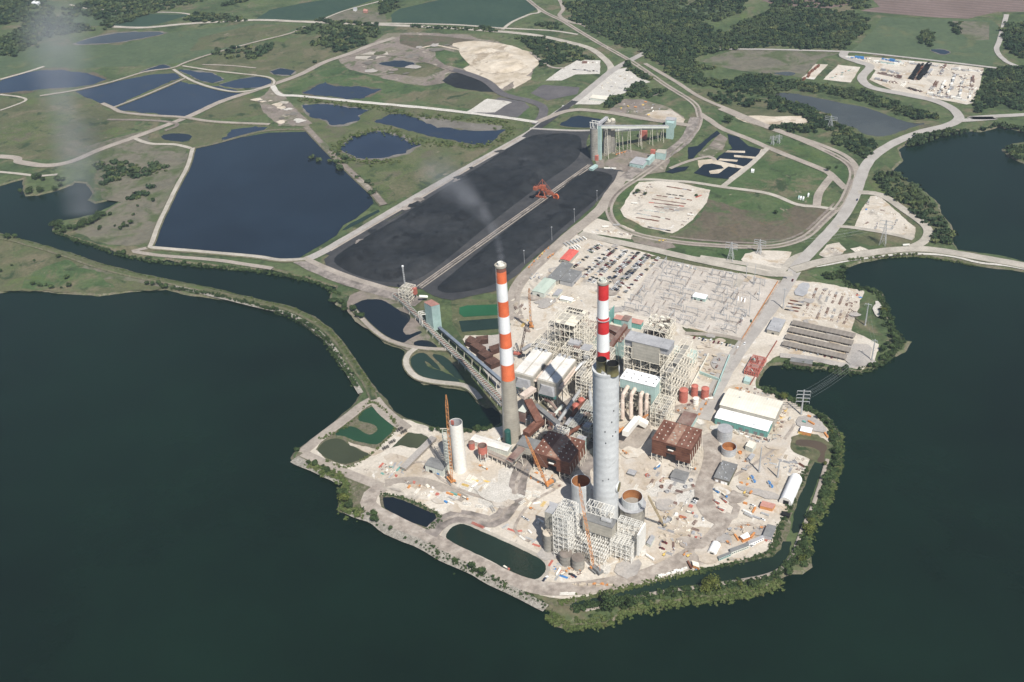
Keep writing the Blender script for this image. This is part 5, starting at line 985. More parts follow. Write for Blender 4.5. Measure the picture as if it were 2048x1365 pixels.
building('control_building', 'white-roofed relay building with teal wall in the switchyard', 'building', R4((1385, 594), (1410, 598), (1416, 591), 5), 5, LTEAL, TARP, gable=.6, doors=(('f', .2, 3, 3, GLASSM), ('f', .7, 3, 3, GLASSM)))
rr_ = R4((1119, 520), (1139, 521), (1158, 503), 6); building('workshop', 'bright red-roofed workshop beside the car park', 'workshop', rr_, 6, BEIGE, REDROOF, gable=1, ridge='v', doors=(('f', .3, 4, 4, BLACK), ('f', .7, 4, 4, GROOF)))
building('workshop', 'flat dark grey-roofed store between the red roof and the pale green shed', 'building', R4((1095.5, 556), (1113, 563), (1148, 529), 7), 7, BEIGE, GROOF, vents=4)
building('office', 'flat dark grey-roofed office at the corner of the car park', 'office', R4((1119, 561.5), (1144, 565), (1164, 544), 7), 7, BGROOF, GROOF, vents=5, doors=(('r', .3, 3, 3, GLASSM),))
building('shed', 'pale green metal shed at the end of the haul road', 'shed', R4((1064, 583), (1087, 587), (1113, 562), 7), 7, PALE, WROOF if 0 else mat('pale_green_roof', [(.38, .45, .38), (.48, .54, .47)], scale=.1), gable=1, ridge='v', doors=(('f', .5, 4, 4, BLACK),))
building('shed', 'narrow pale shed beside the pale green metal shed', 'shed', R4((1106, 590), (1118, 592), (1123, 580), 4), 4, PALE, BGROOF)
building('trailer_office', 'white trailer office amid clutter behind the left boiler', 'trailer office', R4((1119, 598), (1144, 602), (1146, 597), 4), 4, PALE, TARP)
for i, (a, b, c) in enumerate((((1581, 650), (1709, 675), (1712.5, 667.5)), ((1575, 664), (1705, 689), (1708, 681.5)), ((1568, 678), (1700, 703.5), (1703, 696)), ((1562, 691.5), (1692, 717.5), (1695, 710)))):
    r = R4(a, b, c, 3.5); t = empty('carport', foot(r), 'long tan-roofed carport over parked cars, '+['the one nearest the car laydown', 'second from the laydown side', 'third from the laydown side', 'the one nearest the water'][i], 'carport', 'rows of long carports'); u0, u1, v0, v1 = r
    m = MB(); rbox(m, u0, u1, v0, v1, 3.5, 3.9); m.build('roof', CARPM, t)
    for k in range(15):
        m = MB(); uu = u0+(u1-u0)*k/14
        m.beam(Q(uu, v0+1, 0), Q(uu, v0+1, 3.5), .3); m.beam(Q(uu, v1-1, 0), Q(uu, v1-1, 3.5), .3); m.build('post', STEEL, t)
# arched tent
def tent(label, r, h):
    u0, u1, v0, v1 = r; t = empty('membrane_tent', foot(r), label, 'tent'); m = MB(); n = 12; c = (u0+u1)/2; hw = (u1-u0)/2
    ring = [(c-hw*math.cos(PI*k/n), h*math.sin(PI*k/n)**.8) for k in range(n+1)]
    for k in range(n): (a, za), (b, zb) = ring[k], ring[k+1]; m.quad(Q(a, v0, za), Q(b, v0, zb), Q(b, v1, zb), Q(a, v1, za))
    m.build('cover', TARP, t, smooth=True)
    for vv in (v0, v1):
        e = MB(); e.quad(*[Q(a, vv, z) for a, z in ring]); e.build('end_wall', TARP if vv == v1 else WROOF, t)
    d = MB(); rbox(d, c-hw*.35, c+hw*.5, v0-.1, v0+.02, .05, h*.6); d.build('doorway', BLACK, t); return t
tent('large arched white membrane tent beside the discharge canal', R4((1558, 1000), (1586, 1008), (1603, 958), 4), 9)
tent('small arched white membrane tent near the long grey site offices', (P(1416, 1109).dot(U), P(1424, 1112).dot(U), P(1418, 1112).dot(V), P(1449, 1096).dot(V)) if 0 else R4((1414, 1104), (1424, 1108), (1449, 1092), 2), 5)
def slant(name, label, cat, pts, z1, wm, rm, group=None, z0=0.0, win=0):
    """building on four ground corners given in photo pixels (roof corners at height z1)"""
    c = [P(x, y, z1) for x, y in pts]; c4 = c if len(c) == 4 else c+[c[0]+c[2]-c[1]]; cen = sum(c4, Vector())/4
    t = empty(name, Vector((cen.x, cen.y, 0)), label, cat, group); b2 = [(p.x, p.y) for p in c4]
    a = sum(b2[i][0]*b2[(i+1) % 4][1]-b2[(i+1) % 4][0]*b2[i][1] for i in range(4)); b2 = b2 if a > 0 else b2[::-1]
    zt = max(zat(cen.x, cen.y), 0)
    MB().prism(b2, zt+z0, z1).build('wall', wm, t); k = 1.03; MB().prism([(cen.x+(x-cen.x)*k, cen.y+(y-cen.y)*k) for x, y in b2], z1+.01, z1+.3).build('roof', rm, t)
    n = win
    for k in range(n):
        i = max(range(4), key=lambda i: -((b2[i][1]+b2[(i+1) % 4][1]))+.6*math.dist(b2[i], b2[(i+1) % 4])); p, q = Vector((*b2[i], 0)), Vector((*b2[(i+1) % 4], 0)); m = p.lerp(q, (k+.6)/(n+.2)); d = (q-p).normalized(); o = Vector((d.y, -d.x, 0))
        MB().beam(m-d*.6+o*.03+Vector((0, 0, zt+1.6)), m+d*.6+o*.03+Vector((0, 0, zt+1.6)), .12, 1.1).build('window', GLASSM, t)
    return t
slant('site_office', 'long dark grey-roofed site office with pale walls near the canal bank', 'site office', [(1460, 1098), (1463, 1105), (1498, 1092), (1496, 1085)], 4, PALE, GROOF, win=9)
slant('site_office', 'narrow blue-grey roofed site office at the west end of the office row', 'site office', [(1436, 1113), (1438, 1118), (1462, 1108), (1460, 1104)], 3.5, LTEAL, GROOF, win=6)
slant('site_office', 'white site office linking the long grey office to the grey shed', 'site office', [(1496, 1083), (1498, 1089), (1528, 1076), (1525, 1071)], 3.8, TARP, BGROOF, win=7)
slant('shed', 'dark grey metal shed at the canal end of the office row', 'shed', [(1526, 1070), (1543, 1074), (1552, 1053), (1535, 1049)], 5, BGROOF, GROOF)
slant('container_stack', 'orange container workshop with rust striped roof', 'workshop', [(1520, 1012), (1545, 1018), (1551, 1009), (1525, 1002)], 4, ORANGE, PINKR)
slant('container_shelter', 'white-covered shelter between orange containers on the yard', 'shelter', [(1480, 1073), (1487, 1079), (1500, 1074), (1495, 1065)], 4.5, ORANGE, TARP)
slant('container_shelter', 'white-roofed orange container shelter by the lattice power pole', 'shelter', [(1600, 862), (1622, 867), (1625, 857), (1603, 853)], 4.5, ORANGE, TARP)
slant('container', 'black container on the canal bank beside the big tent', 'container', [(1562, 1028), (1578, 1034), (1581, 1028), (1567, 1023)], 2.8, BLACK, BLACK)
slant('site_office', 'white site building with two red roof units right of the scrubber frames', 'site office', [(1293, 1086), (1301, 1091), (1310, 1074), (1303, 1070)], 4, PALE, BGROOF)
slant('site_office', 'orange-walled site cabin with beige roof on the canal bank', 'site cabin', [(1386, 1131), (1399, 1136), (1397, 1126), (1384, 1122)], 4, ORANGE, CREAM)
slant('canopy', 'brown slatted barge shed at the water below the carports', 'shed', [(1580, 723), (1624, 729), (1626, 721), (1583, 715)], 4, SOIL, GROOF)
slant('pump_house', 'pale blue-roofed pump house beside the red intake rig', 'pump house', [(1487, 762), (1499, 765), (1503, 757), (1491, 752)], 4, LTEAL, LTEAL)
slant('shed', 'white shed east of the rusty open tank', 'shed', [(1491, 892), (1505, 898), (1513, 887), (1499, 881)], 6, PALE, CREAM)
slant('shed', 'long narrow silver shed east of the grey-roofed warehouse', 'shed', [(1493, 919), (1500, 922), (1510, 910), (1503, 907)], 3.5, ALU, BGROOF)
slant('farmhouse', 'small farmhouse on the far meadow behind the pastures', 'house', [(706, 18), (712, 19), (714, 16), (708, 15)], 5, TARP, BGROOF)
slant('farmhouse', 'white farmhouse in the woods clearing at the upper left', 'house', [(62, 6), (74, 8), (80, 4), (68, 2)], 6, TARP, TARP)
slant('barn', 'pinkish barn beside the small farmhouse on the far meadow', 'barn', [(726, 22), (734, 23), (736, 20), (728, 18)], 5, PINKR, PINKR)
slant('pond_hut', 'small white hut beside the settling ponds path', 'hut', [(1502, 342), (1508, 343), (1509, 339), (1503, 338)], 3, TARP, TARP)
for i, (x, y) in enumerate(((1596, 396), (1600, 397), (1605, 398), (1615, 391))):
    slant('container', ['pale container standing at the left end of a row on the meadow', 'pale container in the middle of a row on the meadow', 'pale container at the right end of a row on the meadow', 'pale container standing apart on the meadow'][i], 'container', [(x, y), (x+3, y+.6), (x+4, y-4), (x+1.2, y-4.6)], 2.6, TARP, LTEAL if i == 0 else TARP, 'containers on the meadow')
slant('fuel_shed', 'pale yard building in the sandy north yard', 'building', [(1180, 196), (1212, 200), (1216, 193), (1186, 190)], 5, PALE, CREAM)
# ---------- coal handling far end: silos and gallery
ts = tank('coal_silo', 'tall grey concrete coal silo with white head frame, nearest of the far silos', (1190, 318), 18.5, 256, CONCS, GROOF, .5, 'silo', ring=False); hs = HH(1190, 318, 256)
hfm = MB(); c = P(1190, 318)
for i in range(3):
    for j in (-1, 1): hfm.beam(c+U*((i-1)*6)+V*(j*4)+Vector((0, 0, hs)), c+U*((i-1)*6)+V*(j*4)+Vector((0, 0, hs+10)), .7)
for j in (-1, 1): hfm.beam(c-U*7+V*(j*4)+Vector((0, 0, hs+10)), c+U*7+V*(j*4)+Vector((0, 0, hs+10)), .9)
hfm.build('head_frame', WSTEEL, ts)
for k, (px, lab) in enumerate((((1214, 306), 'tall grey coal silo behind the teal elevator tower, left of the back pair'), ((1222, 302), 'tall grey coal silo of the back pair, farthest from the elevator tower'))):
    tb2 = tank('coal_silo', lab, px, 17, 243+k*1, CONCS, CONCS, .5, 'silo', ring=False, group=None)
    cc2 = P(*px); h2_ = HH(px[0], px[1], 243); m = MB()
    for i in range(6): m.box(cc2+Vector((random.uniform(-6, 6), random.uniform(-5, 5), h2_+2)), (random.uniform(1.5, 4), random.uniform(1.5, 3), random.uniform(2, 4)))
    m.build('head_equipment', STEEL, tb2)
r = R4((1197, 251), (1201, 252), (1202, 249), HH(1200, 320, 251)); el = HH(1200, 320, 251)
t = empty('elevator_tower', P(1199.5, 320), 'slender pale teal elevator tower against the near coal silo', 'tower'); c = P(1199.5, 320); MB().box(c+Vector((0, 0, el/2)), (5.5, 5.5, el)).build('wall', LTEAL, t); MB().box(c+Vector((0, 0, el+.3)), (6, 6, .5)).build('roof', BGROOF, t)
gallery('long high conveyor gallery on trestles from the silos to the teal transfer tower', (1201, 254, el-3), (1336, 254, 24), 5, 4, PALE, BGROOF, 6, bm=STEEL)
gallery('lower parallel conveyor gallery behind the long high one', (1226, 262, 36), (1332, 256, 20), 4, 3, PALE, BGROOF, 3)
gallery('inclined roofed gallery linking the near silo to the back silos', (1196, 250, el), (1214, 236, el+2), 5, 3.5, BGROOF, BGROOF, 0)
slant('transfer_tower', 'teal transfer tower at the far end of the trestle gallery', 'tower', [(1333, 246), (1347, 248), (1349, 243), (1335, 242)], 28, LTEAL, LTEAL); slant('drive_house', 'light blue box house behind the teal transfer tower', 'building', [(1331, 240), (1350, 242), (1353, 236), (1334, 234)], 14, LTEAL, BGROOF)
slant('sample_house', 'big red box structure under the trestle gallery', 'building', [(1280, 262), (1293, 264), (1295, 259), (1282, 257)], 14, REDT, REDT)
slant('maintenance_shed', 'long low teal shed with grey roof near the rail loop', 'shed', [(1259, 326), (1286, 331), (1298, 318), (1272, 314)], 7, LTEAL, BGROOF, win=3); slant('maintenance_shed', 'narrow teal link shed stepping up from the long teal shed', 'shed', [(1292, 320), (1299, 322), (1310, 310), (1304, 308)], 9, LTEAL, LTEAL)
slant('unloading_house', 'teal unloading house with beige roof by the rails', 'building', [(1311, 305), (1330, 308), (1333, 300), (1316, 299)], 12, LTEAL, BEIGE); tag(MB().box(P(1306, 304, 12), (7, 5, 7)).build('dust_collector', REDT), 'red dust collector on top of the teal unloading house', 'dust collector')
slant('hut', 'small teal roofed hut at the far silos by the stacker rails', 'hut', [(1178, 337), (1185, 339), (1196, 331), (1190, 329)], 4, LTEAL, LTEAL)
tag(MB().box(P(1193.5, 316, 5), (5, 4, 9)).build('dust_collector', REDT), 'small red box unit at the foot of the near silo', 'dust collector')
# stacker rails + reclaimer
for k, lab in ((-1, 0), (1, 0)):
    a, b = P(838, 577), P(1181, 332); n = Vector((-(b-a).y, (b-a).x, 0)).normalized()*4.2*k
    o = MB().beam(a+n+Vector((0, 0, 1.1)), b+n+Vector((0, 0, 1.1)), 1.6, .5).build('rail_track', TROAD); o['kind'] = 'structure'
a, b = P(840, 576), P(1181, 332); t = empty('yard_conveyor', a.lerp(b, .5), 'long yard conveyor lying between the two coal piles', 'conveyor'); up = Vector((0, 0, 1.6))
MB().beam(a+up, b+up, 2.6, 1.0).build('belt', HROAD, t); m = MB()
for k in range(60): p = a.lerp(b, k/59); n = Vector((-(b-a).y, (b-a).x, 0)).normalized(); m.beam(p+n*2+up*.4, p-n*2+up*.4, .5)
m.build('sleepers', TROAD, t)
RECL = mat('weathered_red_steel', [(.28, .075, .04), (.38, .12, .07)], scale=.4)
t = empty('bucket_wheel_reclaimer', G(1086, 394), 'orange-red bucket wheel reclaimer straddling the rails between the coal piles', 'reclaimer')
c = G(1086, 394); c.z = 1.5; m = MB()
for i in (-1, 1):
    for j in (-1, 1): m.beam(c+U*(i*7)+V*(j*6), c+U*(i*2)+V*(j*2)+Vector((0, 0, 11)), 1.2)
    m.box(c+V*(i*6)+Vector((0, 0, 1)), (18, 2.2, 2))
m.build('gantry', RECL, t); MB().lathe(c+Vector((0, 0, 11)), [(5, 0), (5, 2.5)], 20, cap0=True).build('turntable', RECL, t); MB().box(c+Vector((0, 0, 15.5)), (9, 6, 5)).build('machine_house', RECL, t)
tip = P(1113, 394, 9); MB_ = MB(); lattice(MB_, c+Vector((0, 0, 14)), tip, 3.6, 2.2, bar=.7, n=9); MB_.build('boom', RECL, t)
tl = P(1071, 377, 22); MB_ = MB(); lattice(MB_, c+Vector((0, 0, 16)), tl, 3, 3, bar=.7, n=5); MB_.box(tl, (6, 5, 5)); MB_.build('counterweight_arm', RECL, t); m = MB(); m.beam(tl+Vector((0, 0, 6)), tip, .3); m.beam(c+Vector((0, 0, 16)), c+Vector((0, 0, 28)), .9); m.beam(c+Vector((0, 0, 28)), tip, .35); m.beam(c+Vector((0, 0, 28)), tl, .35); m.build('mast_and_stays', RECL, t)
dtip = (tip-c).normalized(); side = Vector((-dtip.y, dtip.x, 0)).normalized(); m = MB(); m.tube([tip-side*1, tip+side*1], 4.5, 16)
for k in range(10): q = dtip*math.cos(k*PI/5)+Vector((0, 0, 1))*math.sin(k*PI/5); m.beam(tip+q*4-side*1.3, tip+q*5.4-side*1.3, 1.5, 2.4)
m.build('bucket_wheel', mat('orange_steel', [(.55, .13, .05), (.66, .2, .09)], scale=.4), t)
# teal transfer tower by the elevated coal conveyor
ht = 36
t = slant('transfer_tower', 'tall teal transfer tower with pink roof on the plant conveyor line', 'tower', [(848, 605), (862.5, 613.5), (879, 609), (863, 599.5)], ht, LTEAL, PINKR)
c = P(866, 648, 0); MB().box(P(872, 634, 14)+V*-1, (5, 6, 14), 0.2).build('red_hopper', REDT, t); m = MB(); lattice(m, P(873, 652, 0), P(874, 636, 10), 6, bar=.4, n=4); m.build('stair', PALE, t)
m = MB()
for k in range(3): a = P(852+k*3, 622+k*3, 18); m.beam(a, a+Vector((-9, -4, 2)), .8); m.beam(a+Vector((-9, -4, 2)), a+Vector((-9, -4, -16)), .8)
m.build('side_brackets', WSTEEL, t)
t = frame('transfer_station', 'open cream transfer frame at the head of the yard conveyor', (P(803, 602).dot(U), P(828, 602).dot(U), P(803, 602).dot(V)-4, P(803, 602).dot(V)+14), 0, 20, 3, 2, 4, .6, plates=.4); MB().box(P(828, 582, 13), (7, 5, 9)).build('red_hopper', REDT, t)
o = empty('mast', P(813, 596), 'tall thin grey mast above the yard conveyor head', 'mast'); m = MB(); lattice(m, P(813, 594), P(813, 594)+Vector((0, 0, HH(813, 594, 533))), 1.3, bar=.4, n=30); m.build('lattice', GSTEEL, o); MB().box(P(813, 594)+Vector((0, 0, HH(813, 594, 533))), (2, 2, 2)).build('mast_head', TARP, o)
tag(MB().tube([P(838, 593, 9), P(855, 594, 6)], 1.8, 10).build('white_pipe', WSTEEL), 'short thick white pipe lying by the coal pile corner', 'pipe')
# overland conveyor from the coal yard to the plant
def truss_conveyor(label, pts, z, w, mt, mb_, step=16):
    pp = [P(x, y, z) for x, y in pts]; t = empty('overland_conveyor', Vector((pp[0].x, pp[0].y, 0)), label, 'conveyor'); a = MB(); b = MB(); l = MB()
    for p, q in zip(pp, pp[1:]):
        n = max(2, int((q-p).length/4)); d = (q-p).normalized(); s = Vector((-d.y, d.x, 0)); a.beam(p, q, w*.55, .5)
        for o in (-w/2, w/2): b.beam(p+s*o+Vector((0, 0, .9)), q+s*o+Vector((0, 0, .9)), .35); b.beam(p+s*o+Vector((0, 0, -1)), q+s*o+Vector((0, 0, -1)), .35)
        for k in range(n):
            m0 = p.lerp(q, k/n); m1 = p.lerp(q, (k+1)/n); b.beam(m0+s*w/2+Vector((0, 0, .9)), m0-s*w/2+Vector((0, 0, .9)), .35)
            for o in (-w/2, w/2): b.beam(m0+s*o+Vector((0, 0, -1)), m1+s*o+Vector((0, 0, .9)), .22)
            if k % 4 == 0:
                for o in (-w/2, w/2): l.beam(m0+s*o+Vector((0, 0, -1)), Vector((m0.x, m0.y, 0))+s*o*1.2, .4)
    a.build('belt', mt, t); b.build('truss', mb_, t); l.build('legs', STEEL, t); return t
truss_conveyor('long truss conveyor running beside the haul road down to the banded stack', [(788, 588), (800, 597), (835, 632), (870, 668), (935, 732), (1005, 800)], 6, 6, RUSTT, PALE)
truss_conveyor('second truss conveyor alongside the pipe rack below the teal tower', [(845, 645), (880, 680), (945, 746), (1004, 812)], 4, 3, SOIL, GSTEEL)
gallery('blue-grey tubular conveyor gallery from the teal tower to the banded stack', (878, 656, 7), (1004, 764, 16), 3.4, 3, GROOF, mat('blue_grey_roof', [(.13, .16, .20), (.22, .25, .29)], scale=.1), 8)
# brown roofed buildings behind the orange stack
for px, h, lab in (([(930, 682), (950, 690), (962, 682), (940, 672)], 8, 'brown-roofed store, topmost of the cluster left of the banded stack'), ([(940, 690), (962, 704), (972, 695), (952, 684)], 10, 'dark brown shed in the middle of the cluster left of the banded stack'), ([(955, 706), (972, 717), (986, 708), (968, 698)], 9, 'brown lattice-roofed shed above the lowest brown shed'), ([(968, 722), (982, 731), (1001, 723), (988, 714)], 7, 'lowest brown-roofed shed on concrete left of the banded stack'), ([(978, 694), (982, 703), (1010, 693), (1008, 684)], 7, 'long brown building reaching behind the banded stack'), ([(952, 674), (956, 682), (976, 679), (976, 671)], 7, 'pink and brown roofed building at the edge of the green ponds')):
    slant('brown_shed', lab, 'shed', px, h, mat('dark_brown_wall', [(.05, .025, .018), (.09, .045, .032)], scale=.2), mat('dark_brown_roof', [(.07, .035, .026), (.13, .07, .05)], scale=.15, s2=(.6, .6, 1.3)))
tag(slant('concrete_apron', 'x', 'x', [(960, 716), (980, 740), (1015, 720), (1000, 690)], .5, GRAVEL, YARD), 'pale concrete slab under the brown shed cluster', 'slab')
# red intake rig by the inlet
t = frame('intake_rig', 'red steel intake rig at the water edge below the carports', (P(1487, 752).dot(U), P(1517, 752).dot(U), P(1500, 752).dot(V), P(1512, 720).dot(V)), 0, 6, 6, 4, 2, .7, m=REDT, plates=.15, deckm=GRAVELG, secondary=2); clutter('pumps', (P(1487, 752).dot(U), P(1512, 752).dot(U), P(1500, 752).dot(V), P(1512, 725).dot(V)), (1, 6), 20, t, LTEAL, (1.5, 4), (1.5, 4))
t = empty('fence', P(1520, 620), 'orange-brown boundary fence on the road side of the switchyard', 'fence'); m = MB(); m.beam(P(1556, 563, 1.2), P(1484, 679, 1.2), .5, 2.2); m.build('panel', mat('orange_fence', [(.42, .17, .06), (.55, .25, .1)], scale=.2), t)
t = empty('fence', P(1515, 720), 'dark red pipe fence running down to the intake rig', 'fence'); MB().beam(P(1554, 682, 1), P(1500, 770, 1), .7, 1.6).build('panel', mat('dark_red_pipe', [(.22, .06, .04), (.3, .1, .07)], scale=.2), t)
# walled compounds beside the main road
for a, b, lab in (((1417, 710), (1375, 788), 'cream wall along the pipe structure'), ((1459, 712), (1427, 792), 'pale blue wall beside the main road'), ((1398, 745), (1442, 762), 'pale blue cross wall between the two compounds')):
    tag(MB().beam(P(*a, 2), P(*b, 2), 1.2, 4).build('wall', CREAM if 'cream' in lab else LTEAL), lab, 'wall')

# ================================================ vehicles and plant
def car_mesh(kind, colour):
    L, Wd, H = {'sedan': (4.8, 1.85, 1.45), 'pickup': (5.7, 2.0, 1.8), 'suv': (4.9, 1.95, 1.8)}[kind]; m = MB(); hw = Wd/2
    P2 = lambda x, y, z: (x, y, z)
    def blk(x0, x1, y, z0, z1, tx0=None, tx1=None, ty=None):
        tx0 = x0 if tx0 is None else tx0; tx1 = x1 if tx1 is None else tx1; ty = y if ty is None else ty
        m.prism([(x0, -y), (x1, -y), (x1, y), (x0, y)], z0, z1, top=[(tx0, -ty), (tx1, -ty), (tx1, ty), (tx0, ty)])
    blk(-L/2, L/2, hw, .35, H*.58, -L/2+.1, L/2-.1, hw-.06)
    if kind == 'pickup': m.cm = 1; blk(-.5, 1.3, hw-.1, H*.58, H*.96, -.3, .9, hw-.25); m.cm = 0; blk(-.32, .92, hw-.24, H*.96, H); m.cm = 2; blk(-L/2+.25, -.7, hw-.25, H*.585, H*.6)
    elif kind == 'suv': m.cm = 1; blk(-L/2+.2, 1.1, hw-.1, H*.58, H*.95, -L/2+.45, .6, hw-.25); m.cm = 0; blk(-L/2+.43, .62, hw-.24, H*.95, H)
    else: m.cm = 1; blk(-1.5, 1.2, hw-.12, H*.58, H*.94, -.95, .5, hw-.3); m.cm = 0; blk(-.97, .52, hw-.29, H*.94, H)
    m.cm = 2
    for x in (-L*.31, L*.31):
        for y in (-hw, hw): m.tube([(x, y-.1 if y > 0 else y+.1, .34), (x, y+.02 if y > 0 else y-.02, .34)], .34, 10)
    return m.mesh(kind, [paint(colour), GLASSM, TYRE])
CM = {}
def car(kind, colour, x, y, rz, label, group, z=None):
    if (kind, colour) not in CM: CM[kind, colour] = car_mesh(kind, colour)
    o = bpy.data.objects.new('pickup_truck' if kind == 'pickup' else 'parked_car', CM[kind, colour]); COL.objects.link(o)
    o.location = (x, y, zat(x, y) if z is None else z); o.rotation_euler = (0, 0, rz); o.scale = (1.02,)*3; tag(o, label, 'car', group); return o
COLS = ['white']*6+['silver']*4+['grey']*3+['black']*3+['dark red']*4+['dark blue']*2+['beige']*2+['dark green']
lines = [((1146.4, 537), (1179, 511.6), .9), ((1176, 504), (1201, 489), .9), ((1181, 507), (1206, 492), .7), ((1172, 542), (1223, 496), .85), ((1165, 557), (1234, 497), .9), ((1176, 565), (1246, 501), .9), ((1184, 568), (1256, 500), .8),
         ((1200, 576), (1268, 506), .85), ((1208, 577), (1279, 506), .85), ((1222, 583), (1295, 509), .85), ((1230, 584), (1301, 512), .9), ((1249, 587), (1319, 515), .65)]
ncar = 0
for li, (a, b, occ) in enumerate(lines):
    A, B = P(*a), P(*b); D = B-A; n = int(D.length/3.9); d = D.normalized(); rz = math.atan2(d.y, d.x)+PI/2; spots = [k for k in range(n) if random.random() < occ*(1.15 if noise.noise(Vector((k*.25, li*7.1, 0))) > -.3 else .4)]
    for c, k in enumerate(spots):
        if ncar >= 292: break
        p = A+d*(3.9*k+1.4); col = random.choice(COLS); kd = random.choice(['sedan', 'suv', 'pickup'])
        car(kd, col, p.x, p.y, rz+random.choice((0, PI))+random.uniform(-.04, .04), f'{col} {kd} parked {ordn(c+1)} from the building end in the {ordn(li+1)} line of cars', 'cars in the gravel car park'); ncar += 1
for i, (x, y, dx, dy, col, kd, lab) in enumerate(((1714, 402, -4, 12, 'dark blue', 'suv', 'dark blue car driving on the main road by the triangular yard'), (1570, 558, 8, 1, 'grey', 'suv', 'grey car crossing at the main road junction'), (1585, 563, 3, -8, 'dark red', 'pickup', 'red pickup truck turning at the main road junction'),
   (1126, 213, 3, -2, 'white', 'suv', 'white vehicle on the haul road by the sandy north yard'), (1502, 644, 0, 5, 'dark green', 'pickup', 'dark green pickup by the orange-brown switchyard fence'), (1481, 645, 4, -4, 'dark red', 'pickup', 'dark red pickup inside the switchyard corner'), (1238, 596, 8, 2, 'dark blue', 'sedan', 'dark blue car parked alone between car park and switchyard'), (1489, 690, -3, 5, 'white', 'suv', 'white car at the bend of the main road by the verge'))):
    p = P(x, y); q = P(x+dx, y+dy)-p; car(kd, col, p.x, p.y, math.atan2(q.y, q.x), lab, None)

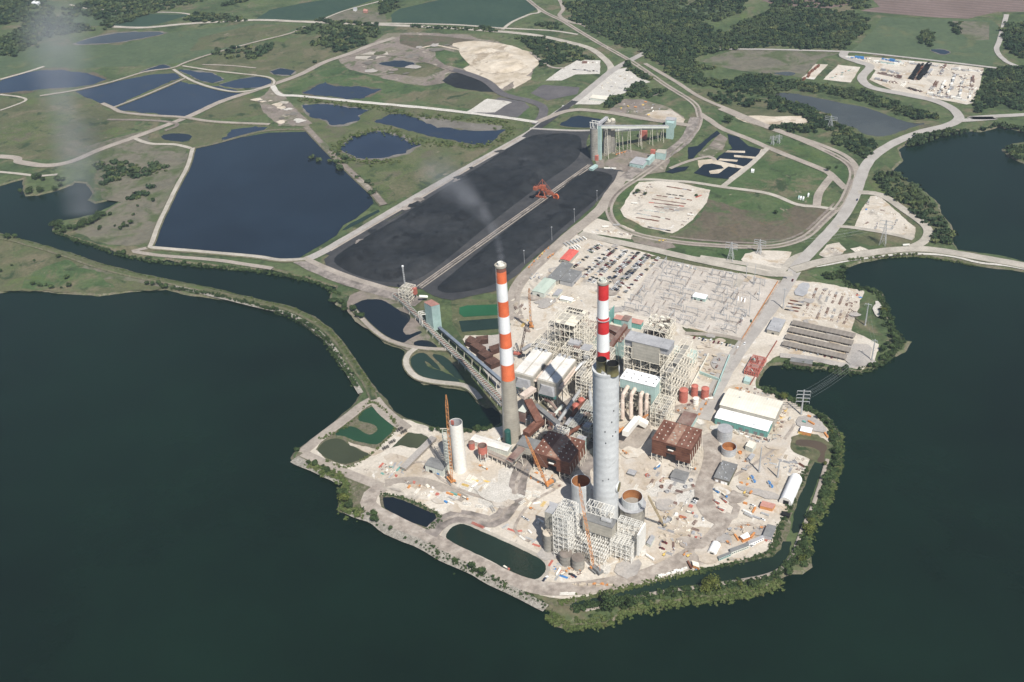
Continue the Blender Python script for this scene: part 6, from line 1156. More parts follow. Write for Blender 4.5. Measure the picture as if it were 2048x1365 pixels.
REG = []                                              # small yard things: (object, zone, description, category)
PROTO = {}
def proto(kind, col=None):
    """kind -> object tree (an Empty with parts, or one mesh) built once at the origin"""
    key = (kind, col)
    if key in PROTO: return PROTO[key], True
    M = {'white': WSTEEL, 'orange': ORANGE, 'red': REDT, 'blue': BLUE, 'yellow': YELLOW, 'grey': BGROOF, 'silver': ALU, 'rusty': RUSTT, 'brown': RUSTB, 'tan': SAND, 'cream': STEEL, 'pale green': PALE, 'black': BLACK, 'teal': TEAL}.get(col, STEEL)
    O = (0, 0, 0)
    def root(nm): t = bpy.data.objects.new(nm, None); COL.objects.link(t); ORG[t] = Vector(O); return t
    if kind == 'flatbed_truck':
        t = root(kind); MB().box((-1.5, 0, 1.3), (9, 2.5, .4), 0).build('bed', GROOF, t); MB().box((4.4, 0, 1.7), (2.2, 2.5, 2.4), 0).box((4.9, 0, 2.3), (1.25, 2.3, .8), 0).build('cab', M, t)
        w = MB()
        for x in (-5, -3.7, 3.9):
            for y in (-1.1, 1.1): w.tube([(x, y-.15, .5), (x, y+.15, .5)], .5, 10)
        w.build('wheels', TYRE, t); MB().box((-2, 0, 2.1), (6, 1.9, 1.1), 0).build('load', STEEL, t)
    elif kind == 'box_trailer':
        t = root(kind); MB().box((0, 0, 2.5), (14, 2.6, 2.8), 0).build('body', M, t); w = MB(); w.box((0, 0, 1.0), (13, 1.2, .25), 0)
        for x in (-5.5, -4.2):
            for y in (-1.1, 1.1): w.tube([(x, y-.15, .5), (x, y+.15, .5)], .5, 10)
        w.build('wheels', TYRE, t)
    elif kind == 'shipping_container':
        t = root(kind); MB().box((0, 0, 1.3), (12, 2.5, 2.6), 0).build('body', M, t); m = MB()
        for k in range(12): m.box((-5.5+k, -1.28, 1.3), (.25, .08, 2.3), 0).box((-5.5+k, 1.28, 1.3), (.25, .08, 2.3), 0)
        m.build('ribs', M, t)
    elif kind == 'small_container':
        t = root('shipping_container'); MB().box((0, 0, 1.3), (6, 2.5, 2.6), 0).build('body', M, t); MB().box((3.02, 0, 1.3), (.08, 2.2, 2.2), 0).build('door', GROOF if col != 'grey' else TARP, t)
    elif kind == 'mobile_crane':
        t = root(kind); MB().box((0, 0, 1.5), (12, 2.8, 1), 0).build('chassis', M, t); MB().box((5, 0, 2.4), (2.2, 2.6, 1.6), 0).build('cab', M, t); MB().box((-2.5, 0, 2.7), (4, 2.8, 1.6), 0).build('counterweight', GROOF, t)
        MB().beam((-2, 0, 3.4), (9, .4, 5.2), 1.1).build('boom', WSTEEL if col != 'white' else BLUE, t); w = MB()
        for x in (-4.8, -3.3, 2.4, 3.9):
            for y in (-1.2, 1.2): w.tube([(x, y-.2, .6), (x, y+.2, .6)], .6, 10)
        w.build('wheels', TYRE, t)
    elif kind == 'boom_lift':
        t = root(kind); MB().box((0, 0, .9), (3.4, 2.2, 1), 0).box((-.3, 0, 1.7), (2.6, 1.8, .8), 0).build('chassis', M, t); MB().beam((-1, 0, 2.2), (4, 0, 4.5), .45).beam((4, 0, 4.5), (7.5, 0, 3), .4).build('arm', M, t); MB().box((7.9, 0, 2.9), (1, 1.8, 1), 0).build('basket', GROOF, t)
    elif kind == 'excavator':
        t = root(kind); MB().box((0, -1.1, .5), (4, .7, 1), 0).box((0, 1.1, .5), (4, .7, 1), 0).build('tracks', GROOF, t); MB().box((-.5, 0, 1.9), (3.8, 2.6, 1.5), 0).box((.6, .7, 3), (1.4, 1, 1), 0).build('body', M, t); MB().beam((1, 0, 2), (4, 0, 4.6), .5).beam((4, 0, 4.6), (6.5, 0, 1.2), .4).build('arm', M, t)
    elif kind == 'pipe_bundle':
        t = root(kind)
        for k in range(6):
            MB().tube([(-6, -1.5+k*.6, .35), (6, -1.5+k*.6, .35)], .27, 7).build('pipe', M, t)
    elif kind == 'beam_stack':
        t = root(kind)
        for k in range(5): MB().box((random.uniform(-.5, .5), -2+k*1.0, .35+.3*(k % 2)), (random.uniform(9, 13), .4, .6), random.uniform(-.05, .05)).build('beam', M, t)
    elif kind == 'crate_group':
        t = root(kind)
        for k in range(5): MB().box((random.uniform(-3.5, 3.5), random.uniform(-2, 2), .6), (random.uniform(1.2, 2.6), random.uniform(1, 2), random.uniform(.9, 1.5)), random.uniform(0, 1)).build('crate', M, t)
    elif kind == 'steel_module':
        t = root(kind); m = MB(); lattice(m, (-6, 0, 2), (6, 0, 2), 3.4, bar=.35, n=5); m.build('lattice', M, t)
    elif kind == 'vessel':
        t = root(kind); MB().tube([(-4, 0, 1.8), (-3.6, 0, 1.8), (3.6, 0, 1.8), (4, 0, 1.8)], [.8, 1.6, 1.6, .8], 16).build('drum', M, t); MB().box((-2, 0, .4), (.5, 2.6, .9), 0).box((2, 0, .4), (.5, 2.6, .9), 0).build('saddle', GROOF, t)
    elif kind == 'duct_section':
        t = root(kind); MB().prism([(-3, -2.5), (3, -2.5), (3, 2.5), (-3, 2.5)], .3, 3.2, top=[(-2, -1.8), (2.4, -1.8), (2.4, 1.8), (-2, 1.8)]).build('casing', M, t); MB().box((0, -2.4, 1.4), (5, .2, .3), 0).box((0, 2.4, 1.4), (5, .2, .3), 0).build('stiffener', STEEL, t)
    elif kind == 'ring_tank':
        t = root(kind); MB().lathe(O, [(3, 0), (3, 3), (2.6, 3), (2.6, .3)], 20, cap1=True).build('wall', M, t)
    elif kind == 'scrap_heap':
        t = root(kind)
        for k in range(14): MB().box((random.gauss(0, 2.2), random.gauss(0, 1.6), random.uniform(.2, .9)), (random.uniform(.6, 3), random.uniform(.3, 1.2), random.uniform(.3, 1)), random.uniform(0, 3)).build('piece', random.choice([M, M, STEEL, RUSTT]), t)
    elif kind == 'transformer':
        t = root(kind); MB().box((0, 0, 2), (5, 3, 3.4), 0).build('tank', M, t); MB().box((0, 2.2, 2), (4.2, 1, 2.8), 0).box((0, -2.2, 2), (4.2, 1, 2.8), 0).build('radiator', GSTEEL, t)
        for k in range(3): MB().tube([(-1.5+1.5*k, 0, 3.7), (-1.5+1.5*k, 0, 6)], [.35, .2], 8).build('bushing', BGROOF, t)
    t.scale = (.66,)*3; PROTO[key] = t; return t, False
NICE = {'flatbed_truck': 'flatbed truck', 'box_trailer': 'long box trailer', 'shipping_container': 'long container', 'small_container': 'short container', 'mobile_crane': 'mobile crane', 'boom_lift': 'boom lift', 'excavator': 'excavator', 'pipe_bundle': 'bundle of pipes', 'beam_stack': 'beam stack', 'crate_group': 'group of crates', 'steel_module': 'open steel lattice module', 'vessel': 'horizontal round drum', 'duct_section': 'tapered duct section', 'ring_tank': 'open ring section', 'scrap_heap': 'parts heap', 'transformer': 'transformer', 'sedan': 'sedan', 'pickup': 'pickup', 'suv': 'estate car'}
def put(kind, col, x, y, rz, zone):
    """x, y in metres"""
    if kind in ('sedan', 'pickup', 'suv'): o = car(kind, col, x, y, rz, '', None); cat = 'car'
    else:
        o, used = proto(kind, col); loc = (x, y, max(zat(x, y), -.2)); cat = NICE[kind].split(' with')[0]
        if used: o = copy_tree(o, loc, rz)
        else: o.location = loc; o.rotation_euler = (0, 0, rz)
        cat = {'bundle of pipes': 'pipes', 'beam stack': 'steel beams', 'group of crates': 'crates', 'open steel lattice module': 'steel module', 'horizontal round drum': 'drum', 'parts heap': 'scrap heap', 'open ring section': 'ring', 'tapered duct section': 'duct section', 'long box trailer': 'trailer', 'long container': 'container', 'short container': 'container'}.get(cat, cat)
    if zone.startswith('far laydown'): o.scale = (1.7, 1.5, 1.5)
    REG.append((o, zone, f'{col} {NICE[kind]}', cat)); return o
def putpx(kind, col, px, py, zone, dpx=None, a=None):
    p = P(px, py); rz = UA if a is None else a
    if dpx: q = P(px+dpx[0], py+dpx[1])-p; rz = math.atan2(q.y, q.x)
    return put(kind, col, p.x, p.y, rz, zone)
def row(kind, col, a, b, n, zone, along=True, jit=.3):
    A, B = P(*a), P(*b); d = B-A; rz = math.atan2(d.y, d.x)+(0 if along else PI/2)
    for k in range(n):
        p = A.lerp(B, (k+.5)/n); put(random.choice(kind) if isinstance(kind, (list, tuple)) else kind, random.choice(col) if isinstance(col, (list, tuple)) else col, p.x+random.uniform(-jit, jit), p.y+random.uniform(-jit, jit), rz+random.uniform(-.06, .06), zone)
def inpoly(q, poly):
    c = False; n = len(poly)
    for i in range(n):
        a, b = poly[i], poly[(i+1) % n]
        if (a[1] > q[1]) != (b[1] > q[1]) and q[0] < (b[0]-a[0])*(q[1]-a[1])/(b[1]-a[1])+a[0]: c = not c
    return c
def scatter(poly, n, kinds, cols, zone, mind=7.0):
    xs = [p[0] for p in poly]; ys = [p[1] for p in poly]; done = []; tries = 0
    while len(done) < n and tries < n*60:
        tries += 1; x, y = random.uniform(min(xs), max(xs)), random.uniform(min(ys), max(ys))
        if not inpoly((x, y), poly): continue
        p = P(x, y)
        if any((p-q).length < mind for q in done): continue
        done.append(p); put(random.choice(kinds), random.choice(cols), p.x, p.y, UA+random.choice((0, PI/2, random.uniform(0, PI))), zone)
# construction yard
Z1 = 'yard right of the scrubber steelwork'
for k, c, x, y, d in (('mobile_crane', 'red', 1432, 1006, (8, 6)), ('mobile_crane', 'red', 1448, 1003, (8, 8)), ('mobile_crane', 'blue', 1432, 984, (7, 5)), ('flatbed_truck', 'blue', 1449, 994, (6, 5)), ('mobile_crane', 'red', 1440, 1020, (9, 5)),
  ('flatbed_truck', 'red', 1380, 1027, (10, 3)), ('pickup', 'white', 1389, 1003, (7, 2)), ('pickup', 'black', 1392, 1000, (7, 2)), ('pickup', 'silver', 1387, 1007, (7, 2)), ('pickup', 'white', 1406, 1040, (1, 6)), ('pickup', 'dark red', 1329, 1087, (7, 3)), ('pickup', 'dark red', 1324, 1099, (7, 3)),
  ('excavator', 'yellow', 1328, 1112, (5, -5)), ('excavator', 'yellow', 1489, 988, (4, -5)), ('boom_lift', 'orange', 1362, 1037, (5, 2)), ('boom_lift', 'red', 1321, 964, (6, -5)), ('box_trailer', 'white', 1300, 1118, (9, 6))): putpx(k, c, x, y, Z1, d)
scatter([(1330, 1010), (1375, 1000), (1400, 1050), (1400, 1080), (1340, 1110), (1318, 1105), (1322, 1060)], 44, ['crate_group', 'scrap_heap', 'beam_stack', 'pipe_bundle', 'boom_lift', 'duct_section', 'crate_group'], ['red', 'white', 'tan', 'grey', 'rusty', 'tan', 'cream', 'silver', 'grey'], Z1, 5)
Z2 = 'gravel left of the skylit brown building'
scatter([(1280, 950), (1330, 985), (1390, 985), (1385, 960), (1340, 968), (1300, 930)], 14, ['duct_section', 'ring_tank', 'beam_stack', 'crate_group', 'scrap_heap'], ['silver', 'grey', 'tan', 'red', 'rusty'], Z2, 7)
for k, c, x, y, d in (('mobile_crane', 'blue', 1314, 937, (9, -6)), ('excavator', 'orange', 1252, 910, (5, 3)), ('boom_lift', 'orange', 1246, 905, (3, 4)), ('ring_tank', 'grey', 1334, 987, (5, 0)), ('ring_tank', 'silver', 1297, 955, (5, 0)), ('flatbed_truck', 'orange', 1385, 940, (8, 2)), ('steel_module', 'white', 1300, 975, (10, -8)), ('beam_stack', 'white', 1272, 975, (-8, 12)), ('beam_stack', 'tan', 1262, 965, (-8, 12))): putpx(k, c, x, y, Z2, d)
Z3 = 'yard left of the scrubber steelwork'
for k, c, x, y, d in (('box_trailer', 'white', 1117, 1147, (7, -12)), ('pickup', 'white', 1092, 1158, (4, -4)), ('pickup', 'dark blue', 1089, 1161, (4, -4)), ('flatbed_truck', 'orange', 1128, 1148, (7, -5)), ('pickup', 'dark blue', 1148, 1154, (6, 3)), ('pickup', 'black', 1143, 1151, (6, 2)), ('excavator', 'orange', 1062, 1019, (8, 3)), ('pickup', 'white', 1047, 1037, (7, 4)), ('pickup', 'silver', 1054, 1041, (7, 4)), ('duct_section', 'silver', 1076, 1048, (8, 4)), ('shipping_container', 'white', 1082, 1044, (8, 5)), ('vessel', 'white', 1060, 1066, (5, 5)), ('boom_lift', 'orange', 1153, 1142, (9, 4)), ('boom_lift', 'orange', 1138, 1139, (6, 3)), ('flatbed_truck', 'red', 1013, 1178-40, (8, 5))): putpx(k, c, x, y, Z3, d)
scatter([(1100, 1120), (1125, 1130), (1160, 1150), (1120, 1160), (1098, 1150)], 14, ['crate_group', 'scrap_heap', 'pipe_bundle'], ['red', 'tan', 'rusty', 'silver', 'blue'], Z3, 6)
scatter([(1010, 1052), (1050, 1068), (1085, 1092), (1070, 1094), (1010, 1066)], 9, ['crate_group', 'pipe_bundle', 'scrap_heap'], ['silver', 'white', 'red', 'tan'], Z3, 6)
Z4 = 'laydown by the beige duct'
scatter([(1040, 985), (1085, 985), (1088, 1012), (1060, 1018), (1034, 1002)], 16, ['beam_stack', 'pipe_bundle', 'beam_stack', 'steel_module'], ['white', 'yellow', 'cream', 'white', 'yellow', 'grey'], Z4, 7)
scatter([(1055, 940), (1100, 955), (1120, 975), (1080, 975), (1055, 960)], 6, ['boom_lift', 'excavator', 'crate_group'], ['orange', 'orange', 'rusty'], Z4, 9)
Z5 = 'gravel south of the white tower'
for k, c, x, y, d in (('beam_stack', 'white', 938, 956, (-9, 12)), ('beam_stack', 'white', 945, 958, (-9, 12)), ('beam_stack', 'white', 950, 961, (-9, 12)), ('shipping_container', 'orange', 900, 991, (6, 2)), ('shipping_container', 'teal', 908, 991, (8, 3)), ('small_container', 'orange', 919, 993, (8, 3)), ('shipping_container', 'silver', 904, 1000, (8, 4)), ('shipping_container', 'white', 902, 1008, (8, 4)), ('small_container', 'blue', 892, 1006, (6, 3)), ('flatbed_truck', 'orange', 931, 999, (7, 4)), ('excavator', 'orange', 961, 934, (9, 3)), ('flatbed_truck', 'orange', 970, 938, (8, 5)), ('steel_module', 'white', 935, 1011, (20, 2)), ('steel_module', 'white', 960, 1016, (20, 2)), ('steel_module', 'silver', 985, 1021, (6, 10)), ('beam_stack', 'red', 950, 1050, (8, 4)), ('beam_stack', 'red', 962, 1055, (8, 4)), ('beam_stack', 'white', 974, 1059, (8, 4)), ('box_trailer', 'white', 1001, 880, (4, -3))): putpx(k, c, x, y, Z5, d)
scatter([(925, 965), (975, 955), (990, 965), (960, 985), (930, 985)], 10, ['beam_stack', 'crate_group', 'pipe_bundle'], ['white', 'yellow', 'tan', 'cream'], Z5, 6)
Z6 = 'laydown above the small dark basin'
scatter([(812, 964), (862, 972), (878, 990), (850, 998), (812, 976)], 22, ['beam_stack', 'small_container', 'crate_group', 'scrap_heap', 'duct_section'], ['white', 'white', 'silver', 'cream', 'red', 'orange'], Z6, 6)
scatter([(762, 930), (800, 925), (812, 945), (790, 955), (765, 950)], 16, ['scrap_heap', 'crate_group', 'pipe_bundle'], ['silver', 'grey', 'white', 'teal', 'red'], Z6, 5)
scatter([(842, 936), (885, 945), (892, 952), (845, 944)], 9, ['crate_group', 'scrap_heap', 'pickup'], ['white', 'silver', 'white'], Z6, 5)
for x, y in ((800, 862), (808, 866), (785, 886), (772, 898)): putpx('steel_module', 'black', x, y, 'gravel strip between the green ponds', (8, -4))
Z7 = 'yard around the dark-roofed warehouse'
scatter([(1478, 905), (1500, 925), (1490, 945), (1478, 925)], 8, ['crate_group', 'scrap_heap', 'ring_tank', 'vessel'], ['tan', 'orange', 'rusty', 'grey'], Z7, 6)
scatter([(1545, 905), (1590, 920), (1580, 945), (1530, 930)], 22, ['pipe_bundle', 'beam_stack', 'crate_group'], ['silver', 'grey', 'silver', 'tan'], Z7, 6)
scatter([(1590, 912), (1612, 920), (1600, 960), (1590, 950)], 12, ['beam_stack', 'scrap_heap'], ['rusty', 'silver', 'brown', 'grey'], Z7, 6)
for x, y in ((1504, 957), (1508, 965), (1538, 968), (1543, 975)): putpx('transformer', 'blue', x, y, Z7, (4, 6)); 
scatter([(1478, 958), (1500, 962), (1500, 975), (1475, 975)], 6, ['crate_group', 'boom_lift'], ['orange', 'yellow', 'silver'], Z7, 7)
scatter([(1500, 985), (1505, 995), (1490, 1010), (1480, 1000)], 3, ['small_container'], ['orange', 'tan'], Z7, 6)
Z8 = 'yard beside the long site offices'
for k, c, x, y, d in (('box_trailer', 'white', 1494, 1028, (8, 4)), ('shipping_container', 'orange', 1508, 1022, (4, -7)), ('small_container', 'tan', 1502, 1018, (4, -7)), ('shipping_container', 'grey', 1512, 1037, (8, 3)), ('shipping_container', 'silver', 1530, 1031, (8, 3)), ('pickup', 'white', 1525, 1041, (7, 3)), ('pickup', 'white', 1505, 1013, (7, 2)), ('box_trailer', 'silver', 1497, 1034, (8, 4)), ('excavator', 'orange', 1455, 1088, (5, 5)), ('excavator', 'orange', 1523, 1059, (5, 1)), ('shipping_container', 'orange', 1473, 1077, (6, 9)), ('shipping_container', 'orange', 1505, 1073, (5, -6)), ('small_container', 'orange', 1487, 1084, (6, -4)), ('pickup', 'dark red', 1428, 1089, (3, 3)), ('pickup', 'white', 1505, 1093, (6, -4)), ('boom_lift', 'red', 1532, 1083, (4, 2)), ('box_trailer', 'brown', 1379, 1134, (6, 12)), ('excavator', 'yellow', 1376, 1115, (7, -3)), ('crate_group', 'blue', 1393, 1139, (6, -2)), ('boom_lift', 'orange', 1368, 1112, (6, -4))): putpx(k, c, x, y, Z8, d)
scatter([(1450, 1060), (1500, 1050), (1515, 1058), (1480, 1068), (1455, 1076)], 14, ['crate_group', 'scrap_heap', 'small_container', 'boom_lift'], ['tan', 'rusty', 'white', 'orange', 'grey'], Z8, 6)
row(['small_container', 'crate_group'], ['white'], (1312, 1158), (1372, 1140), 14, 'canal edge south of the yard', jit=1)
row(['crate_group', 'small_container'], ['tan', 'orange', 'white'], (1148, 1172), (1225, 1172), 9, 'south rim road below the silos', jit=1)
row('beam_stack', ['white'], (1122, 1189), (1150, 1190), 2, 'south rim road below the silos')
Z9 = 'corner yard beside the lattice power pole'
for k, c, x, y, d in (('small_container', 'orange', 1618, 836, (6, 2)), ('shipping_container', 'orange', 1622, 849, (7, 4)), ('small_container', 'yellow', 1600, 868, (8, 2)), ('shipping_container', 'orange', 1652, 872, (5, 7)), ('small_container', 'teal', 1608, 847, (5, 2)), ('vessel', 'silver', 1579, 840, (3, -6))): putpx(k, c, x, y, Z9, d)
scatter([(1555, 822), (1575, 820), (1560, 860), (1545, 870)], 26, ['crate_group', 'excavator', 'scrap_heap', 'boom_lift', 'scrap_heap'], ['orange', 'yellow', 'rusty', 'grey', 'tan'], 'strip east of the warehouses', 5)
scatter([(1535, 868), (1562, 872), (1545, 885), (1520, 885)], 8, ['scrap_heap', 'crate_group'], ['silver', 'grey'], 'strip east of the warehouses', 5)
row(['crate_group', 'scrap_heap'], ['rusty', 'brown', 'silver'], (1440, 853), (1535, 882), 14, 'foot of the teal warehouse wall', jit=.5)
row(['small_container', 'crate_group'], ['white', 'grey', 'tan'], (1465, 865), (1520, 886), 8, 'lane below the teal warehouse', jit=1)
scatter([(1465, 775), (1510, 780), (1540, 792), (1480, 785)], 18, ['scrap_heap', 'crate_group'], ['white', 'rusty', 'silver', 'orange'], 'strip above the cream warehouse', 5)
row(['pickup', 'suv', 'sedan'], ['white', 'silver', 'dark red', 'grey', 'black', 'dark blue'], (1385, 676), (1480, 698), 12, 'lane by the switchyard verge', along=False, jit=1)
scatter([(1380, 700), (1450, 712), (1420, 760), (1390, 760)], 20, ['crate_group', 'transformer', 'scrap_heap', 'vessel'], ['silver', 'rusty', 'tan', 'grey'], 'compound left of the blue wall', 8)
scatter([(1340, 810), (1390, 812), (1410, 790), (1430, 800), (1400, 850), (1360, 830)], 14, ['crate_group', 'scrap_heap', 'excavator'], ['tan', 'orange', 'rusty'], 'ground below the red tanks', 7)
putpx('box_trailer', 'white', 1417, 801, 'ground below the red tanks', (10, -1))
scatter([(1095, 585), (1150, 590), (1165, 605), (1100, 612)], 18, ['crate_group', 'small_container', 'scrap_heap', 'vessel'], ['white', 'silver', 'cream', 'tan'], 'yard behind the left boiler', 6)
scatter([(1060, 560), (1090, 560), (1085, 550), (1065, 545)], 7, ['crate_group', 'vessel'], ['silver', 'grey', 'white'], 'yard behind the left boiler', 6)
scatter([(1025, 600), (1060, 620), (1060, 670), (1030, 660)], 16, ['crate_group', 'scrap_heap', 'steel_module'], ['orange', 'rusty', 'cream', 'yellow', 'tan'], 'ground by the slim orange crane', 8)
row(['box_trailer'], ['silver', 'white'], (1128, 493), (1172, 478), 7, 'trailer park above the red roof', along=False); row(['box_trailer'], ['silver', 'white'], (1140, 501), (1160, 495), 4, 'trailer park above the red roof', along=False)
row(['boom_lift', 'excavator'], ['orange', 'orange', 'yellow'], (1056, 540), (1098, 497), 8, 'haul road edge by the coal', jit=1); row('excavator', ['orange'], (1094, 520), (1108, 510), 3, 'haul road edge by the coal')
row('box_trailer', ['white'], (1202, 456), (1220, 456), 1, 'scrub yard above the car park'); row('box_trailer', ['silver'], (1226, 453), (1240, 453), 1, 'scrub yard above the car park'); row(['scrap_heap', 'crate_group'], ['white', 'rusty', 'silver'], (1190, 462), (1262, 472), 12, 'scrub yard above the car park', jit=2)
row('excavator', ['yellow'], (1315, 484), (1330, 484), 2, 'soil patch inside the rail curve')
# oval laydown: rows of steel
Z10 = 'oval laydown inside the rail loop'
for k, (a, b, n, c) in enumerate((((1334, 374), (1382, 382), 6, ['brown', 'rusty', 'grey']), ((1332, 389), (1368, 394), 3, ['black']), ((1312, 392), (1385, 402), 6, ['rusty', 'silver', 'brown']), ((1303, 399), (1372, 409), 7, ['rusty', 'brown']), ((1298, 406), (1368, 414), 7, ['rusty', 'red']), ((1308, 414), (1358, 423), 5, ['silver', 'rusty']), ((1286, 421), (1330, 427), 4, ['pale green', 'silver']), ((1274, 428), (1340, 440), 7, ['silver', 'rusty', 'pale green']), ((1272, 436), (1318, 444), 5, ['brown', 'rusty']), ((1296, 455), (1340, 463), 6, ['black', 'grey']))):
    row(['beam_stack', 'pipe_bundle'], c, a, b, n, Z10)
putpx('box_trailer', 'white', 1381, 432, Z10, (8, 1)); putpx('box_trailer', 'white', 1269, 409, Z10, (8, 1)); row('beam_stack', ['red'], (1392, 396), (1402, 392), 2, Z10); scatter([(1265, 395), (1290, 370), (1310, 368), (1285, 400)], 16, ['scrap_heap'], ['rusty', 'brown', 'silver'], Z10, 7)
scatter([(1370, 440), (1385, 425), (1380, 435), (1362, 455)], 6, ['scrap_heap'], ['grey', 'rusty'], Z10, 7)
# laydown by the water with regular rows
Z11 = 'rectangular laydown by the water'
for i in range(7):
    x0, y0 = 1626+i*13.5, 575+i*2.6
    if i < 6: row(['beam_stack', 'scrap_heap'], ['rusty', 'brown', 'grey', 'silver'], (x0+8, y0+2), (x0-2, y0+25), 4, Z11, jit=.3)
    row(['beam_stack', 'scrap_heap'], ['rusty', 'brown', 'grey'], (x0-9, y0+33), (x0-20, y0+59), 4, Z11, jit=.3)
for i in range(4): row('beam_stack', ['brown', 'grey', 'black'], (1581-i*3.5, 602+i*6), (1606-i*3.5, 606+i*6), 3, Z11, jit=.2)
row('crate_group', ['blue', 'red'], (1712, 590), (1722, 598), 2, Z11); scatter([(1705, 588), (1722, 592), (1700, 640), (1695, 650)], 6, ['scrap_heap'], ['black', 'rusty'], Z11, 6)
for i in range(8): row(['pickup', 'suv', 'sedan'], ['dark red', 'white', 'silver', 'black'], (1590+i*13, 650+i*2.4), (1600+i*13, 652+i*2.4), 1, 'carport rows', along=False) ; row(['pickup', 'suv'], ['dark red', 'white', 'silver'], (1575+i*14, 697+i*3), (1585+i*14, 699+i*3), 1, 'carport rows', along=False)
Z12 = 'triangular yard beside the causeway'
for a, b, n, c in (((1735, 412), (1738, 400), 3, ['silver', 'white']), ((1727, 421), (1737, 420), 1, ['blue']), ((1752, 428), (1764, 430), 2, ['white']), ((1728, 452), (1735, 446), 2, ['tan', 'rusty']), ((1750, 460), (1755, 446), 3, ['grey']), ((1783, 460), (1795, 440), 5, ['grey', 'silver']), ((1810, 465), (1813, 448), 3, ['grey', 'tan']), ((1760, 420), (1768, 424), 2, ['orange', 'rusty']), ((1776, 425), (1792, 432), 2, ['white', 'tan'])): row(['beam_stack', 'scrap_heap', 'crate_group'], c, a, b, n, Z12)
putpx('box_trailer', 'white', 1812, 493, 'road', (14, -1)) if 0 else None
tp = P(1812, 492); put('box_trailer', 'white', tp.x, tp.y, math.atan2(-6, 11)+.5, 'causeway road junction')
row('scrap_heap', ['rusty', 'white'], (1662, 498), (1675, 505), 3, 'round gravel pad by the main road'); row('scrap_heap', ['white'], (1712, 502), (1732, 501), 3, 'small white pad by the causeway')
Z13 = 'far laydown yard past the lake inlet'
for i in range(10):
    x0 = 1868-i*0
for a, b, n, c in (((1826, 159), (1842, 133), 8, ['black']), ((1832, 160), (1847, 134), 8, ['brown']), ((1840, 160), (1860, 132), 9, ['black']), ((1760, 148), (1800, 156), 8, ['tan', 'rusty', 'grey']), ((1740, 125), (1810, 132), 10, ['white', 'teal', 'tan']), ((1820, 128), (1880, 134), 8, ['white', 'grey']), ((1900, 140), (1960, 144), 9, ['white', 'silver']), ((1856, 190), (1925, 202), 10, ['white', 'silver', 'grey']), ((1925, 175), (1950, 180), 4, ['rusty', 'white']), ((1822, 158), (1838, 133), 9, ['black']), ((1835, 158), (1857, 130), 10, ['black']), ((1850, 155), (1862, 142), 4, ['brown', 'grey']), ((1880, 150), (1890, 132), 5, ['rusty', 'grey']), ((1862, 185), (1872, 165), 4, ['grey', 'brown']), ((1878, 190), (1890, 165), 6, ['silver', 'white', 'black']), ((1895, 195), (1912, 148), 9, ['grey', 'white', 'silver']), ((1915, 200), (1932, 150), 9, ['silver', 'white', 'grey']), ((1940, 200), (1948, 155), 8, ['white', 'rusty']), ((1700, 116), (1738, 120), 7, ['white', 'blue']), ((1770, 120), (1800, 126), 8, ['teal', 'white', 'blue']), ((1752, 160), (1790, 168), 7, ['grey', 'rusty']), ((1765, 142), (1795, 148), 6, ['grey', 'tan']), ((1822, 178), (1840, 184), 4, ['brown', 'black']), ((1805, 172), (1812, 166), 2, ['white'])):
    row('shipping_container' if c == ['black'] else ['beam_stack', 'scrap_heap', 'small_container'], c, a, b, n, Z13, jit=2)
Z14 = 'sandy yards behind the far silos'
row(['small_container', 'beam_stack'], ['black', 'grey'], (1146, 140), (1195, 144), 8, Z14, jit=2); row(['scrap_heap', 'small_container'], ['rusty', 'white'], (1165, 128), (1196, 126), 5, Z14, jit=2)
scatter([(1200, 175), (1250, 142), (1270, 160), (1225, 190)], 16, ['beam_stack', 'crate_group', 'small_container'], ['white', 'tan', 'cream', 'grey'], Z14, 14); scatter([(1235, 210), (1290, 205), (1330, 220), (1300, 235), (1240, 225)], 16, ['scrap_heap', 'small_container', 'excavator', 'vessel'], ['orange', 'rusty', 'white', 'yellow', 'grey'], Z14, 14)
row('excavator', ['orange'], (1230, 312), (1252, 306), 4, 'foot of the far silos'); row(['small_container', 'pickup'], ['white'], (1208, 338), (1232, 339), 6, 'foot of the far silos'); row('small_container', ['brown'], (1606, 162), (1640, 132), 6, 'narrow strip by the inlet woods', jit=2); row(['scrap_heap', 'crate_group'], ['orange', 'grey', 'teal'], (1655, 158), (1705, 140), 10, 'square pad by the inlet woods', jit=5)
# labels by left-to-right place inside each zone
byk = {}
for o, zone, desc, cat in REG: byk.setdefault((zone, desc), []).append((o, cat))
for (zone, desc), L in byk.items():
    L.sort(key=lambda q: J(q[0].location)[0])
    for i, (o, cat) in enumerate(L):
        zn = {'yard': 'in the '}.get(zone.split()[0], 'on the '); w = f'{desc} {zn}{zone}'
        if len(L) > 1: w = f'{desc}, {ordn(i+1)} from left {zn}{zone}'
        o['label'] = w; o['category'] = cat; o['group'] = 'things lying in the '+zone
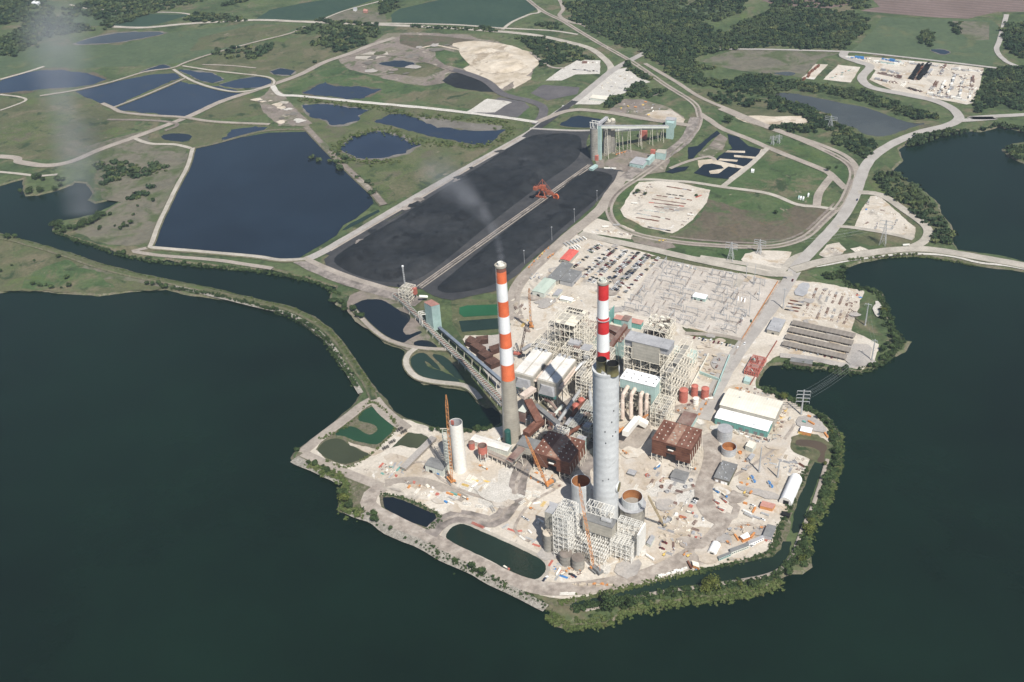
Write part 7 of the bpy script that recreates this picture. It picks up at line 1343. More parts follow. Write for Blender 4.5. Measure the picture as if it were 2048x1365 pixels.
# ---------- cranes
def crane(label, base, tip, h, col=ORANGE, w=1.9, cabc=None, jib=None, luff=None):
    b = G(*base); t = empty('crawler_crane', b, label, 'crane'); T = P(*tip, h); d = (T-b); d.z = 0; a = math.atan2(d.y, d.x) if d.length > 1 else 0; e = Vector((math.cos(a), math.sin(a), 0)); s = Vector((-e.y, e.x, 0)); z = Vector((0, 0, 1))
    for k in (-1, 1): MB().box(b+s*(k*3)+z*.8, (9, 1.3, 1.6), a).build('crawler_track', GROOF, t)
    MB().box(b-e*2+z*3, (9, 4, 2.4), a).build('machine_house', cabc or col, t); MB().box(b-e*7.5+z*2.8, (2.4, 5, 2.8), a).build('counterweight', GROOF, t); MB().box(b+e*2.4+s*2.6+z*2.9, (2.2, 1.5, 2), a).build('cab', col, t)
    m = MB(); root = b+e*2+z*3
    if luff: K = P(*luff[0], luff[1]); lattice(m, root, K, w, w, bar=.32); lattice(m, K, T, w*.8, .6, bar=.26)
    else: K = root+(T-root)*.1; lattice(m, root, K, .9, w, bar=.32, n=3); lattice(m, K, root+(T-root)*.9, w, w, bar=.32); lattice(m, root+(T-root)*.9, T, w, .6, bar=.3, n=3)
    m.build('lattice_boom', col, t); q = b-e*6+z*11; MB().beam(b-e*1+z*4, q, .45).beam(q, b-e*7+z*4, .3).build('back_mast', col, t); MB().beam(q, T if not luff else K, .14).build('pendant_line', WIRE, t)
    hk = T-z*min(T.z*.55, 50); MB().beam(T, hk, .12).box(hk, (.8, .8, 1.4)).build('hoist_line', WIRE, t); return t
crane('tall orange lattice boom crane standing beside the white tower', (903, 966), (892, 790), 118, w=2.4)
crane('orange lattice crane in front of the silos, its boom crossing the scrubber steelwork', (1190, 1142), (1158, 968), 92, w=2.2, cabc=GROOF)
crane('orange lattice boom crane beside the brown building in chimney shade', (1096, 972), (1051, 872), 78, w=1.8)
crane('thin grey and brown lattice crane leaning left of the round vessel yard', (1328, 1050), (1296, 992), 52, col=mat('tan_lattice', [(.34, .27, .16), (.45, .37, .24)], scale=.5), w=1.6, cabc=BGROOF)
crane('slim orange lattice crane standing by the left boiler', (1062, 656), (1058, 577), 70, w=2.2)
crane('dark lattice crane leaning behind the precipitator edge', (1038, 712), (1052, 650), 46, col=mat('dark_crane', [(.06, .035, .035), (.1, .06, .06)], scale=.5), w=2, cabc=REDT)
crane('orange crane with boom lying beside the pale ducts', (1244, 866), (1297, 829), 14, w=1.6)
# ---------- poles, pylons
def arms(m, b, h, a, n, ln, th=.55):
    e = Vector((math.cos(a), math.sin(a), 0))
    for k in range(n):
        z = h-1.5-k*(h*.14); m.beam(b+Vector((0, 0, z))-e*ln, b+Vector((0, 0, z))+e*ln, th)
        for s in (-1, 1): m.beam(b+e*ln*s+Vector((0, 0, z)), b+e*ln*s+Vector((0, 0, z-2.6)), .3)
POLE = {}
def pole(label, x, y, top, r=.75, n=0, ln=6, a=None):
    b = G(x, y); h = HH(x, y, top); t = empty('power_pole', b, label, 'power pole'); MB().tube([b, b+Vector((0, 0, h))], [r, r*.55], 12).build('shaft', GSTEEL, t)
    if n: m = MB(); arms(m, b, h, UA if a is None else a, n, ln); m.build('cross_arms', GSTEEL, t)
    MB().lathe(b, [(1.4, 0), (1.4, .6)], 12).build('footing', CONCS, t); POLE[(x, y)] = (b, h); return t
pole('tall grey steel pole with four cross arm pairs at the inlet shore', 1602, 830, 781, 1.0, 4, 7, UA+.35)
pole('bare grey steel pole near the carport corner by the water', 1743, 722, 681, .9, 1, 3); pole('grey steel pole beside the rectangular laydown', 1730, 651, 607, .9, 1, 4)
pole('grey steel pole beside the main road at the laydown gate', 1566, 618, 578, .9, 1, 3); pole('tapered grey steel pole on the left of the transformer pair', 1518, 945, 896, 1.0, 0); pole('tapered grey steel pole on the right of the transformer pair', 1555, 956, 922, 1.0, 0)
pole('thin mast at the lower right corner of the switchyard', 1498, 634, 588, .5); pole('thin mast at the upper right corner of the switchyard', 1508, 569, 530, .5); pole('thin mast in the upper right half of the switchyard', 1517, 602, 556, .5); pole('thin mast close to the switchyard gate road', 1492, 556, 528, .5)
def pylon(label, x, y, top, w=8, wide=8):
    b = G(x, y); h = HH(x, y, top); t = empty('transmission_tower', b, label, 'pylon'); m = MB(); z = Vector((0, 0, 1)); K = [(-1, -1), (1, -1), (1, 1), (-1, 1)]
    lv = [(0, w/2), (h*.3, w*.36), (h*.55, w*.22), (h*.78, w*.14), (h, w*.06)]
    C = lambda i, k: b+U*(K[k][0]*lv[i][1])+V*(K[k][1]*lv[i][1])+z*lv[i][0]
    for i in range(4):
        for k in range(4):
            m.beam(C(i, k), C(i+1, k), .34); m.beam(C(i, k), C(i+1, (k+1) % 4), .2); m.beam(C(i, (k+1) % 4), C(i+1, k), .2); m.beam(C(i+1, k), C(i+1, (k+1) % 4), .2)
    m.build('lattice_body', GSTEEL, t); m = MB(); arms(m, b, h, UA, 3, wide, .5)
    for s in (-1, 1): m.beam(b+z*(h*.6), b+U*s*wide+z*(h-1.5-2*h*.14), .25)
    m.build('cross_arms', GSTEEL, t); POLE[(x, y)] = (b, h)
pylon('lattice transmission tower inside the rail curve, left of two', 1461, 521, 486); pylon('lattice transmission tower inside the rail curve, right of two', 1518, 508, 480, 6)
pylon('lattice transmission tower at the triangular yard', 1765, 490, 441); pylon('lattice transmission tower on the inlet shore woods', 1660, 256, 232, 9, 10); pylon('twin lattice tower on the meadow, left one', 1545, 290, 272, 5, 5); pylon('twin lattice tower on the meadow, right one', 1557, 287, 270, 5, 5)
for k, (x, y, top) in enumerate(((1049, 528, 503), (1104, 482, 456), (1149, 446, 420), (1194, 404, 383), (1148, 430, 421))[:4]):
    b = G(x, y); h = HH(x, y, top); t = empty('light_mast', b, f'slim light mast on the coal yard edge, {ordn(k+1)} from the plant end', 'light mast', 'light masts along the coal yard'); MB().tube([b, b+Vector((0, 0, h))], [.28, .18], 8).build('shaft', GSTEEL, t); MB().box(b+Vector((0, 0, h+.4)), (1.6, 1.6, .6)).build('lamp_ring', GSTEEL, t)
def wires(label, A, B, zs, offs, sag=6):
    (a, ha), (b, hb) = POLE[A], POLE[B]; t = empty('power_line', a.lerp(b, .5), label, 'power line'); e = U
    for zo in zs:
        for o in offs:
            p, q = a+e*o+Vector((0, 0, ha*zo)), b+e*o+Vector((0, 0, hb*zo)); MB().tube([p.lerp(q, k/10)-Vector((0, 0, sag*4*(k/10)*(1-k/10))) for k in range(11)], .07, 4, cap=False).build('conductor', WIRE, t)
wires('power lines over the inlet from the armed pole to the bare pole', (1602, 830), (1743, 722), (.9, .75, .6), (-3, 3)); wires('power lines between the bare pole and the laydown pole', (1743, 722), (1730, 651), (.9,), (-2, 2)); wires('power lines from the triangular yard tower toward the rail curve tower', (1765, 490), (1518, 508), (.9, .75), (-5, 5))
# ---------- switchyard
su0, su1, sv0, sv1 = -421, -272, 1020, 1160
def gantry(w, h):
    t = bpy.data.objects.new('busbar_gantry', None); COL.objects.link(t); ORG[t] = Vector((0, 0, 0)); m = MB()
    for s in (-1, 1): lattice(m, (s*w/2, 0, 0), (s*w/2, 0, h), 1.0, .5, bar=.13, n=6); m.beam((s*w/2, 0, h), (s*w/2, 0, h+3), .2)
    m.build('posts', GSTEEL, t); m = MB(); lattice(m, (-w/2, 0, h), (w/2, 0, h), .8, bar=.12, n=8); m.build('girder', GSTEEL, t)
    for k in range(3): MB().beam((-w/3+k*w/3, 0, h-.4), (-w/3+k*w/3, 0, h-2.6), .28).build('insulator', BGROOF, t)
    return t
g0 = gantry(15, 10); first = True
for j in range(7):
    for i in range(8):
        if (i*3+j*5) % 7 in (1, 4, 6): continue
        u = su0+9+i*18.5; v = sv0+8+j*20
        if abs(u-(-338)) < 14 and abs(v-1098) < 9: continue
        p = Q(u, v); loc = (p.x, p.y, zat(p.x, p.y)); o = g0 if first else copy_tree(g0, loc, UA+(0 if j % 2 else PI/2 if i % 3 == 0 else 0))
        if first: o.location = loc; o.rotation_euler = (0, 0, UA); first = False
        tag(o, f'grey busbar gantry, {ordn(i+1)} from left in the {ordn(7-j)} row of the switchyard', 'gantry', 'gantries in the switchyard')
def breaker(k):
    t = bpy.data.objects.new('switch_stand', None); COL.objects.link(t); ORG[t] = Vector((0, 0, 0))
    for i in range(3):
        m = MB(); x = -3+i*3; m.beam((x, 0, 0), (x, 0, 3), .2); m.beam((x-1, 0, 3), (x+1, 0, 3), .2); m.build('post', GSTEEL, t)
        for s in (-.8, .8): MB().tube([(x+s, 0, 3), (x+s, 0, 5.4)], [.22, .12], 6).build('insulator', BGROOF if k else SILT, t)
    return t
SILT = mat('porcelain_brown', [(.18, .12, .09), (.25, .17, .13)], scale=1); bk = [breaker(0), breaker(1)]; used = [0, 0]
for j in range(13):
    for i in range(15):
        if noise.noise(Vector((i*.45, j*.45, 2))) < -.25 or random.random() < .08: continue
        u = su0+4+i*9.9+random.uniform(-1, 1); v = sv0+3+j*10.9+random.uniform(-1, 1)
        if abs(u-(-338)) < 14 and abs(v-1098) < 9: continue
        p = Q(u, v); k = random.randint(0, 1); loc = (p.x, p.y, zat(p.x, p.y))
        if used[k]: o = copy_tree(bk[k], loc, UA+random.choice((0, PI/2)))
        else: o = bk[k]; o.location = loc; o.rotation_euler = (0, 0, UA); used[k] = 1
        tag(o, f'low three-phase switch stand, {ordn(i+1)} from left, {ordn(13-j)} line of the switchyard', 'switchgear', 'switch stands in the switchyard')
nt_ = 0
for i, (x, y) in enumerate(((1358, 533), (1375, 535), (1383, 538), (1391, 540), (1462, 549), (1518, 590), (1490, 634), (1484, 640))):
    p = G(x, y); o, us = proto('transformer', 'white'); o = copy_tree(o, p, UA) if us else o
    if not us: o.location = p; o.rotation_euler = (0, 0, UA)
    tag(o, f'pale transformer in the switchyard, {ordn(i+1)} from left of eight', 'transformer', 'transformers in the switchyard')
for i in range(3): tag(MB().beam(P(1477+i*6.5, 594+i*1.5, .8), P(1476+i*6.5, 602+i*1.5, .8), 1.2, 1.4).build('bus_duct', TARP), f'white duct bar lying in the switchyard, {ordn(i+1)} from left of three', 'duct', 'white bars in the switchyard')

# ================================================ trees, scrub, smoke, haze
def crown_arrays(n, r, h, zb, leaf, seed):
    """leaf-sized quads through an uneven crown volume: centres and normals, numpy"""
    g = np.random.default_rng(seed); L = g.integers(4, 8); lc = g.normal(0, .38, (L, 3))*[r, r, h*.22]+[0, 0, zb+h*.5]; lr = g.uniform(.45, .75, L)
    k = g.integers(0, L, n); d = g.normal(0, 1, (n, 3)); d /= np.linalg.norm(d, axis=1)[:, None]; rad = g.uniform(.55, 1.05, n)**.6
    c = lc[k]+d*(rad*lr[k])[:, None]*[r, r, h*.5]; c[:, 2] = np.maximum(c[:, 2], zb*.4+.3)
    nn = d+g.normal(0, .5, (n, 3)); nn /= np.linalg.norm(nn, axis=1)[:, None]; a = np.cross(nn, g.normal(0, 1, (n, 3))); a /= np.linalg.norm(a, axis=1)[:, None]; b = np.cross(nn, a); s = g.uniform(.6, 1.3, n)[:, None]*leaf/2
    return np.stack([c-a*s-b*s, c+a*s-b*s*.7, c+a*s*.8+b*s, c-a*s+b*s*.9], 1)            # n,4,3
def mesh_np(name, quads, m):
    n = len(quads); me = bpy.data.meshes.new(name); me.vertices.add(n*4); me.vertices.foreach_set('co', quads.reshape(-1).astype(np.float32)); me.loops.add(n*4); me.loops.foreach_set('vertex_index', np.arange(n*4, dtype=np.int32))
    me.polygons.add(n); me.polygons.foreach_set('loop_start', np.arange(0, n*4, 4, dtype=np.int32)); me.materials.append(m); me.update(calc_edges=True); me.validate(); return me
TV = []
for i in range(6):
    r, h, zb = [(5, 8, 2), (6.5, 9.5, 2.2), (4, 9, 2), (3, 4.2, .8), (5.5, 7, 1.5), (2.2, 3, .5)][i]
    cr_ = mesh_np('crown', crown_arrays([520, 680, 480, 240, 560, 160][i], r, h, zb, [1.0, 1.05, .95, .7, 1.0, .55][i], 40+i), LEAF)
    tk = MB().tube([(0, 0, -.3), (.1, 0, h*.35), (-.1, .2, h*.75)], [.4, .28, .1], 7)
    for a in range(4): tk.tube([(0, 0, h*.32+a*.3), (math.cos(a*1.7)*r*.55, math.sin(a*1.7)*r*.55, h*.6+a*.2)], [.18, .05], 5)
    TV.append((cr_, tk.mesh('trunk', BARK), zb))
TVY = []
for i in (1, 3):
    c2 = TV[i][0].copy(); c2.materials.clear(); c2.materials.append(LEAFY); TVY.append((c2, TV[i][1], 1))
def tree(x, y, v, s, label, group, cat='tree', yellow=False, shore=False):
    cm, tm, _ = TVY[v % 2] if yellow else TV[v]; z = zat(x, y); z = -1.5 if z < -.5 else z
    t = empty('tree' if cat == 'tree' else 'shrub', (x, y, z), label, cat, group); t.rotation_euler = (0, 0, random.uniform(0, 6.3)); t.scale = (s, s, s*random.uniform(.85, 1.15))
    for nm, me in (('crown', cm), ('trunk', tm)): o = bpy.data.objects.new(nm, me); COL.objects.link(o); o.parent = t
    return t
def treeline(px, n, where, vs=(0, 1, 4), s=(.7, 1.1), jit=4, yel=0.0):
    pts = cr([P(x, y) for x, y in px], 4); order = sorted(random.sample(range(len(pts)), min(n, len(pts)))); L = []
    for k in order: L.append((pts[k]+Vector((random.uniform(-jit, jit), random.uniform(-jit, jit), 0)), random.choice(vs)))
    L.sort(key=lambda q: J(q[0])[0])
    for i, (p, v) in enumerate(L):
        ye = random.random() < yel; sz = random.uniform(*s); big = TV[v][0] and v not in (3, 5)
        tree(p.x, p.y, v, sz, f'{"yellow-green" if ye else "dark green"} {"tree" if big else "shrub"}, {ordn(i+1)} from left {where}', 'trees and shrubs '+where, 'tree' if big else 'shrub', ye)
treeline([(1135, 1228), (1213, 1225), (1300, 1200), (1400, 1186), (1480, 1178), (1560, 1155), (1600, 1125)], 24, 'along the south tip of the discharge canal', (3, 3, 4, 5, 3), (.6, 1.0), 4, .15)
treeline([(1608, 1110), (1606, 1075), (1620, 1045), (1640, 1000), (1655, 960), (1668, 925), (1665, 880)], 30, 'along the outer bank of the canal', (0, 3, 4, 3), (.55, .95), 4, .18)
treeline([(1668, 870), (1650, 845), (1620, 822), (1585, 800), (1545, 785)], 14, 'on the inlet bank past the corner yard', (3, 0, 5), (.6, 1), 3, .1)
for (x, y, v, s, lab, ye) in ((1222, 1214, 1, 1.25, 'large round green tree at the tip of the canal spit', False), (1262, 1212, 0, 1.1, 'broad green tree next to the largest tree on the canal spit', False), (1422, 1176, 0, 1.2, 'round yellow-green tree midway along the canal spit', True), (1604, 1122, 1, 1.3, 'big autumn-tinted tree at the canal bend', True), (946, 1138, 0, .8, 'lone green tree below the rectangular basin, left of a pair', False), (966, 1148, 0, .9, 'lone green tree below the rectangular basin, right of a pair', False), (1650, 932, 1, .8, 'yellow-green tree at the canal culvert', True), (1565, 800, 0, .7, 'pale round tree at the inlet shore by the armed pole', True), (593, 903, 0, .7, 'round tree on the west tip of the peninsula', False), (1457, 246, 1, 1.15, 'lone round dark tree beside the rail loop', False), (1500, 213, 0, 1.1, 'lone dark tree on the dry meadow above the rail loop', False)):
    p = P(x, y); tree(p.x, p.y, v, s, lab, None, yellow=ye)
treeline([(688, 985), (695, 1012), (730, 1030), (745, 1040)], 14, 'on the west shore below the small basin', (0, 4, 3, 3), (.6, 1.05), 4, .1)
treeline([(620, 930), (650, 942), (680, 955)], 7, 'on the bank below the olive pond', (3, 4, 5), (.7, 1.1), 3)
treeline([(760, 1050), (820, 1080), (900, 1120), (1020, 1180), (1080, 1210)], 16, 'on the stony south-west shore', (3, 5, 5), (.5, 1), 4, .05)
treeline([(862, 862), (890, 866), (920, 866), (950, 864), (980, 858)], 16, 'behind the white tower on the inlet edge', (3, 3, 4), (.8, 1.1), 1.5)
treeline([(360, 580), (420, 592), (500, 610), (580, 632), (640, 668), (680, 715), (712, 765)], 40, 'on the lake side of the long curved dike', (3, 5, 3), (.6, 1.1), 2)
treeline([(300, 571), (318, 574), (335, 577)], 6, 'at the start of the long curved dike', (0, 4), (.6, .9), 4)
treeline([(60, 570), (100, 575), (140, 572), (130, 560)], 10, 'on the grassy spit shore at far left', (0, 4, 3), (.6, .9), 5); treeline([(5, 480), (18, 478), (30, 482)], 4, 'at the top of the grassy spit', (0, 1), (.7, 1), 3)
treeline([(0, 518), (15, 545), (60, 520), (108, 520)], 5, 'scattered on the grassy spit', (0, 3), (.5, .8), 10)
treeline([(50, 385), (70, 388), (100, 380), (130, 372), (110, 362), (60, 360)], 16, 'on the small wooded point at left', (0, 4, 1), (.7, 1.05), 6)
treeline([(108, 455), (130, 462), (165, 455), (200, 440), (215, 432)], 22, 'on the wooded tip of the ash meadow', (0, 1, 4), (.7, 1.05), 7)
treeline([(135, 478), (190, 492), (250, 510), (300, 518), (330, 522), (420, 533), (480, 538), (540, 545), (600, 560), (660, 580)], 40, 'on the channel bank below the big pond', (3, 5, 3, 4), (.7, 1.15), 2.5)
treeline([(665, 598), (680, 610), (700, 622), (720, 640)], 14, 'on the grassy knob by the coal road', (3, 4, 0), (.7, 1), 5)
treeline([(1690, 535), (1660, 560), (1650, 555), (1680, 560), (1720, 575), (1760, 590)], 16, 'on the shore of the east bay', (0, 4, 3), (.6, 1), 4); treeline([(1770, 620), (1775, 650), (1785, 680), (1765, 720), (1740, 735)], 18, 'on the bay shore beside the carports', (0, 4, 1), (.6, 1), 5, .05)
treeline([(1570, 726), (1600, 730), (1640, 734), (1700, 740)], 12, 'under the carport bank at the inlet', (3, 3, 0), (.6, 1), 2)
treeline([(1240, 410), (1250, 390), (1395, 395), (1405, 400), (1560, 430), (1480, 420)], 6, 'around the oval laydown', (3, 0), (.6, .9), 4)
treeline([(1640, 345), (1648, 342), (1667, 340), (1755, 290)], 4, 'beside the meadow tracks', (0, 3), (.7, 1), 2)
treeline([(200, 470), (210, 455), (230, 445), (250, 460), (260, 430), (300, 400)], 12, 'scattered on the ash meadow', (0, 3, 3), (.6, .95), 8)
# far woods: crowns merge into masses, one object per wood
def wood(name, px, spacing, label, sz=(4.5, 8), dens=1.0, m=LEAFW):
    poly = [P(x, y) for x, y in px]; A = [(p.x, p.y) for p in poly]; xs = [p[0] for p in A]; ys = [p[1] for p in A]; g = np.random.default_rng(int(abs(xs[0])*7) % 9999)
    nx, ny = int((max(xs)-min(xs))/spacing)+1, int((max(ys)-min(ys))/spacing)+1
    if nx*ny > 120000: spacing *= math.sqrt(nx*ny/120000); nx, ny = int((max(xs)-min(xs))/spacing)+1, int((max(ys)-min(ys))/spacing)+1
    X, Y = np.meshgrid(np.arange(nx), np.arange(ny)); X = min(xs)+(X+g.uniform(-.45, .45, X.shape))*spacing; Y = min(ys)+(Y+g.uniform(-.45, .45, Y.shape))*spacing; X, Y = X.ravel(), Y.ravel()
    B = np.array(A); C = np.roll(B, -1, 0); ins = np.zeros(len(X), bool); wob = np.array([noise.noise(Vector((x*.02, y*.02, 3))) for x, y in zip(X, Y)])*spacing*1.6
    for (ax_, ay_), (bx, by) in zip(B, C): 
        if by == ay_: continue
        ins ^= ((ay_ > Y+wob) != (by > Y+wob)) & (X+wob < (bx-ax_)*(Y+wob-ay_)/(by-ay_)+ax_)
    keep = ins & (np.array([noise.noise(Vector((x*.008, y*.008, 0))) for x, y in zip(X, Y)]) > -.55*dens+.12*(1-dens)-.0) & (g.random(len(X)) < dens); X, Y = X[keep], Y[keep]; n = len(X)
    T = [crown_arrays(44, 1, 1.15, .1, .62, 900+k) for k in range(8)]; s = g.uniform(*sz, n); k = g.integers(0, 8, n); out = []
    for t_ in range(8):
        q = k == t_
        if not q.any(): continue
        a = T[t_][None]*s[q][:, None, None, None]; a = a+np.stack([X[q], Y[q], np.full(q.sum(), -.3)], 1)[:, None, None, :]; out.append(a.reshape(-1, 4, 3))
    if not out: return
    me = mesh_np(name, np.concatenate(out), m); me.materials.append(LEAFB); nq = 44; nt_ = len(me.polygons)//nq; me.polygons.foreach_set('material_index', np.repeat((g.random(nt_) < .22).astype(np.int32), nq) if nt_*nq == len(me.polygons) else np.zeros(len(me.polygons), np.int32))
    o = bpy.data.objects.new(name, me); COL.objects.link(o); tag(o, label, 'woodland', None, 'stuff'); return n
NW = 0
for px, sp, lab, dn in (
 ([(1128, 5), (1200, 0), (1300, 8), (1360, 12), (1400, 35), (1440, 60), (1500, 42), (1545, 20), (1600, 18), (1660, 20), (1725, 30), (1740, 55), (1700, 85), (1690, 100), (1600, 96), (1500, 96), (1400, 112), (1380, 122), (1460, 142), (1530, 154), (1600, 165), (1700, 178), (1740, 190), (1820, 212), (1850, 222), (1880, 240), (1830, 240), (1780, 225), (1720, 205), (1650, 185), (1590, 180), (1530, 196), (1440, 178), (1370, 165), (1330, 140), (1290, 112), (1280, 98), (1250, 95), (1200, 72), (1150, 44)], 9.5, 'large dark wood filling the far middle and right', 1.0),
 ([(1536, 192), (1600, 212), (1645, 225), (1675, 250), (1700, 258), (1660, 262), (1630, 255), (1590, 232), (1540, 215)], 8, 'wood on the near shore of the lake inlet', 1.0),
 ([(1665, 262), (1700, 262), (1730, 278), (1755, 285), (1740, 312), (1722, 325), (1700, 300), (1672, 290)], 8, 'wood between the inlet and the main road', .9),
 ([(1560, 252), (1600, 250), (1640, 258), (1625, 272), (1580, 268), (1530, 262)], 8, 'thicket behind the pale spoil patch', .7),
 ([(1745, 345), (1790, 350), (1850, 390), (1880, 430), (1905, 470), (1902, 495), (1870, 488), (1848, 450), (1810, 415), (1770, 385)], 7, 'scrubby wood on the lake shore right of the road', .55),
 ([(1805, 300), (1850, 285), (1900, 272), (1960, 262), (1990, 250), (2048, 255), (2300, 240), (2300, 258), (2048, 262), (1998, 252), (1960, 262), (1911, 260), (1873, 263), (1823, 280)], 7, 'belt of trees along the far lake shore', .8),
 ([(1975, 140), (2048, 135), (2300, 150), (2300, 225), (2048, 225), (2000, 215), (1955, 225), (1945, 210), (1965, 180)], 9, 'wood at the right edge behind the laydown', .9),
 ([(2012, 48), (2300, 60), (2300, 120), (2048, 118), (2018, 105), (2004, 80)], 10, 'wood at the upper right edge', 1.0),
 ([(1836, 68), (1860, 62), (1870, 80), (1860, 95), (1840, 90)], 9, 'clump of trees beside the pasture pond', .9),
 ([(1900, 45), (1925, 45), (1920, 75), (1900, 70)], 9, 'tree clump on the upper pasture', .5),
 ([(1036, 74), (1090, 78), (1140, 92), (1175, 110), (1192, 118), (1160, 122), (1110, 130), (1078, 136), (1080, 118), (1050, 98)], 9, 'wood between the sand heap and the curved road', .75),
 ([(1250, 125), (1275, 140), (1305, 160), (1290, 165), (1262, 150)], 8, 'tree belt beside the railway above the gravel yard', .8),
 ([(1205, 218), (1230, 195), (1245, 192), (1240, 205), (1225, 218)], 8, 'thicket behind the far silos', .9), ([(1250, 185), (1275, 165), (1330, 182), (1320, 198), (1290, 196), (1262, 195)], 8, 'trees around the small round pond', .6),
 ([(512, 98), (560, 80), (600, 58), (640, 50), (700, 52), (765, 58), (760, 75), (735, 90), (700, 105), (660, 118), (620, 130), (560, 128), (512, 132)], 10, 'bushy wetland wood left of the disturbed ground', .5),
 ([(-200, 0), (90, 0), (110, 30), (180, 52), (230, 50), (215, 62), (150, 66), (85, 78), (80, 100), (40, 112), (-200, 118)], 11, 'hazy wood at the upper left', .7),
 ([(120, 20), (200, 0), (380, -5), (420, 0), (330, 22), (262, 38), (240, 45), (200, 50), (160, 40)], 11, 'wood behind the far left fields', .55), ([(230, 50), (262, 32), (285, 22), (290, 28), (262, 45)], 10, 'hedge between the far left fields', 1.0),
 ([(360, 42), (400, 28), (480, 36), (505, 40), (420, 48)], 10, 'tree belt behind the curved embankment road', .8), ([(440, 10), (490, -2), (500, 2), (450, 14)], 10, 'hedgerow far up the field', 1.0),
 ([(630, 42), (645, 40), (700, 47), (760, 48), (760, 52), (700, 51)], 9, 'thin roadside hedge', .9), ([(760, 5), (790, -5), (800, 20), (770, 42), (755, 40)], 10, 'copse by the dark crop field', .5), ([(820, 52), (900, 56), (1000, 60), (1000, 64), (900, 60), (820, 57)], 9, 'hedge along the embankment road', .8),
 ([(1075, 50), (1120, 46), (1150, 55), (1130, 62), (1090, 60)], 9, 'trees beside the road bridge', .7), ([(400, 92), (450, 88), (512, 96), (512, 128), (460, 120), (420, 108)], 11, 'bushes on the wetland', .3),
 ([(190, 330), (240, 322), (300, 345), (320, 365), (290, 395), (250, 405), (205, 370)], 9, 'loose bushes across the ash meadow', .7), ([(205, 395), (245, 400), (290, 380), (330, 350), (340, 330), (320, 320), (290, 350), (240, 375)], 8, 'dense bush belt on the ash meadow', .6),
 ([(600, 300), (640, 280), (700, 335), (760, 390), (750, 398), (690, 345)], 9, 'reed thickets along the pond dike', .2),
 ([(2008, 300), (2048, 290), (2180, 300), (2170, 330), (2048, 325), (2015, 312)], 7, 'trees covering the small island', .9),
 ([(1190, -10), (1330, -14), (1500, -8), (1490, 22), (1440, 45), (1390, 30), (1300, 4), (1220, 8)], 11, 'open wood above the main dark wood', .55), ([(1535, -12), (1600, -8), (1740, -6), (1735, 18), (1600, 14), (1540, 16)], 11, 'strip of trees below the ploughed field', .6), ([(1400, 180), (1470, 190), (1530, 205), (1500, 215), (1440, 205)], 10, 'scattered bushes on the dry meadow above the rail loop', .35), ([(1100, -60), (2600, -90), (2600, -60), (1700, -40), (1500, -28), (1100, -30)], 22, 'dark treeline on the far ridge', .8), ([(-900, -90), (1000, -90), (900, -60), (300, -45), (-900, -40)], 22, 'treeline beyond the far left fields', .7)):
    NW += wood('woodland', px, sp*.84, lab, (2.4, 6.6) if sp < 10 else (2.8, 7.6), dn) or 0
print('wood trees', NW)
def scrub(px, n, w, label, r=(.8, 2.4), m=LEAF, water=False):
    pts = cr([P(x, y) for x, y in px], 2); g = np.random.default_rng(n); idx = g.integers(0, len(pts), n); T = [crown_arrays(34, 1, 1.3, .1, .55, 300+k) for k in range(6)]; out = []
    for i in idx:
        p = pts[i]; x, y = p.x+g.normal(0, w*.45), p.y+g.normal(0, w*.45); z = zat(x, y)
        if z < -1 and not water: z = -1.7
        s = g.uniform(*r)*g.choice([.55, .8, 1, 1.35]); out.append(T[g.integers(0, 6)]*[s*1.2, s*1.2, s*.8]+[x, y, max(z, -1.8)])
    o = bpy.data.objects.new('scrub', mesh_np('scrub', np.concatenate(out), m)); COL.objects.link(o); tag(o, label, 'scrub', None, 'stuff')
GRN2 = mat('shore_reeds', [(.06, .09, .022), (.09, .12, .035), (.12, .13, .05)], scale=.12, s2=(.8, .7, 1.25))
scrub([(1105, 1235), (1140, 1250), (1213, 1243), (1260, 1222), (1349, 1204), (1427, 1194), (1525, 1180), (1560, 1162)], 900, 7, 'low green reeds and brush along the south shore', (.8, 2), GRN2)
scrub([(1150, 1220), (1250, 1203), (1350, 1186), (1450, 1172), (1540, 1156), (1580, 1130), (1596, 1100)], 420, 4, 'brush on the canal spit', (.8, 2.2))
scrub([(1605, 1130), (1613, 1100), (1612, 1062), (1640, 1015), (1655, 975), (1672, 935), (1675, 890), (1660, 850), (1620, 820), (1570, 795), (1530, 780)], 750, 4.5, 'brush on the outer bank of the canal', (.8, 2.4))
scrub([(1615, 1110), (1622, 1060), (1648, 1015), (1668, 965), (1680, 920), (1680, 870)], 500, 4, 'bright reeds at the water line of the outer bank', (.8, 1.8), GRN2)
scrub([(620, 932), (650, 945), (685, 962), (690, 1000), (688, 1020), (720, 1030)], 420, 6, 'brush on the west shore of the peninsula', (.7, 2.2), GRN2)
scrub([(850, 1092), (900, 1122), (960, 1152), (1040, 1190), (1090, 1215)], 160, 6, 'sparse brush on the stony shore', (.5, 1.5))
scrub([(345, 577), (425, 590), (512, 612), (590, 638), (640, 670), (680, 725), (714, 775)], 900, 3.5, 'brush along the lake side of the curved dike', (.6, 1.6)); scrub([(0, 470), (125, 503), (200, 528), (300, 556), (425, 578), (512, 600), (590, 622), (650, 655), (690, 700), (730, 755), (750, 788)], 900, 3, 'bright grass tufts along the channel side of the dike', (.5, 1.2), GRN2)
scrub([(110, 462), (180, 488), (250, 511), (322, 524), (425, 533), (512, 541), (587, 553), (640, 567), (680, 590)], 900, 4, 'brush on the channel bank', (.7, 2))
scrub([(1680, 545), (1700, 572), (1750, 582), (1768, 610), (1780, 650), (1800, 682), (1770, 720), (1720, 742), (1640, 737), (1570, 730)], 800, 6, 'brush around the east bay shore', (.8, 2.2)); scrub([(1700, 522), (1800, 512), (1860, 514), (1950, 530)], 300, 3, 'reeds below the causeway', (.6, 1.4), GRN2)
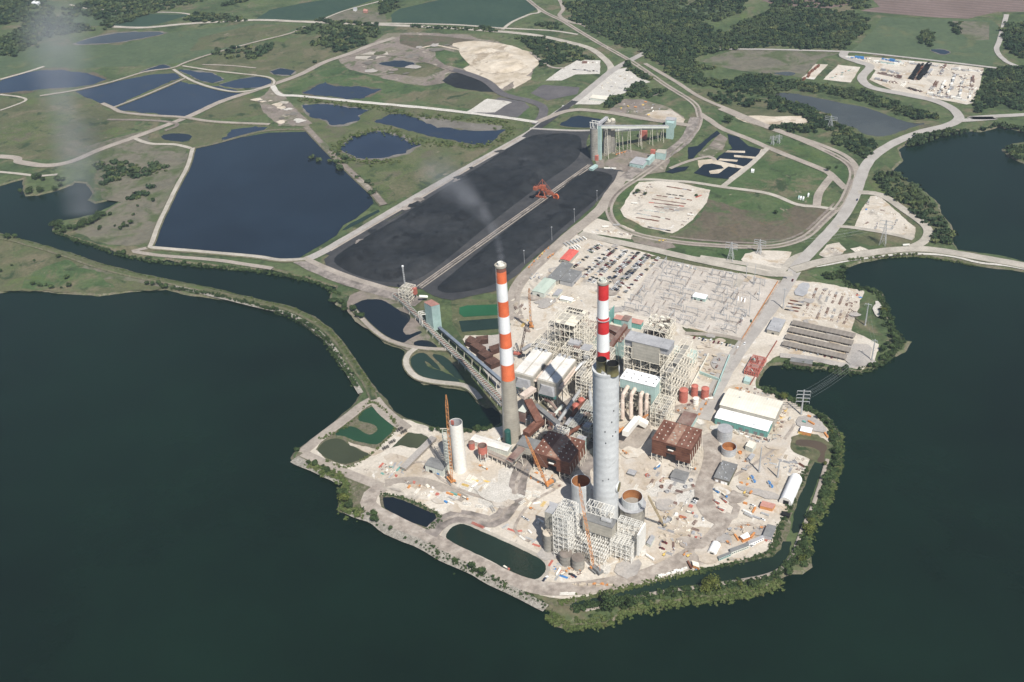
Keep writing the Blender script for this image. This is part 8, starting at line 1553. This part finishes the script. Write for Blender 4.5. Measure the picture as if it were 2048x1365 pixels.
scrub([(1400, 1143), (1480, 1124), (1535, 1108), (1550, 1085), (1560, 1055), (1585, 1000), (1610, 940)], 500, 4, 'low brush on the inner canal bank', (.5, 1.3)); scrub([(1120, 1205), (1200, 1190), (1300, 1166), (1400, 1143)], 500, 4, 'dry brush on the inner canal bank by the rim road', (.5, 1.2), GRN2)
scrub([(762, 990), (800, 995), (850, 1015), (880, 1035), (860, 1060)], 250, 3, 'weeds around the small dark basin', (.4, 1)); scrub([(640, 880), (680, 862), (715, 835), (745, 806), (790, 848), (770, 885), (700, 935), (655, 922)], 350, 2.5, 'weeds around the green ponds', (.4, 1.1), GRN2)
scrub([(604, 200), (740, 215), (860, 235), (1012, 250), (980, 290), (840, 285), (760, 260), (680, 290), (700, 320), (800, 325)], 900, 14, 'reed tufts among the wetland ponds', (1, 2.6), GRN2)
# small site figures of writing are absent in this view
def smoke(name, pts, rads, label, dens, col, nscale, thr=.4, k=14, pw=1.0):
    t = MB().tube(pts, rads, 18); o = t.build(name, []); bm = bmesh.new(); bm.from_mesh(o.data); bmesh.ops.recalc_face_normals(bm, faces=bm.faces); bm.to_mesh(o.data); bm.free()
    m = bpy.data.materials.new(name+'_volume'); m.use_nodes = True; n = m.node_tree; n.nodes.remove(n.nodes['Principled BSDF']); v = n.nodes.new('ShaderNodeVolumePrincipled')
    g = n.nodes.new('ShaderNodeNewGeometry'); tx = n.nodes.new('ShaderNodeTexNoise'); tx.inputs['Scale'].default_value = nscale; tx.inputs['Detail'].default_value = 3; n.links.new(g.outputs['Position'], tx.inputs['Vector'])
    prev = None; path = cr([Vector(p) for p in pts], 3); S_ = np.linspace(0, len(path)-1, k).astype(int)
    for j, si in enumerate(S_):                        # soft puffs along the drift line: density fades towards the rim of each
        f = si/(len(path)-1)*(len(rads)-1); r = float(np.interp(f, range(len(rads)), rads)); dn = n.nodes.new('ShaderNodeVectorMath'); dn.operation = 'DISTANCE'; dn.inputs[1].default_value = path[si]; n.links.new(g.outputs['Position'], dn.inputs[0])
        mr = n.nodes.new('ShaderNodeMapRange'); mr.interpolation_type = 'SMOOTHSTEP'; mr.inputs[1].default_value = 0; mr.inputs[2].default_value = r*1.02; mr.inputs[3].default_value = (rads[0]/r)**pw; mr.inputs[4].default_value = 0; n.links.new(dn.outputs['Value'], mr.inputs[0])
        if prev: mx = n.nodes.new('ShaderNodeMath'); mx.operation = 'MAXIMUM'; n.links.new(prev, mx.inputs[0]); n.links.new(mr.outputs[0], mx.inputs[1]); prev = mx.outputs[0]
        else: prev = mr.outputs[0]
    mr = n.nodes.new('ShaderNodeMapRange'); mr.inputs[1].default_value = thr; mr.inputs[2].default_value = thr+.3; mr.inputs[3].default_value = 0; mr.inputs[4].default_value = dens; n.links.new(tx.outputs['Fac'], mr.inputs[0])
    mu = n.nodes.new('ShaderNodeMath'); mu.operation = 'MULTIPLY'; n.links.new(prev, mu.inputs[0]); n.links.new(mr.outputs[0], mu.inputs[1]); n.links.new(mu.outputs[0], v.inputs['Density'])
    v.inputs['Color'].default_value = (*col, 1); n.links.new(v.outputs[0], n.nodes['Material Output'].inputs['Volume']); o.data.materials.append(m); tag(o, label, 'smoke', None, 'stuff'); return o
top = P(1003, 527, 214)
smoke('smoke_plume', [top, P(1000, 505, 222), P(990, 470, 232), P(975, 440, 240), P(945, 405, 246), P(905, 370, 250), P(860, 335, 252)], [5, 6.5, 10, 15, 22, 28, 30], 'thin grey smoke drifting from the orange and white stack', .11, (.66, .68, .74), .035, .30, 26, 1.25)
smoke('smoke_veil', [P(165, 430, 6), P(155, 360, 60), P(150, 280, 110), P(135, 190, 160), P(115, 100, 210), P(105, 20, 250)], [38, 46, 52, 60, 72, 80], 'faint bluish smoke veil rising over the left ponds', .008, (.88, .91, .97), .011, .30, 20, .5)
def hazebox(d):
    m = MB(); m.box((0, 2500, 372), (15000, 13500, 757), 0); o = m.build('haze', []); mt = bpy.data.materials.new('haze_volume'); mt.use_nodes = True; n = mt.node_tree; n.nodes.remove(n.nodes['Principled BSDF']); v = n.nodes.new('ShaderNodeVolumePrincipled'); v.inputs['Density'].default_value = d; v.inputs['Color'].default_value = (.72, .86, 1.0, 1); v.inputs['Anisotropy'].default_value = .2
    n.links.new(v.outputs[0], n.nodes['Material Output'].inputs['Volume']); o.data.materials.append(mt); tag(o, 'pale blue air thickening over the far fields', 'haze', None, 'stuff')
hazebox(.000058)
